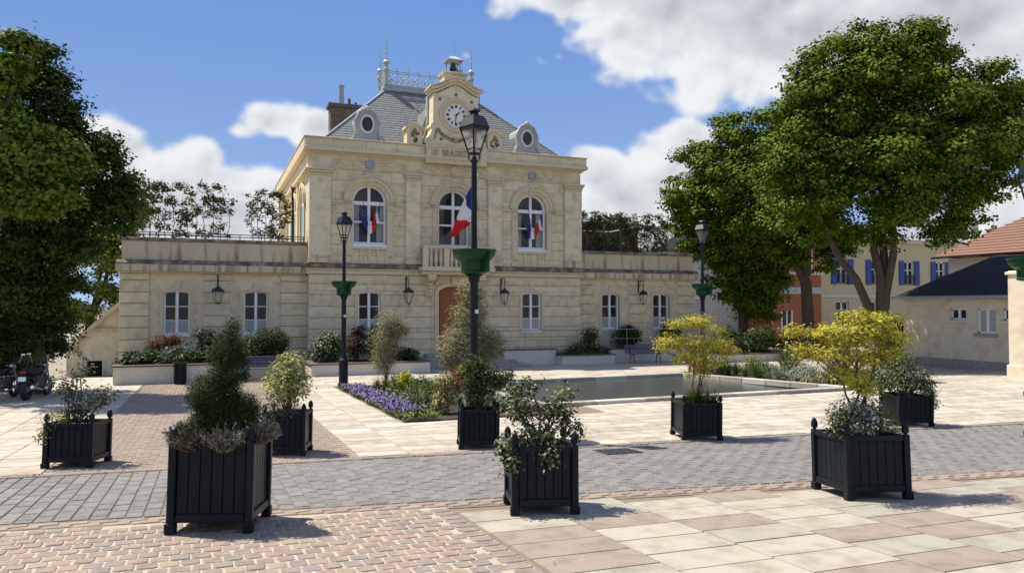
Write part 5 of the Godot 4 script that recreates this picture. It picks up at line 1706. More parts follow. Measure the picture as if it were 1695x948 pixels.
	shrub("sprawling_shrub", "sprawling variegated shrub spilling over the centre foreground planter", p, [[Vector3(-0.05, 0.2, 0), Vector3(0.26, 0.17, 0.2)], [Vector3(-0.22, 0.42, 0), Vector3(0.16, 0.15, 0.14)], [Vector3(0.12, 0.42, 0), Vector3(0.15, 0.16, 0.12)], [Vector3(0.28, 0.34, 0), Vector3(0.13, 0.14, 0.12)], [Vector3(0.30, 0.58, 0), Vector3(0.10, 0.1, 0.08)], [Vector3(-0.10, 0.66, 0), Vector3(0.12, 0.1, 0.1)], [Vector3(-0.28, 0.62, 0.02), Vector3(0.10, 0.08, 0.08)], [Vector3(-0.40, 0.08, 0.1), Vector3(0.13, 0.14, 0.13)], [Vector3(-0.42, -0.05, 0.2), Vector3(0.10, 0.10, 0.1)], [Vector3(-0.05, 0.02, 0.34), Vector3(0.10, 0.16, 0.06)], [Vector3(0.38, 0.2, 0.02), Vector3(0.1, 0.1, 0.1)]], 520, 6, 0.075, 0.042, 0.32, varieg, "leaf_gloss", "shrub", 16, 0.5)

	p = planter("planter box with a slender golden maple, in front of the pool", 8.13, 11.36, 0.72, 0.66, deg_to_rad(-17))
	golden_maple("golden maple with a rounded crown in the planter before the pool", p, [[Vector3(0, 1.08, 0), Vector3(0.42, 0.20, 0.36)], [Vector3(-0.48, 1.16, 0), Vector3(0.32, 0.13, 0.25)], [Vector3(0.44, 1.08, 0), Vector3(0.38, 0.13, 0.3)], [Vector3(0.06, 1.50, 0), Vector3(0.40, 0.13, 0.36)], [Vector3(-0.28, 0.84, 0.05), Vector3(0.28, 0.11, 0.25)], [Vector3(0.34, 0.78, 0), Vector3(0.36, 0.11, 0.28)], [Vector3(-0.36, 1.46, 0), Vector3(0.26, 0.10, 0.22)], [Vector3(0.05, 0.58, 0), Vector3(0.28, 0.11, 0.2)], [Vector3(0.70, 0.94, 0), Vector3(0.22, 0.08, 0.16)], [Vector3(-0.68, 1.02, 0), Vector3(0.18, 0.08, 0.16)], [Vector3(0.42, 1.34, 0), Vector3(0.24, 0.09, 0.2)]], 640)
	t = thing("grass_tuft", "drooping green grass tuft at the foot of the rounded golden maple", "plant", p)
	part("leaves", tufts(0.62, 900, 0.34, 0.012, 1.5, [G(0.055, 0.09, 0.02), G(0.075, 0.11, 0.025), G(0.095, 0.13, 0.035)]), M.leaf, t)

	p = planter("large planter box with a spreading golden maple, right foreground", 6.73, 6.36, 0.74, 0.68, deg_to_rad(-15))
	golden_maple("spreading golden maple in the right foreground planter", p, [[Vector3(0.0, 1.22, 0), Vector3(0.42, 0.10, 0.3)], [Vector3(0.28, 1.33, 0), Vector3(0.34, 0.08, 0.28)], [Vector3(-0.22, 1.10, 0), Vector3(0.30, 0.09, 0.25)], [Vector3(-0.56, 0.98, 0.05), Vector3(0.30, 0.07, 0.22)], [Vector3(-0.80, 1.04, 0), Vector3(0.22, 0.06, 0.16)], [Vector3(-0.92, 1.22, 0), Vector3(0.16, 0.06, 0.14)], [Vector3(-0.45, 1.20, 0), Vector3(0.24, 0.06, 0.2)], [Vector3(0.46, 1.16, 0), Vector3(0.24, 0.06, 0.2)], [Vector3(0.10, 0.92, 0), Vector3(0.34, 0.09, 0.25)], [Vector3(-0.10, 0.74, 0), Vector3(0.28, 0.09, 0.2)], [Vector3(0.34, 0.98, 0.05), Vector3(0.26, 0.06, 0.18)], [Vector3(0.66, 1.06, 0), Vector3(0.14, 0.03, 0.1)], [Vector3(-0.05, 1.38, 0), Vector3(0.2, 0.05, 0.18)], [Vector3(0.05, 0.58, 0.02), Vector3(0.18, 0.07, 0.15)]], 640)
	shrub("white_flowering_shrub", "small-leaved shrub with white flowers under the spreading golden maple", p + Vector3(-0.08, 0, 0.03), [[Vector3(0, 0.20, 0), Vector3(0.31, 0.21, 0.26)], [Vector3(-0.16, 0.33, 0), Vector3(0.19, 0.15, 0.17)], [Vector3(0.14, 0.34, 0), Vector3(0.19, 0.15, 0.17)], [Vector3(-0.28, 0.2, 0.05), Vector3(0.14, 0.16, 0.14)]], 640, 6, 0.065, 0.036, 0.32, [G(0.03, 0.045, 0.018), G(0.08, 0.10, 0.03), G(0.45, 0.45, 0.40)], "leaf_gloss", "shrub", 6)
	shrub("feathery_shrub", "feathery light green sprig at the right of the golden maple's planter", p + Vector3(0.27, 0, 0.02), [[Vector3(0, 0.20, 0), Vector3(0.17, 0.18, 0.15)], [Vector3(0.18, 0.10, 0.03), Vector3(0.14, 0.08, 0.1)]], 300, 7, 0.06, 0.035, 0.12, [G(0.05, 0.075, 0.015), G(0.11, 0.14, 0.03), G(0.2, 0.22, 0.06)], "leaf", "plant", 5)

	p = planter("planter box with a grey variegated shrub, farthest right", 13.56, 11.62, 0.76, 0.62, deg_to_rad(-18))
	shrub("grey_shrub", "grey-green variegated shrub in the farthest right planter", p, [[Vector3(-0.05, 0.40, 0), Vector3(0.50, 0.34, 0.42)], [Vector3(-0.12, 0.78, 0), Vector3(0.38, 0.20, 0.32)], [Vector3(0.42, 0.32, 0.1), Vector3(0.30, 0.26, 0.26)], [Vector3(-0.48, 0.36, -0.2), Vector3(0.30, 0.26, 0.26)]], 950, 6, 0.09, 0.05, 0.3, varieg, "leaf_gloss", "shrub", 6)
	shrub("trailing_shrub", "green trailing plant at the right corner of the farthest right planter", p + Vector3(0.3, 0, 0.3), [[Vector3(0, 0.1, 0), Vector3(0.22, 0.12, 0.18)], [Vector3(0.18, -0.08, 0.02), Vector3(0.08, 0.18, 0.08)]], 150, 6, 0.07, 0.04, 0.25, [G(0.05, 0.07, 0.02), G(0.11, 0.14, 0.04), G(0.22, 0.24, 0.09)], "leaf", "plant", 3)

func golden_maple(label: String, at: Vector3, lobes: Array, count: int) -> void:
	var t := thing("golden_maple", label, "tree", at)
	var b := MB.new()
	var hubs := []
	for i in 4:
		var q: Vector3 = lobes[i * lobes.size() / 4][0]
		var hub := Vector3(q.x * 0.35, q.y * 0.62, q.z * 0.35 + rng.randf_range(-0.06, 0.06))
		limb(b, Vector3(rng.randf_range(-0.05, 0.05), -0.04, rng.randf_range(-0.05, 0.05)), hub, 0.017, 0.010, 0.03, 6)
		hubs.append(hub)
	for l: Array in lobes:
		var from: Vector3 = hubs[0]
		for h: Vector3 in hubs:
			if h.distance_to(l[0]) < from.distance_to(l[0]):
				from = h
		limb(b, from, l[0], 0.008, 0.003, 0.03, 5)
		for k in 4:
			var tip: Vector3 = l[0] + Vector3(rng.randfn(), rng.randfn() * 0.3, rng.randfn()) * 0.6 * (l[1] as Vector3)
			limb(b, from.lerp(l[0], 0.6), tip, 0.004, 0.002, 0.02, 4)
	part("stems", b, M.stem, t)
	part("leaves", foliage(lobes, count, 13, 0.11, 0.052, 0.17, [G(0.27, 0.30, 0.03), G(0.34, 0.345, 0.035), G(0.43, 0.40, 0.05), G(0.52, 0.40, 0.09)], 0.45, 0.30, 0.4), M.leaf_gold, t)

func bench(label: String, at: Vector3, wide: float, turn: float) -> void:
	var t := thing("bench", label, "bench", at, turn, "slatted benches by the beds")
	for i in 6:
		var b := MB.new()
		b.box(Vector3(0, 0.50 + i * 0.062, -0.22 - i * 0.018), Vector3(wide, 0.05, 0.03), 0.006)
		part("back_slat", b, M.bench_blue, t)
	for i in 5:
		var b := MB.new()
		b.box(Vector3(0, 0.44, -0.16 + i * 0.085), Vector3(wide, 0.03, 0.07), 0.006)
		part("seat_slat", b, M.bench_blue, t)
	for s: float in [-1.0, 1.0]:
		var b := MB.new()
		b.tube([Vector3(s * wide * 0.36, 0.0, 0.18), Vector3(s * wide * 0.36, 0.40, 0.12), Vector3(s * wide * 0.36, 0.42, -0.15), Vector3(s * wide * 0.36, 0.85, -0.34)], [0.024], 6)
		b.tube([Vector3(s * wide * 0.36, 0.42, -0.1), Vector3(s * wide * 0.36, 0.0, -0.2)], [0.024], 6)
		part("leg", b, M.black_iron, t)

func raised_bed(label: String, x0: float, x1: float, dz0: float, dz1: float, h: float) -> float:   # low white wall with dark coping, filled with soil
	var y := height((x0 + x1) * 0.5, dz0)
	var t := thing("raised_bed", label, "planting bed", Vector3((x0 + x1) * 0.5, y, -dz0), 0.0, "white walled planting beds along the town hall")
	var b := MB.new()
	b.span(x0, x1, y - 0.25, y + h, -dz0, -dz0 - 0.2, 0.01)
	b.span(x0, x0 + 0.2, y - 0.25, y + h, -dz0 - 0.2, -dz1)
	b.span(x1 - 0.2, x1, y - 0.25, y + h, -dz0 - 0.2, -dz1)
	wpart("wall", b, M.plaster_white, t)
	b = MB.new()
	b.span(x0 - 0.05, x1 + 0.05, y + h, y + h + 0.05, -dz0 + 0.05, -dz0 - 0.24, 0.01)
	b.span(x0 - 0.05, x0 + 0.24, y + h, y + h + 0.05, -dz0 - 0.241, -dz1, 0.01)
	b.span(x1 - 0.24, x1 + 0.05, y + h, y + h + 0.05, -dz0 - 0.241, -dz1, 0.01)
	wpart("coping", b, M.coping, t)
	b = MB.new()
	b.span(x0 + 0.2, x1 - 0.2, y - 0.2, y + h - 0.04, -dz0 - 0.2, -dz1 + 0.1)
	wpart("soil", b, M.soil, t)
	return y + h - 0.04

func hall_front() -> void:
	var green := [G(0.04, 0.062, 0.018), G(0.052, 0.076, 0.02), G(0.07, 0.096, 0.026)]
	var deep := [G(0.026, 0.044, 0.013), G(0.034, 0.054, 0.015), G(0.045, 0.068, 0.019)]
	var y := raised_bed("long white walled bed before the left wing, behind the bin", -2.85, 3.1, 27.7, 32.4, 0.58)
	shrub("red_maple", "dark red maple bush under the left wing's outer window", Vector3(-1.45, y, -29.8), [[Vector3(0, 0.75, 0), Vector3(0.5, 0.25, 0.4)], [Vector3(0.35, 0.85, 0), Vector3(0.3, 0.2, 0.3)], [Vector3(-0.3, 0.6, 0), Vector3(0.3, 0.2, 0.3)]], 260, 9, 0.16, 0.09, 0.16, [G(0.05, 0.02, 0.012), G(0.11, 0.045, 0.02), G(0.18, 0.08, 0.035)], "leaf", "shrub", 6)
	shrub("rose_bush", "tall thin dark bush between the left wing's windows", Vector3(-0.05, y, -29.6), [[Vector3(0, 0.5, 0), Vector3(0.4, 0.35, 0.35)], [Vector3(-0.15, 1.0, 0), Vector3(0.3, 0.3, 0.3)], [Vector3(0.2, 0.85, 0), Vector3(0.3, 0.3, 0.3)]], 240, 6, 0.16, 0.09, 0.3, deep, "leaf_gloss", "shrub", 7)
	var lowp := [[-2.2, 28.9, 0.42, "fern-like green plant at the left end of the long bed"], [-1.0, 28.5, 0.5, "dark leafy plant behind the bin in the long bed"], [0.1, 28.5, 0.55, "spreading dark green plant right of the bin"], [1.0, 28.7, 0.5, "low green plant hidden behind the spiral conifer"]]
	for q: Array in lowp:
		shrub("leafy_plant", q[3], Vector3(q[0], y, -q[1]), [[Vector3(0, 0.2, 0), Vector3(0.6, q[2] * 0.6, 0.45)], [Vector3(0.3, 0.3, 0), Vector3(0.4, q[2] * 0.5, 0.4)]], 260, 6, 0.2, 0.15, 0.24, deep, "leaf_gloss", "plant", 0)
	shrub("domed_bush", "large domed dark green bush behind the left bench", Vector3(2.05, y, -30.2), [[Vector3(0, 0.55, 0), Vector3(0.85, 0.58, 0.7)], [Vector3(0.25, 0.75, 0), Vector3(0.6, 0.45, 0.5)], [Vector3(-0.5, 0.35, 0.1), Vector3(0.5, 0.35, 0.5)]], 950, 9, 0.15, 0.085, 0.3, [G(0.034, 0.05, 0.014), G(0.042, 0.058, 0.017), G(0.055, 0.07, 0.02)], "leaf", "shrub", 4, 0.2)
	y = raised_bed("white walled bed left of the entrance steps, behind the left lamp post", 3.55, 8.05, 28.5, 31.8, 0.42)
	shrub("glossy_bush", "pale-flecked glossy bush left of the left lamp post", Vector3(4.3, y, -29.8), [[Vector3(0, 0.5, 0), Vector3(0.65, 0.5, 0.5)], [Vector3(0.1, 0.85, 0), Vector3(0.5, 0.35, 0.4)]], 420, 8, 0.18, 0.11, 0.3, [G(0.025, 0.04, 0.014), G(0.06, 0.08, 0.03), G(0.2, 0.22, 0.13)], "leaf_gloss", "shrub", 5)
	shrub("red_bush", "dark reddish bush under the main block's left window", Vector3(5.6, y, -30.6), [[Vector3(0, 0.7, 0), Vector3(0.45, 0.6, 0.4)], [Vector3(0.1, 1.15, 0), Vector3(0.35, 0.3, 0.3)]], 300, 8, 0.16, 0.09, 0.25, [G(0.03, 0.014, 0.01), G(0.07, 0.03, 0.018), G(0.12, 0.06, 0.03)], "leaf", "shrub", 5)
	shrub("dark_bush", "dark green bush under the main block's left window", Vector3(6.3, y, -30.5), [[Vector3(0, 0.6, 0), Vector3(0.4, 0.6, 0.4)], [Vector3(0, 1.1, 0), Vector3(0.3, 0.35, 0.3)]], 280, 8, 0.16, 0.09, 0.3, deep, "leaf_gloss", "shrub", 5)
	shrub("low_hedge_plant", "low dark green bush left of the entrance steps", Vector3(7.4, y, -30.0), [[Vector3(0, 0.25, 0), Vector3(0.6, 0.3, 0.5)]], 260, 8, 0.15, 0.09, 0.3, deep, "leaf_gloss", "shrub", 0)
	# feathery tamarisk-like shrubs standing in front
	var feather := [G(0.21, 0.20, 0.10), G(0.24, 0.225, 0.12), G(0.29, 0.265, 0.15)]
	shrub("feathery_bush", "grey-green feathery bush between the left lamp post and the steps", on(5.58, 25.2), [[Vector3(0, 1.3, 0), Vector3(0.5, 0.7, 0.45)], [Vector3(0.15, 1.9, 0), Vector3(0.42, 0.45, 0.4)], [Vector3(-0.1, 0.7, 0), Vector3(0.35, 0.4, 0.35)], [Vector3(0.5, 1.75, 0), Vector3(0.3, 0.25, 0.3)]], 1000, 10, 0.22, 0.13, 0.06, feather, "leaf_dull", "shrub", 10, 0.5)
	shrub("tall_feathery_bush", "tall feathery olive bush in front of the town hall door", on(7.78, 23.3), [[Vector3(0, 1.3, 0), Vector3(0.75, 0.8, 0.6)], [Vector3(0.15, 2.2, 0), Vector3(0.6, 0.7, 0.5)], [Vector3(0.2, 2.95, 0), Vector3(0.4, 0.4, 0.35)], [Vector3(0.85, 1.3, 0), Vector3(0.5, 0.6, 0.45)], [Vector3(-0.45, 1.0, 0), Vector3(0.5, 0.6, 0.45)], [Vector3(0.1, 0.5, 0), Vector3(0.6, 0.45, 0.5)]], 3000, 10, 0.24, 0.14, 0.06, feather, "leaf_dull", "shrub", 14, 0.5)
	# right of the steps: ramp wall, railing and bed
	var rt := thing("ramp_wall", "low white ramp wall right of the entrance steps", "wall", Vector3(13.4, -1.05, -31.2))
	var b := MB.new()
	b.span(12.2, 14.75, -1.3, -0.36, -31.2, -31.4, 0.01)
	b.span(17.6, 22.6, -1.3, -0.42, -31.3, -31.5, 0.01)
	wpart("wall", b, M.plaster_white, rt)
	b = MB.new()
	b.span(12.15, 14.75, -0.36, -0.31, -31.15, -31.45, 0.01)
	b.span(17.6, 22.65, -0.42, -0.37, -31.25, -31.55, 0.01)
	wpart("coping", b, M.coping, rt)
	b = MB.new()
	b.span(12.2, 22.6, -0.55, -0.4, -31.56, FRONT + 0.001)
	wpart("ramp_floor", b, M.concrete, rt)
	var rl := thing("handrail", "thin grey metal handrail along the ramp right of the steps", "railing", Vector3(12.2, -0.35, -31.3))
	b = MB.new()
	b.tube([Vector3(11.95, 0.52, -31.28), Vector3(22.5, 0.52, -31.28)], [0.018], 6)
	wpart("top_rail", b, M.zinc, rl)
	b = MB.new()
	b.tube([Vector3(11.95, 0.08, -31.28), Vector3(22.5, 0.08, -31.28)], [0.012], 6)
	wpart("mid_rail", b, M.zinc, rl)
	for i in 9:
		b = MB.new()
		b.tube([Vector3(11.95 + i * 1.31, -0.5, -31.28), Vector3(11.95 + i * 1.31, 0.52, -31.28)], [0.016], 6)
		wpart("post", b, M.zinc, rl)
	y = raised_bed("white walled bed right of the ramp wall, left of the right bench", 14.75, 17.45, 30.55, 31.2, 0.40)
	shrub("rose_bush", "dark bush with white flowers in the bed right of the ramp", Vector3(16.2, y, -30.9), [[Vector3(0, 0.45, 0), Vector3(0.6, 0.4, 0.3)], [Vector3(0.1, 0.95, 0), Vector3(0.45, 0.4, 0.3)], [Vector3(-0.7, 0.25, 0), Vector3(0.45, 0.25, 0.25)], [Vector3(0.7, 0.2, 0), Vector3(0.4, 0.25, 0.25)]], 430, 7, 0.17, 0.10, 0.3, green, "leaf_gloss", "shrub", 6)
	shrub("rounded_bush", "rounded dark bush behind the right bench", Vector3(18.7, -0.45, -31.75), [[Vector3(0, 0.5, 0), Vector3(0.85, 0.5, 0.22)], [Vector3(0.2, 0.75, 0), Vector3(0.65, 0.42, 0.22)]], 480, 8, 0.16, 0.09, 0.3, deep, "leaf", "shrub", 3, 0.3)
	shrub("rounded_bush", "dark bush under the right wing's outer window", Vector3(21.3, -0.45, -31.8), [[Vector3(0, 0.7, 0), Vector3(0.6, 0.6, 0.25)]], 260, 8, 0.16, 0.09, 0.3, deep, "leaf", "shrub", 3, 0.3)
	bench("blue-grey slatted bench in front of the long left bed", on(1.85, 27.25), 1.75, 0.0)
	bench("dark slatted bench at the right wing, before the white wall", on(18.85, 30.2), 1.95, 0.0)
	# litter bin
	var t := thing("litter_bin", "black slatted cylindrical litter bin before the long left bed", "bin", on(-0.82, 27.2))
	b = MB.new()
	b.lathe(Vector3.ZERO, [Vector2(0.16, 0.0), Vector2(0.17, 0.02), Vector2(0.17, 0.70), Vector2(0.15, 0.70), Vector2(0.15, 0.3), Vector2(0, 0.3)], 20)
	part("liner", b, M.black_iron, t)
	for i in 18:
		b = MB.new()
		var a := TAU * i / 18.0
		b.x = Transform3D(Basis(Vector3.UP, -a), Vector3.ZERO)
		b.box(Vector3(0.185, 0.36, 0), Vector3(0.018, 0.66, 0.045), 0.004)
		part("slat", b, M.planter_paint, t)
	b = MB.new()
	b.lathe(Vector3.ZERO, [Vector2(0.18, 0.68), Vector2(0.21, 0.68), Vector2(0.21, 0.73), Vector2(0.18, 0.73), Vector2(0.18, 0.68)], 20)
	part("rim", b, M.black_iron, t)
	# lanterns
	wall_lantern("iron wall lantern between the left wing's windows", Vector3(0.37, 2.62, WING + 0.07))
	wall_lantern("iron wall lantern left of the entrance door", Vector3(7.95, 2.62, FRONT))
	wall_lantern("iron wall lantern right of the entrance door", Vector3(12.35, 2.62, FRONT))
	wall_lantern("iron wall lantern between the right wing's windows", Vector3(19.9, 2.62, WING + 0.07))
	# street lamps
	street_lamp("slim lamp post with green basin at the back corner of the left flower bed", on(4.01, 24.23), 0.3, 5.53)
	street_lamp("tallest-looking lamp post, its green basin in front of the balcony", on(4.41, 12.75), 0.38, 5.87)
	street_lamp("lamp post with green basin before the large trees, by the right wing's corner", on(16.76, 22.95), 0.3)
	street_lamp("lamp post at the right edge of the photo with green basin", on(14.25, 9.42), 0.6, 5.2)

# ---------------------------------------------------------------- flags
func cloth(b: MB, top: Vector3, along: Vector3, down: Vector3, w: float, h: float, cols: Array, fold: float) -> void:
	var nx := 15
	var ny := 8
	var side := along.cross(down).normalized()
	for i in nx:
		for k in ny:
			var q := []
			for o: Array in [[0, 0], [1, 0], [1, 1], [0, 1]]:
				var u: float = float(i + o[0]) / nx
				var v: float = float(k + o[1]) / ny
				var f := sin(u * 9.0 + v * 1.5) * fold * (0.3 + v)
				q.append(top + along * w * u * (1.0 - 0.35 * v) + down * h * v + side * f)
			b.col = cols[mini(cols.size() - 1, i * cols.size() / nx)]
			b.quad(q[0], q[1], q[2], q[3], side)

func flags() -> void:
	var blue := G(0.012, 0.03, 0.16)
	var white := G(0.72, 0.72, 0.72)
	var red := G(0.55, 0.012, 0.02)
	# the large flag on its pole at the balcony
	var foot := Vector3(10.72, 4.05, FRONT + 0.66)
	var tip := Vector3(10.72, 7.28, FRONT + 1.4)
	var t := thing("tricolour_flag", "large blue, white and red flag hanging from a white pole at the balcony", "flag", foot)
	var b := MB.new()
	b.tube([foot, tip], [0.03, 0.024], 8)
	b.blob(tip, Vector3(0.05, 0.07, 0.05), 8)
	wpart("pole", b, M.white_paint, t)
	b = MB.new()
	var n := 22
	var rows := 14
	for i in n:
		for k in rows:
			var q := []
			for o: Array in [[0, 0], [1, 0], [1, 1], [0, 1]]:
				var u: float = float(i + o[0]) / n          # from the hoist to the fly
				var v: float = float(k + o[1]) / rows       # down the hoist
				var hoist := tip.lerp(foot, 0.03 + v * 0.50)
				var fly := Vector3(9.49, 4.40, FRONT + 1.2).lerp(Vector3(10.36, 5.05, FRONT + 1.2), v)
				var p := hoist.lerp(fly, u) + Vector3(-0.16 * sin(PI * u) * (1.0 - v) + 0.08 * sin(PI * u) * v, 0.04 * sin(PI * u), 0.1 * sin(PI * u))
				p += Vector3(0.04, 0.02, 0.12) * sin(v * 10.0 + u * 3.0) * (0.35 + 0.65 * u)
				q.append(p)
			b.col = [blue, white, red][mini(2, i * 3 / n)]
			b.quad(q[0], q[1], q[2], q[3], Vector3(-0.3, 0, 1))
	wpart("cloth", b, M.flag, t)
	# shields with small flags on the two outer windows
	for k in 2:
		var xc := 6.36 if k == 0 else 13.90
		var zf := FRONT + 0.02
		t = thing("flag_shield", "shield with small flags on the main block's left upper window" if k == 0 else "shield with small flags on the main block's right upper window", "flag shield", Vector3(xc, 5.0, zf), 0.0, "shields with flags on the upper windows")
		b = MB.new()
		var pl := PackedVector2Array()
		for i in 17:
			var a := PI + PI * i / 16.0
			pl.append(Vector2(cos(a) * 0.26, 0.05 + sin(a) * 0.36))
		pl.append(Vector2(0.26, 0.22))
		pl.append(Vector2(-0.26, 0.22))
		for j in 3:
			b = MB.new()
			var strip := PackedVector2Array([Vector2(-0.27 + j * 0.18, -0.4), Vector2(-0.09 + j * 0.18, -0.4), Vector2(-0.09 + j * 0.18, 0.3), Vector2(-0.27 + j * 0.18, 0.3)])
			for piece in Geometry2D.intersect_polygons(pl, strip):
				b.col = [blue, white, red][j]
				b.prism(piece, 0.0, 0.03)
			part("shield_stripe", b, M.flag, t)
		for s: float in [-1.0, 1.0]:
			b = MB.new()
			b.tube([Vector3(s * 0.05, 0.0, 0.0), Vector3(s * 0.36, 0.92, 0.42)], [0.012], 6)
			b.blob(Vector3(s * 0.36, 0.94, 0.43), Vector3(0.02, 0.05, 0.02), 6)
			part("pole", b, M.black_iron, t)
			b = MB.new()
			cloth(b, Vector3(s * 0.34, 0.86, 0.40), Vector3(-s * 0.36, -0.82, -0.38).normalized(), Vector3(s * 0.25 if s < 0 else 0.05, -1.0, 0.0).normalized(), 0.62, 0.55, [blue] if s < 0 else [blue, white, red], 0.05)
			var f := part("blue_flag" if s < 0 else "tricolour_flag", b, M.flag, t)
			if s < 0:
				b = MB.new()
				b.col = G(0.75, 0.6, 0.05)
				for i in 8:
					b.blob(Vector3(-0.33 + 0.07 * cos(TAU * i / 8.0), 0.48 + 0.11 * sin(TAU * i / 8.0), 0.36), Vector3(0.014, 0.014, 0.01), 6)
				part("stars", b, M.flag, f)

# ---------------------------------------------------------------- flower beds
func beds() -> void:
	var g1 := [G(0.07, 0.10, 0.022), G(0.09, 0.125, 0.03), G(0.13, 0.16, 0.045)]
	for k in 2:
		var t := structure("bed_soil")
		var b := MB.new()
		if k == 0:
			sheet(b, [3.72, 5.0, 6.3, 7.15], [14.95, 17.0, 20.0, 23.9], 0.012)
		else:
			sheet(b, [17.15, 19.0, 21.2], [16.6, 19.0, 22.0, 24.4], 0.012)
		put("soil", b.mesh(), M.soil, t)
	# purple edging, a mat of tiny flowers
	var fl := MB.new()
	var lf := MB.new()
	for i in 8000:
		var dz := rng.randf_range(14.95, 22.8)
		var x := 3.64 + rng.randf_range(0.0, 0.75) + 0.05 * sin(dz * 3.0)
		var mound := 0.10 + 0.07 * clumps.get_noise_2d(x * 90.0, dz * 90.0)
		var p := on(x, dz, mound * rng.randf_range(0.4, 1.0) + 0.02)
		var along := Vector3(rng.randfn(), rng.randfn() * 0.5 + 0.4, rng.randfn()).normalized()
		var side := along.cross(Vector3(rng.randfn(), rng.randfn(), rng.randfn())).normalized()
		if rng.randf() < 0.42 and dz > 15.6:
			fl.col = pick([G(0.075, 0.055, 0.17), G(0.12, 0.09, 0.25), G(0.20, 0.165, 0.34)], rng.randf())
			fl.leaf(p + Vector3(0, 0.05, 0), along * 0.05, side * 0.022, Vector3.UP)
		else:
			lf.col = pick(g1, rng.randf())
			lf.leaf(p, along * 0.07, side * 0.016, Vector3.UP)
	var mat_thing := thing("purple_flowers", "mat of small purple flowers along the left flower bed's edge", "flowers", on(4.1, 18.5))
	mat_thing.set_meta("kind", "stuff")
	wpart("blooms", fl, M.petal, mat_thing)
	wpart("leaves", lf, M.leaf, mat_thing)
	# low mixed planting that fills both beds
	for k in 2:
		var low := []
		for i in 70:
			var c := on(rng.randf_range(4.4, 7.0), rng.randf_range(15.2, 23.6)) if k == 0 else on(rng.randf_range(17.4, 20.9), rng.randf_range(16.9, 24.1))
			var h := rng.randf_range(0.10, 0.24)
			low.append([c + Vector3(0, h * 0.5, 0), Vector3(0.26, h, 0.26)])
		var cover := thing("ground_cover", "mixed low green planting filling the left flower bed" if k == 0 else "mixed low green planting filling the right flower bed", "ground cover", on(5.7, 19.0) if k == 0 else on(19.0, 20.5))
		cover.set_meta("kind", "stuff")
		wpart("leaves", foliage(low, 1500, 7, 0.16, 0.075, 0.25, [G(0.03, 0.045, 0.015), G(0.08, 0.10, 0.035), G(0.17, 0.19, 0.09), G(0.30, 0.31, 0.22)], 0.4, -0.1), M.leaf, cover)
	var yellow := [G(0.16, 0.17, 0.02), G(0.34, 0.33, 0.03), G(0.55, 0.5, 0.05)]
	var variegated := [G(0.06, 0.07, 0.02), G(0.19, 0.18, 0.06), G(0.42, 0.36, 0.18)]
	var silver := [G(0.10, 0.12, 0.09), G(0.2, 0.23, 0.18), G(0.36, 0.39, 0.33)]
	shrub("variegated_spindle", "cream variegated upright bush at the front of the left flower bed", on(4.85, 15.9), [[Vector3(0, 0.35, 0), Vector3(0.28, 0.3, 0.25)], [Vector3(0, 0.72, 0), Vector3(0.22, 0.22, 0.2)], [Vector3(-0.15, 0.2, 0.1), Vector3(0.2, 0.2, 0.2)]], 420, 6, 0.09, 0.055, 0.3, variegated, "leaf_gloss", "shrub", 8)
	shrub("yellow_spurge", "bright yellow-green plant at the back of the left flower bed", on(5.1, 20.6), [[Vector3(0, 0.35, 0), Vector3(0.28, 0.2, 0.25)], [Vector3(0, 0.5, 0), Vector3(0.2, 0.14, 0.2)]], 200, 6, 0.09, 0.07, 0.25, yellow, "leaf", "plant", 4)
	shrub("yellow_spurge", "yellow-green bush behind the red-leaved plant in the left bed", on(6.6, 20.2), [[Vector3(0, 0.5, 0), Vector3(0.28, 0.3, 0.25)]], 200, 6, 0.09, 0.07, 0.25, [G(0.08, 0.1, 0.02), G(0.2, 0.22, 0.03), G(0.34, 0.34, 0.06)], "leaf", "plant", 4)
	var spots := [[5.9, 19.0, 95, 0.75, 0.024, 0.8, [G(0.10, 0.02, 0.02), G(0.22, 0.06, 0.05), G(0.3, 0.14, 0.1)], "red sword-leaved plant in the middle of the left flower bed"], [6.3, 17.6, 90, 0.7, 0.022, 1.0, [G(0.06, 0.04, 0.02), G(0.14, 0.10, 0.05), G(0.25, 0.2, 0.12)], "bronze arching grass right of the variegated bush"], [5.8, 16.0, 240, 0.42, 0.018, 1.3, silver, "silvery blue grass at the front of the left bed"], [5.0, 18.4, 200, 0.42, 0.03, 1.1, g1, "green tulip-leaved tuft in the left bed"], [4.6, 20.6, 200, 0.4, 0.028, 1.0, g1, "green leafy tuft behind the purple flowers"], [6.6, 16.4, 150, 0.38, 0.018, 1.4, silver, "silvery tuft by the dark planter in the left bed"], [4.75, 17.2, 160, 0.34, 0.02, 1.2, [G(0.06, 0.09, 0.04), G(0.12, 0.16, 0.08), G(0.2, 0.25, 0.15)], "grey-green tuft beside the purple flowers"], [5.4, 22.4, 160, 0.45, 0.022, 1.1, silver, "pale grey tuft at the far end of the left bed"], [6.9, 18.8, 160, 0.5, 0.022, 1.2, g1, "green tuft nearest the pool in the left bed"]]
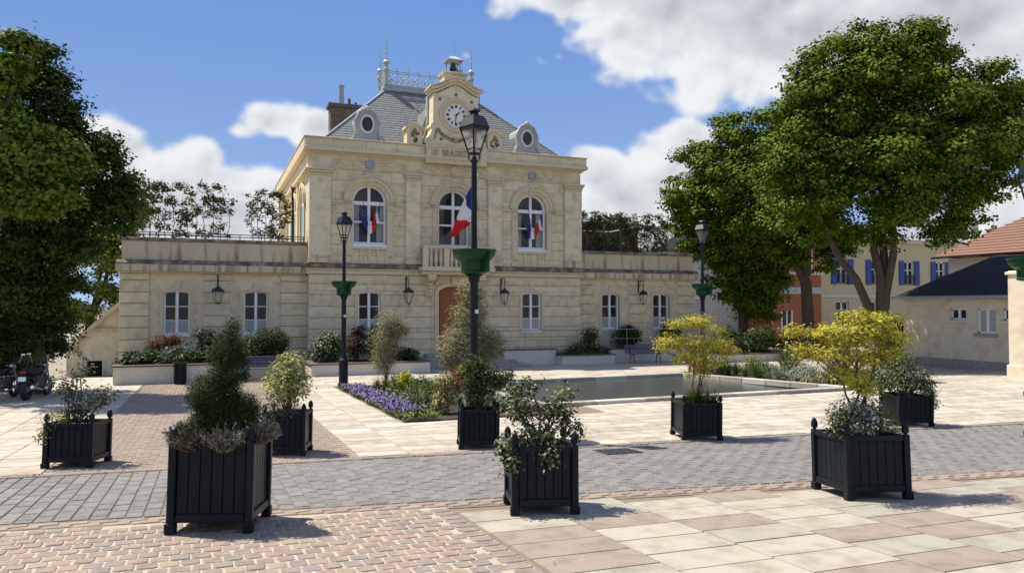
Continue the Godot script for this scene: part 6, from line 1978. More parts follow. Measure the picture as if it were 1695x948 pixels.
	var right := [[17.5, 17.4, 170, 0.55, 0.024, 1.2, g1, "green tuft at the near end of the right bed"], [18.2, 17.9, 110, 0.95, 0.035, 1.0, [G(0.03, 0.016, 0.012), G(0.08, 0.04, 0.03), G(0.15, 0.09, 0.06)], "dark bronze sword-leaved plant in the right bed"], [17.5, 18.4, 60, 0.55, 0.016, 1.8, [G(0.25, 0.2, 0.1), G(0.4, 0.34, 0.2), G(0.5, 0.45, 0.3)], "straw coloured drooping grass on the pool's right rim"], [17.4, 19.6, 200, 0.40, 0.022, 1.2, silver, "silvery tuft in the middle of the right bed"], [17.3, 20.8, 170, 0.5, 0.024, 1.1, g1, "bright green tuft halfway along the right bed"], [17.2, 22.2, 200, 0.55, 0.024, 1.0, [G(0.03, 0.05, 0.02), G(0.07, 0.1, 0.035), G(0.14, 0.18, 0.07)], "iris-like green tuft at the far end of the right bed"], [16.9, 23.5, 90, 0.7, 0.022, 0.6, [G(0.16, 0.03, 0.02), G(0.3, 0.08, 0.05), G(0.36, 0.18, 0.1)], "small red-leaved plant at the far end of the right bed"], [19.3, 19.0, 150, 0.6, 0.022, 1.1, silver, "grey tuft at the back of the right bed"], [19.2, 21.4, 130, 0.95, 0.03, 0.9, g1, "tall green sword-leaved plant at the back of the right bed"]]
	for q: Array in spots + right:
		var t := thing("leafy_tuft", q[7], "plant", on(q[0], q[1], 0.01), 0.0, "tufts in the flower beds")
		var b := MB.new()
		for i in 5:
			blades(Vector3(rng.randf_range(-0.28, 0.28), 0, rng.randf_range(-0.28, 0.28)), int(q[2] / 3.5), q[3] * 1.3, q[4] * 1.15, q[5], q[6], b)
		part("leaves", b, M.leaf, t)
	shrub("poppy_plant", "plant with a few orange-red blooms beside the purple flowers", on(5.35, 17.9), [[Vector3(0, 0.22, 0), Vector3(0.25, 0.16, 0.2)]], 90, 5, 0.10, 0.06, 0.3, [G(0.06, 0.09, 0.03), G(0.10, 0.13, 0.05), G(0.5, 0.10, 0.05)], "petal", "flowers", 3)
	shrub("white_flowers", "white blooming clump behind the bronze grass in the left bed", on(6.95, 19.6), [[Vector3(0, 0.4, 0), Vector3(0.22, 0.16, 0.2)]], 90, 6, 0.09, 0.06, 0.4, [G(0.12, 0.15, 0.08), G(0.6, 0.6, 0.5), G(0.8, 0.8, 0.72)], "petal", "flowers", 4)
	var bushes := [[17.6, 19.0, 0.35, silver, "low silvery bush by the pool's right rim"], [18.4, 20.2, 0.55, [G(0.06, 0.08, 0.03), G(0.14, 0.16, 0.06), G(0.3, 0.3, 0.16)], "grey-green bush in the middle of the right bed"], [18.6, 22.4, 0.6, [G(0.05, 0.07, 0.025), G(0.12, 0.14, 0.05), G(0.24, 0.25, 0.1)], "olive bush at the far end of the right bed"], [17.2, 23.2, 0.32, [G(0.2, 0.12, 0.08), G(0.36, 0.24, 0.16), G(0.45, 0.36, 0.25)], "pinkish low bush at the far corner of the pool"], [18.9, 17.6, 0.5, silver, "silvery bush behind the dark bronze plant"], [17.45, 16.95, 0.3, g1, "low bright green plant at the pool's near right corner"]]
	for q: Array in bushes:
		var h: float = q[2]
		shrub("bed_bush", q[4], on(q[0], q[1]), [[Vector3(0, h * 0.6, 0), Vector3(0.42, h * 0.6, 0.4)], [Vector3(0.25, h * 0.5, 0.2), Vector3(0.35, h * 0.5, 0.3)]], 300, 6, 0.12, 0.06, 0.26, q[3], "leaf", "shrub", 3)
	# dry leaves blown along the kerb and over the slabs
	var lit := MB.new()
	for i in 260:
		var lx := rng.randf_range(-3.0, 14.0)
		var lz := 11.0 + rng.randfn() * 0.12 if rng.randf() < 0.6 else rng.randf_range(4.5, 18.0)
		if absf(lx - 12) < 4.9 and lz > 15.9:
			continue
		var a := rng.randf() * TAU
		lit.col = pick([G(0.05, 0.035, 0.02), G(0.13, 0.085, 0.04), G(0.22, 0.17, 0.08)], rng.randf())
		lit.leaf(on(lx, lz, 0.012), Vector3(cos(a), 0.15, sin(a)) * rng.randf_range(0.02, 0.05), Vector3(-sin(a), 0.05, cos(a)) * 0.012, Vector3.UP)
	var litter := thing("leaf_litter", "scattered dry leaves along the kerb and on the slabs", "leaf litter", on(4.0, 11.0))
	litter.set_meta("kind", "stuff")
	wpart("dry_leaves", lit, M.leaf_dull, litter)
	# low bed and sword-leaved plants under the trees at the far right
	var y := raised_bed("low stone walled bed beneath the large trees, right of the town hall", 22.0, 26.5, 28.6, 31.5, 0.35)
	for q: Array in [[22.6, 29.3, "broad green bush at the left of the bed under the trees"], [24.2, 29.2, "glossy green bush in the middle of the bed under the trees"], [25.6, 30.2, "dark bush at the right of the bed under the trees"]]:
		shrub("shade_bush", q[2], Vector3(q[0], y, -q[1]), [[Vector3(0, 0.5, 0), Vector3(0.8, 0.55, 0.5)], [Vector3(0.3, 0.9, 0), Vector3(0.5, 0.4, 0.4)]], 320, 7, 0.2, 0.13, 0.28, [G(0.045, 0.068, 0.022), G(0.058, 0.082, 0.028), G(0.08, 0.105, 0.04)], "leaf_gloss", "shrub", 3)
	for q: Array in [[26.2, 28.2, 1.1, "sword-leaved plant beneath the trees, left one"], [27.4, 27.2, 1.0, "sword-leaved plant beneath the trees, right one"], [25.1, 28.1, 0.9, "pale striped sword-leaved plant at the corner of the low bed"]]:
		var t := thing("sword_plant", q[3], "plant", on(q[0], q[1]), 0.0, "sword-leaved plants beneath the trees")
		part("leaves", blades(Vector3.ZERO, 90, q[2], 0.035, 1.1, [G(0.04, 0.06, 0.03), G(0.09, 0.11, 0.06), G(0.25, 0.27, 0.18)]), M.leaf_gloss, t)
	# clipped dark hedge in front of the brick house
	shrub("hedge", "dark clipped hedge under the trees before the brick house", on(29.6, 31.0), [[Vector3(-1.6, 0.5, 0), Vector3(1.0, 0.7, 0.5)], [Vector3(0, 0.5, 0), Vector3(1.2, 0.7, 0.5)], [Vector3(1.6, 0.5, 0), Vector3(1.0, 0.7, 0.5)]], 700, 8, 0.2, 0.12, 0.3, [G(0.028, 0.045, 0.014), G(0.036, 0.054, 0.016), G(0.046, 0.066, 0.02)], "leaf", "hedge", 0, 0.3)

# ---------------------------------------------------------------- neighbours
func neighbours() -> void:
	var b: MB
	# cream outbuilding on the right; its long wall faces -x
	var t := thing("outbuilding", "low cream outbuilding with dark slate roof at the right edge", "building", Vector3(27.5, -0.85, -21.0))
	var side := Transform3D(Basis(Vector3.UP, -PI / 2), Vector3(27.5, 0, 0))
	b = MB.new()
	b.x = side
	var holes := [[-21.40, -20.72, 1.08, 1.52], [-20.27, -19.52, 0.58, 1.52], [-19.25, -18.70, 1.08, 1.52]]
	for r: Array in [[-1.1, 0.58], [0.58, 1.08], [1.08, 1.52], [1.52, 1.98]]:
		for s: Array in rects_without(-23.6, -15.0, r[0], r[1], holes):
			b.span(s[0], s[1], r[0], r[1], -0.25, 0.0)
	b.x = Transform3D.IDENTITY
	b.span(27.75, 33.0, -1.1, 1.98, -23.6, -23.35)
	b.span(27.75, 33.0, -1.1, 1.98, -15.0, -15.25)
	b.span(32.75, 33.0, -1.1, 1.98, -15.25, -23.35)
	wpart("wall", b, M.plaster_cream, t)
	b = MB.new()
	b.x = side
	b.span(-23.62, -15.0, -1.1, -0.48, -0.02, 0.03, 0.01)
	wpart("plinth", b, M.concrete, t)
	for h: Array in holes:
		b = MB.new()
		b.x = side
		b.span(h[0], h[0] + 0.06, h[2], h[3], -0.16, -0.08)
		b.span(h[1] - 0.06, h[1], h[2], h[3], -0.16, -0.08)
		b.span(h[0], h[1], h[3] - 0.06, h[3], -0.16, -0.08)
		b.span(h[0], h[1], h[2], h[2] + 0.06, -0.16, -0.08)
		if h[1] - h[0] > 0.6:
			b.span((h[0] + h[1]) * 0.5 - 0.05, (h[0] + h[1]) * 0.5 + 0.05, h[2] + 0.06, h[3] - 0.06, -0.16, -0.07)
		var w := wpart("window", b, M.white_paint, t)
		b = MB.new()
		b.x = side
		b.span(h[0] + 0.06, h[1] - 0.06, h[2] + 0.06, h[3] - 0.06, -0.13, -0.12)
		wpart("pane", b, M.curtain if h[2] < 1.0 else M.moto_paint, w)
		b = MB.new()
		b.x = side
		b.span(h[0] - 0.10, h[1] + 0.10, h[2] - 0.12, h[2] - 0.02, -0.1, 0.10, 0.01)
		wpart("sill", b, M.concrete if h[2] < 1.0 else M.plaster_cream, w)
	b = MB.new()
	var e0 := Vector3(27.2, 1.98, -23.9)
	var e1 := Vector3(27.2, 1.98, -14.7)
	var e2 := Vector3(33.3, 1.98, -14.7)
	var e3 := Vector3(33.3, 1.98, -23.9)
	var r0 := Vector3(30.2, 3.65, -21.6)
	var r1 := Vector3(30.2, 3.65, -17.0)
	b.quad(e0, e1, r1, r0, Vector3(-1, 1, 0))
	b.quad(e2, e3, r0, r1, Vector3(1, 1, 0))
	b.tri(e3, e0, r0, Vector3(0, 1, -1))
	b.tri(e1, e2, r1, Vector3(0, 1, 1))
	b.quad(e0, e1, e2, e3, Vector3(0, -1, 0))
	var roof := wpart("roof", b, M.slate_dark, t)
	b = MB.new()
	b.tube([e0 + Vector3(-0.02, -0.02, 0), e1 + Vector3(-0.02, -0.02, 0)], [0.06], 8)
	wpart("gutter", b, M.zinc, roof)
	# gate pillar at the edge
	t = thing("gate_pillar", "white rendered pillar at the right edge, below the lamp basin", "pillar", on(24.35, 16.35))
	b = MB.new()
	b.box(Vector3(0, 1.75, 0), Vector3(0.62, 3.5, 0.62), 0.015)
	part("shaft", b, M.plaster_cream, t)
	b = MB.new()
	b.box(Vector3(0, 0.22, 0), Vector3(0.72, 0.5, 0.72), 0.02)
	part("foot", b, M.plaster_cream, t)
	b = MB.new()
	b.box(Vector3(0, 3.42, 0), Vector3(0.74, 0.10, 0.74), 0.02)
	part("cap", b, M.plaster_cream, t)
	# dark gate between the big tree and the outbuilding
	t = thing("iron_gate", "narrow black iron gate left of the cream outbuilding", "gate", Vector3(27.6, -0.95, -24.2))
	for i in 11:
		b = MB.new()
		b.box(Vector3(-0.75 + i * 0.15, 1.0, 0), Vector3(0.05, 2.0, 0.04), 0.004)
		part("bar", b, M.black_iron, t)
	for y: float in [0.15, 1.9]:
		b = MB.new()
		b.box(Vector3(0, y, 0.03), Vector3(1.7, 0.08, 0.04), 0.004)
		part("rail", b, M.black_iron, t)
	b = MB.new()
	b.box(Vector3(0, 1.0, -0.03), Vector3(1.6, 1.9, 0.02))
	part("sheet", b, M.black_iron, t)
	# yellow house with blue shutters
	t = thing("yellow_house", "pale yellow house with blue shutters behind the trees", "house", Vector3(49.0, -1.3, -44.0))
	b = MB.new()
	var wins := [[44.4, 45.5], [47.9, 49.0], [51.4, 52.5], [54.9, 56.0]]
	var open := []
	for w: Array in wins:
		open.append([w[0], w[1], 3.3, 5.2])
		open.append([w[0] - 0.1, w[1] + 0.1, 0.1, 2.0])
	for r: Array in [[-1.5, 0.1], [0.1, 2.0], [2.0, 3.3], [3.3, 5.2], [5.2, 6.6]]:
		for s: Array in rects_without(42.0, 58.0, r[0], r[1], open):
			b.span(s[0], s[1], r[0], r[1], -44.0, -44.4)
	b.span(42.0, 58.0, -1.5, 6.6, -52.0, -52.4)
	b.span(42.0, 42.4, -1.5, 6.6, -44.4, -52.0)
	b.span(57.6, 58.0, -1.5, 6.6, -44.4, -52.0)
	wpart("wall", b, M.plaster_yellow, t)
	b = MB.new()
	b.span(41.8, 58.2, 2.3, 2.5, -43.92, -44.1)
	b.span(41.7, 58.3, 6.6, 6.85, -43.75, -44.4)
	wpart("moulding", b, M.plaster_white, t)
	b = MB.new()
	b.quad(Vector3(41.6, 6.85, -43.6), Vector3(58.4, 6.85, -43.6), Vector3(58.4, 8.6, -48.2), Vector3(41.6, 8.6, -48.2), Vector3(0, 1, 1))
	b.quad(Vector3(41.6, 6.85, -52.8), Vector3(58.4, 6.85, -52.8), Vector3(58.4, 8.6, -48.2), Vector3(41.6, 8.6, -48.2), Vector3(0, 1, -1))
	b.tri(Vector3(41.6, 6.85, -43.6), Vector3(41.6, 6.85, -52.8), Vector3(41.6, 8.6, -48.2), Vector3(-1, 0, 0))
	b.tri(Vector3(58.4, 6.85, -43.6), Vector3(58.4, 6.85, -52.8), Vector3(58.4, 8.6, -48.2), Vector3(1, 0, 0))
	wpart("roof", b, M.zinc, t)
	for o: Array in open:
		b = MB.new()
		for e: Array in [[o[0], o[0] + 0.09, o[2], o[3]], [o[1] - 0.09, o[1], o[2], o[3]], [o[0], o[1], o[3] - 0.09, o[3]], [o[0], o[1], o[2], o[2] + 0.09], [(o[0] + o[1]) * 0.5 - 0.05, (o[0] + o[1]) * 0.5 + 0.05, o[2], o[3]], [o[0], o[1], (o[2] + o[3]) * 0.5 + 0.2, (o[2] + o[3]) * 0.5 + 0.26]]:
			b.span(e[0], e[1], e[2], e[3], -44.12, -44.2)
		var w := wpart("window", b, M.white_paint, t)
		b = MB.new()
		b.span(o[0], o[1], o[2], o[3], -44.21, -44.22)
		wpart("pane", b, M.moto_paint, w)
		if o[2] > 3.0:
			for s: float in [-1.0, 1.0]:
				b = MB.new()
				var xs: float = o[0] - 0.56 if s < 0 else o[1] + 0.02
				b.span(xs, xs + 0.54, o[2] - 0.02, o[3] + 0.02, -43.92, -43.98, 0.01)
				for i in 12:
					b.span(xs + 0.06, xs + 0.48, o[2] + 0.1 + i * 0.14, o[2] + 0.18 + i * 0.14, -43.90, -43.93)
				wpart("shutter", b, M.blue_shutter, w)
			b = MB.new()
			b.span(o[0], o[1], o[2] + 0.75, o[2] + 0.8, -43.9, -43.95)
			for i in 9:
				b.span(o[0] + 0.05 + i * 0.12, o[0] + 0.08 + i * 0.12, o[2], o[2] + 0.75, -43.91, -43.94)
			wpart("railing", b, M.black_iron, w)
	# brick house
	t = thing("brick_house", "red brick house with pale bands behind the middle tree", "house", Vector3(39.5, -1.3, -43.0))
	b = MB.new()
	b.span(37.4, 41.9, -1.5, 6.4, -43.0, -50.0)
	wpart("wall", b, M.brick_wall, t)
	for y: float in [2.5, 3.9, 6.2]:
		b = MB.new()
		b.span(37.3, 42.0, y, y + (0.5 if y < 3 else 0.25), -42.9, -43.2, 0.02)
		wpart("band", b, M.zinc_pale if y < 3 else M.plaster_white, t)
	for x: float in [38.6, 40.5]:
		for y: float in [-0.2, 4.3]:
			b = MB.new()
			b.span(x - 0.45, x + 0.45, y, y + 1.5, -42.96, -43.05)
			var w := wpart("window", b, M.moto_paint, t)
			b = MB.new()
			b.span(x - 0.5, x - 0.42, y, y + 1.5, -42.9, -42.97)
			b.span(x + 0.42, x + 0.5, y, y + 1.5, -42.9, -42.97)
			b.span(x - 0.04, x + 0.04, y, y + 1.5, -42.9, -42.95)
			wpart("frame", b, M.white_paint, w)
	b = MB.new()
	b.span(37.2, 42.05, 6.45, 6.7, -42.8, -50.2, 0.02)
	wpart("roof", b, M.zinc, t)
	# grey rendered house seen past the right wing
	t = thing("grey_house", "plain light grey rendered house between the right wing and the trees", "house", Vector3(34.0, -1.3, -46.0))
	b = MB.new()
	b.span(29.5, 37.2, -1.5, 5.6, -46.0, -54.0)
	wpart("wall", b, M.plaster_grey, t)
	b = MB.new()
	b.prism(PackedVector2Array([Vector2(29.3, 5.6), Vector2(37.3, 5.6), Vector2(33.3, 8.0)]), -54.2, -45.8)
	wpart("roof", b, M.slate, t)
	for x: float in [31.3, 32.9]:
		b = MB.new()
		b.span(x - 0.6, x + 0.6, 0.5, 2.2, -45.95, -46.05)
		var w := wpart("window", b, M.zinc, t)
		b = MB.new()
		b.span(x - 0.66, x - 0.58, 0.45, 2.25, -45.9, -45.99)
		b.span(x + 0.58, x + 0.66, 0.45, 2.25, -45.9, -45.99)
		b.span(x - 0.66, x + 0.66, 2.18, 2.26, -45.9, -45.99)
		wpart("frame", b, M.white_paint, w)
	# house with an orange tiled roof, far right
	t = thing("tile_roofed_house", "house with orange tiled hip roof above the outbuilding", "house", Vector3(46.0, -1.2, -32.0))
	b = MB.new()
	b.span(42.3, 54.0, -1.5, 4.5, -24.0, -33.0)
	wpart("wall", b, M.plaster_grey, t)
	b = MB.new()
	var q0 := Vector3(41.6, 4.6, -33.6)
	var q1 := Vector3(41.6, 4.6, -23.4)
	var q2 := Vector3(54.6, 4.6, -23.4)
	var q3 := Vector3(54.6, 4.6, -33.6)
	var k0 := Vector3(46.4, 7.9, -28.5)
	var k1 := Vector3(49.8, 7.9, -28.5)
	for q: Array in [[q0, q1, k0, k0], [q1, q2, k1, k0], [q2, q3, k1, k1], [q3, q0, k0, k1]]:
		var m: Vector3 = (q[0] + q[1]) * 0.5 - Vector3(48, 4, -28.5)
		for i in 18:
			var a0: Vector3 = q[0].lerp(q[3] if q[3] != q[2] else q[2], i / 18.0)
			var a1: Vector3 = q[1].lerp(q[2], i / 18.0)
			var c0: Vector3 = q[0].lerp(q[3] if q[3] != q[2] else q[2], (i + 1) / 18.0)
			var c1: Vector3 = q[1].lerp(q[2], (i + 1) / 18.0)
			b.quad(a0 + Vector3(0, 0.06, 0), a1 + Vector3(0, 0.06, 0), c1, c0, m + Vector3(0, 8, 0))
			b.quad(a0 + Vector3(0, 0.06, 0), a1 + Vector3(0, 0.06, 0), a1, a0, m)
	var tr := wpart("roof", b, M.tile_roof, t)
	b = MB.new()
	b.tube([q0, q1, q2], [0.1], 6)
	wpart("gutter", b, M.black_iron, tr)
	# pale house with chimneys far behind
	t = thing("far_house", "pale far house with chimneys behind the tiled roof", "house", Vector3(66.0, -1.3, -46.0))
	b = MB.new()
	b.span(60.0, 74.0, -1.5, 6.9, -46.0, -54.0)
	wpart("wall", b, M.plaster_white, t)
	for q: Array in [[62.0, 8.3, "concrete"], [64.3, 9.0, "plaster_white"], [67.4, 8.6, "brick_old"]]:
		b = MB.new()
		b.span(q[0] - 0.5, q[0] + 0.5, 6.9, q[1], -47.5, -48.3, 0.02)
		b.span(q[0] - 0.6, q[0] + 0.6, q[1], q[1] + 0.15, -47.4, -48.4, 0.02)
		wpart("chimney", b, M[q[2]], t)
		for k in 2:
			b = MB.new()
			b.lathe(Vector3(q[0] - 0.22 + k * 0.44, q[1] + 0.15, -47.9), [Vector2(0.14, 0), Vector2(0.12, 0.35), Vector2(0, 0.35)], 8)
			wpart("chimney_pot", b, M.brick_old, t)
	b = MB.new()
	b.span(59.8, 74.2, 6.9, 7.15, -45.8, -54.2, 0.02)
	wpart("roof", b, M.tile_roof, t)
	# small gabled annexe at the left of the left wing
	t = thing("annexe", "cream gabled annexe with a black opening, left of the left wing", "building", Vector3(-4.3, -1.2, -33.2))
	b = MB.new()
	b.prism(PackedVector2Array([Vector2(-3.16, -1.4), Vector2(-3.16, 1.62), Vector2(-5.0, -0.12), Vector2(-5.0, -1.4), Vector2(-4.32, -1.4), Vector2(-4.32, -0.5), Vector2(-3.78, -0.5), Vector2(-3.78, -1.4)]), -36.0, -33.2)
	wpart("wall", b, M.plaster_cream, t)
	b = MB.new()
	b.prism(PackedVector2Array([Vector2(-3.16, 1.62), Vector2(-3.16, 1.84), Vector2(-5.2, -0.12), Vector2(-5.1, -0.24)]), -36.1, -32.95)
	b.span(-4.3, -3.17, 0.62, 0.76, -33.12, -33.3, 0.01)
	wpart("raking_cornice", b, M.plaster_yellow, t)
	b = MB.new()
	b.span(-4.40, -4.32, -1.3, -0.42, -33.17, -33.28)
	b.span(-3.78, -3.70, -1.3, -0.42, -33.17, -33.28)
	b.span(-4.40, -3.70, -0.5, -0.42, -33.165, -33.285)
	wpart("door_frame", b, M.plaster_white, t)
	b = MB.new()
	b.span(-4.32, -3.78, -1.4, -0.5, -33.6, -33.65)
	wpart("door", b, M.dark_inside, t)

func wheel(t: Node3D, at: Vector3, r: float, w: float) -> void:
	var b := MB.new()
	b.x = Transform3D(Basis(Vector3(0, 0, 1), PI / 2), at)
	var prof := []
	for i in 13:
		var a := TAU * i / 12.0
		prof.append(Vector2(r - w * 0.5 + cos(a) * w * 0.5, sin(a) * w * 0.5))
	b.lathe(Vector3.ZERO, prof, 28)
	var o := part("wheel", b, M.rubber, t)
	b = MB.new()
	b.x = Transform3D(Basis(Vector3(0, 0, 1), PI / 2), at)
	b.lathe(Vector3.ZERO, [Vector2(r - w * 0.95, -0.03), Vector2(r - w * 0.8, -0.03), Vector2(r - w * 0.8, 0.03), Vector2(r - w * 0.95, 0.03), Vector2(r - w * 0.95, -0.03)], 24)
	b.lathe(Vector3.ZERO, [Vector2(0.0, -0.06), Vector2(0.05, -0.06), Vector2(0.05, 0.06), Vector2(0, 0.06)], 12)
	for i in 6:
		b.box(Vector3(cos(i * PI / 3) * r * 0.4, 0, sin(i * PI / 3) * r * 0.4), Vector3(0.03, 0.02, 0.03))
		b.tube([Vector3.ZERO, Vector3(cos(i * PI / 3), 0, sin(i * PI / 3)) * (r - w * 0.9)], [0.014], 5)
	part("rim", b, M.zinc, o)

func motorbike(label: String, at: Vector3, turn: float) -> void:
	var t := thing("motorbike", label, "motorbike", at, turn, "motorbikes parked at the left")
	t.scale = Vector3.ONE * 0.92
	wheel(t, Vector3(0, 0.31, 0.68), 0.31, 0.17)
	wheel(t, Vector3(0, 0.31, -0.72), 0.31, 0.12)
	var b := MB.new()
	b.blob(Vector3(0, 0.82, -0.18), Vector3(0.16, 0.15, 0.30), 14)
	part("fuel_tank", b, M.moto_paint, t)
	b = MB.new()
	b.tube([Vector3(0, 0.80, 0.05), Vector3(0, 0.78, 0.35), Vector3(0, 0.86, 0.66), Vector3(0, 0.90, 0.86)], [0.12, 0.13, 0.10, 0.05], 10)
	part("seat", b, M.rubber, t)
	b = MB.new()
	b.box(Vector3(0, 0.48, -0.05), Vector3(0.30, 0.34, 0.46), 0.06)
	for i in 4:
		b.box(Vector3(0, 0.40 + i * 0.06, -0.18), Vector3(0.34, 0.02, 0.3), 0.005)
	part("engine", b, M.coping, t)
	b = MB.new()
	b.tube([Vector3(0.14, 0.30, -0.25), Vector3(0.18, 0.26, 0.1), Vector3(0.20, 0.34, 0.5), Vector3(0.21, 0.40, 0.82)], [0.025, 0.03, 0.05, 0.055], 9)
	part("exhaust", b, M.chrome, t)
	for s: float in [-1.0, 1.0]:
		b = MB.new()
		b.tube([Vector3(s * 0.09, 0.31, -0.72), Vector3(s * 0.09, 0.98, -0.46)], [0.025], 7)
		part("fork", b, M.zinc, t)
		b = MB.new()
		b.tube([Vector3(s * 0.11, 0.31, 0.68), Vector3(s * 0.11, 0.45, 0.15)], [0.025], 7)
		part("swing_arm", b, M.zinc, t)
	b = MB.new()
	b.tube([Vector3(-0.38, 1.02, -0.30), Vector3(-0.2, 1.06, -0.42), Vector3(0, 1.02, -0.46), Vector3(0.2, 1.06, -0.42), Vector3(0.38, 1.02, -0.30)], [0.018], 7)
	part("handlebar", b, M.black_iron, t)
	for s: float in [-1.0, 1.0]:
		b = MB.new()
		b.tube([Vector3(s * 0.28, 1.05, -0.38), Vector3(s * 0.36, 1.24, -0.40)], [0.008], 5)
		b.blob(Vector3(s * 0.38, 1.28, -0.40), Vector3(0.07, 0.045, 0.02), 10)
		part("mirror", b, M.chrome, t)
	b = MB.new()
	b.blob(Vector3(0, 0.92, -0.60), Vector3(0.10, 0.11, 0.09), 10)
	part("headlight", b, M.chrome, t)
	b = MB.new()
	b.x = Transform3D(Basis(Vector3.UP, PI / 2), Vector3(0, 0.31, 0.68))
	b.arch_ring(0, 0, 0.34, 0.34, 0.36, 0.36, -0.09, 0.09, 8, 0.5, 2.2)
	part("mudguard", b, M.moto_paint, t)
	b = MB.new()
	b.box(Vector3(0, 0.83, 0.90), Vector3(0.16, 0.06, 0.04), 0.015)
	part("tail_light", b, M.red_light, t)
	b = MB.new()
	b.x = Transform3D(Basis(Vector3.RIGHT, -0.25), Vector3(0, 0.64, 0.97))
	b.box(Vector3.ZERO, Vector3(0.21, 0.13, 0.012), 0.004)
	part("number_plate", b, M.white_paint, t)

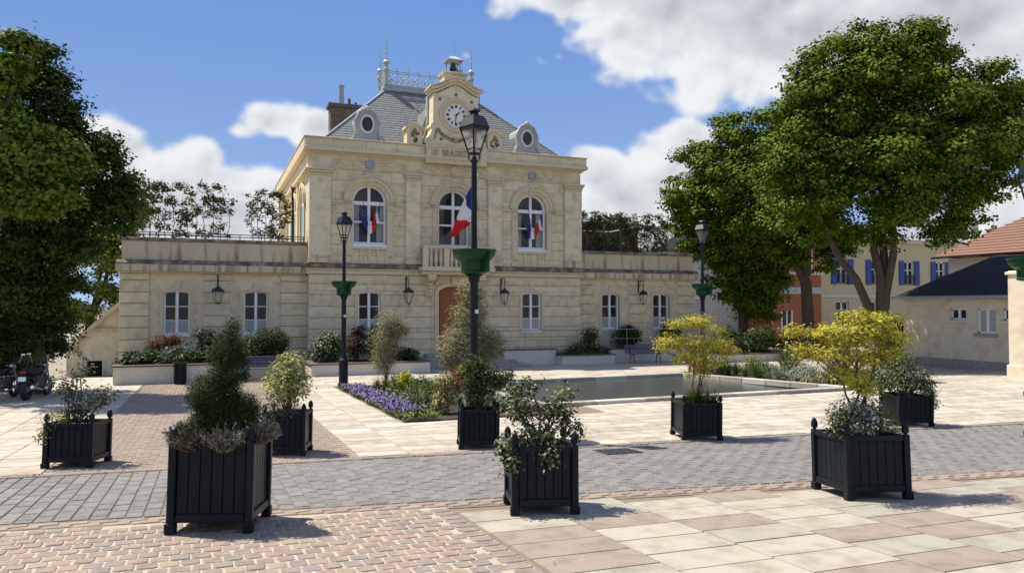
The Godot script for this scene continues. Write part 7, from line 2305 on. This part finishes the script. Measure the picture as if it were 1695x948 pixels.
# ---------------------------------------------------------------- sky
func sky_image() -> ImageTexture:
	var W := 2048
	var H := 1024
	var f := FastNoiseLite.new()
	f.noise_type = FastNoiseLite.TYPE_SIMPLEX_SMOOTH
	f.seed = 21
	f.frequency = 1.0
	f.fractal_octaves = 6
	f.fractal_gain = 0.52
	var broad := FastNoiseLite.new()
	broad.seed = 5
	broad.frequency = 1.0
	broad.fractal_octaves = 2
	# clouds: azimuth, elevation, half widths (degrees), weight
	var puffs := [[52, 23, 21, 9, 1.65], [37, 20.5, 9, 4.6, 1.5], [29.5, 23, 8, 3.2, 1.35], [23, 23.6, 5, 1.8, 1.0], [33, 18.6, 3.6, 2.2, 1.05], [41, 16.5, 4, 2.2, 1.1], [47, 14, 6, 4, 1.1], [-6, 9.8, 3.4, 2.5, 1.3], [-2, 9.2, 3.2, 2.4, 1.3], [2.3, 8.2, 3.2, 2.1, 1.25], [-1, 5.4, 9.5, 3.6, 1.5], [-11, 7.5, 5, 3.2, 1.2], [4.6, 13.2, 2.6, 1.5, 1.2], [7.4, 12.6, 2.8, 1.5, 1.2], [2.6, 12.4, 1.6, 0.9, 0.9], [28.6, 10.2, 2.8, 2.0, 1.25], [33.8, 11.2, 3.4, 2.2, 1.3], [31, 7.6, 6.5, 2.6, 1.3], [24.6, 10.8, 1.8, 0.9, 0.85], [39, 8, 3.5, 2.4, 1.0], [56, 6.4, 5, 2.0, 1.0], [51, 5.2, 6, 1.6, 0.9], [18.5, 18.4, 0.8, 0.5, 0.62], [25.6, 18.4, 1.0, 0.5, 0.62], [12, 2.5, 30, 1.8, 0.9], [-28, 12, 12, 6, 1.3], [75, 15, 14, 8, 1.3]]
	var data := PackedFloat32Array()
	data.resize(W * H * 3)
	var low := Vector3(0.48, 0.65, 0.95)
	for y in H:
		var el := 90.0 - (y + 0.5) * 180.0 / H
		var at := y * W * 3
		if el < -1.0:
			for x in W:
				data[at] = 0.30; data[at + 1] = 0.30; data[at + 2] = 0.28
				at += 3
			continue
		var s := sin(deg_to_rad(maxf(el, 0.0)))
		var c := cos(deg_to_rad(el))
		var h := pow(1.0 - s, 3.2)
		var blue := Vector3(0.093, 0.25, 0.69).lerp(low, h)
		for x in W:
			var az := (x + 0.5) * 360.0 / W
			if az > 180.0:
				az -= 360.0
			var a := deg_to_rad(az)
			var d := Vector3(sin(a) * c, s, -cos(a) * c)
			# coverage: placed clouds in front, broad noise all round
			var w := 1.0 - smoothstep(44.0, 62.0, absf(az - 24.0))
			w *= 1.0 - smoothstep(30.0, 45.0, el)
			var cover := -1.0
			if w > 0.0:
				var best := 0.0
				for p: Array in puffs:
					var dx: float = (az - p[0]) / p[2]
					var dy: float = (el - p[1]) / p[3]
					if dy < 0.0:
						dy *= 1.2
					var r := dx * dx + dy * dy
					if r < 2.2:
						best = maxf(best, p[4] - r * 0.62)
				cover = best - 0.55
			var cloud := 0.0
			var tone := 1.0
			if w < 1.0:
				var k := d / (s + 0.25)
				cover = lerpf(broad.get_noise_2d(k.x * 0.9, k.z * 0.9) * 1.3 - 0.05, cover, w)
			if cover > -0.55:
				var n := f.get_noise_3d(d.x * 9.0, d.y * 12.0, d.z * 9.0)
				var dens := cover + n * 0.75
				cloud = smoothstep(-0.08, 0.30, dens)
				if cloud > 0.0:
					var up := f.get_noise_3d((d.x - 0.012) * 9.0, (d.y + 0.014) * 12.0, d.z * 9.0)
					var lit := clampf(0.95 + (n - up) * 0.8 - maxf(0.0, dens - 0.22) * 0.60, 0.0, 1.0)
					tone = lit
			var grey := Vector3(0.40, 0.43, 0.50).lerp(Vector3(0.92, 0.94, 0.97), tone)
			var col := blue.lerp(grey, cloud)
			data[at] = col.x; data[at + 1] = col.y; data[at + 2] = col.z
			at += 3
	return ImageTexture.create_from_image(Image.create_from_data(W, H, false, Image.FORMAT_RGBF, data.to_byte_array()))

func _ready() -> void:
	rng.seed = 20240517
	clumps.seed = 3
	clumps.frequency = 0.02
	clumps.fractal_octaves = 3
	# camera
	var cam := Camera3D.new()
	cam.name = "camera"
	add_child(cam)
	cam.position = Vector3(0, 1.6, 0)
	cam.rotation = Vector3(atan(33.0 / 1250.0), -deg_to_rad(21.96), 0)
	cam.fov = rad_to_deg(2.0 * atan(474.0 / 1250.0))
	cam.near = 0.1
	cam.far = 2000.0
	cam.current = true
	# sky
	var env := Environment.new()
	env.background_mode = Environment.BG_SKY
	var sky := Sky.new()
	var pano := PanoramaSkyMaterial.new()
	pano.panorama = sky_image()
	sky.sky_material = pano
	env.sky = sky
	env.background_energy_multiplier = 0.66
	env.tonemap_mode = Environment.TONE_MAPPER_LINEAR
	env.tonemap_exposure = 1.43
	env.sdfgi_enabled = true
	env.ssao_enabled = true
	env.ssil_enabled = true
	var around := WorldEnvironment.new()
	around.name = "environment"
	around.environment = env
	add_child(around)
	# sun: high, behind the town hall and to the left
	var sun := DirectionalLight3D.new()
	sun.name = "sun"
	add_child(sun)
	sun.light_energy = 1.6
	sun.light_color = Color(1.0, 0.962, 0.905)
	sun.light_angular_distance = 0.55
	sun.shadow_enabled = true
	sun.look_at_from_position(Vector3.ZERO, Vector3(0.36, -0.87, 0.345))
	materials()
	ground()
	pool()
	town_hall()
	neighbours()
	trees()
	terrace()
	hall_front()
	beds()
	planters()
	flags()
	motorbike("black motorbike with a white number plate, nearest the left wing", on(-4.33, 24.1), -0.2)
	motorbike("black motorbike cut by the left edge of the photo", on(-5.1, 23.9), -0.25)
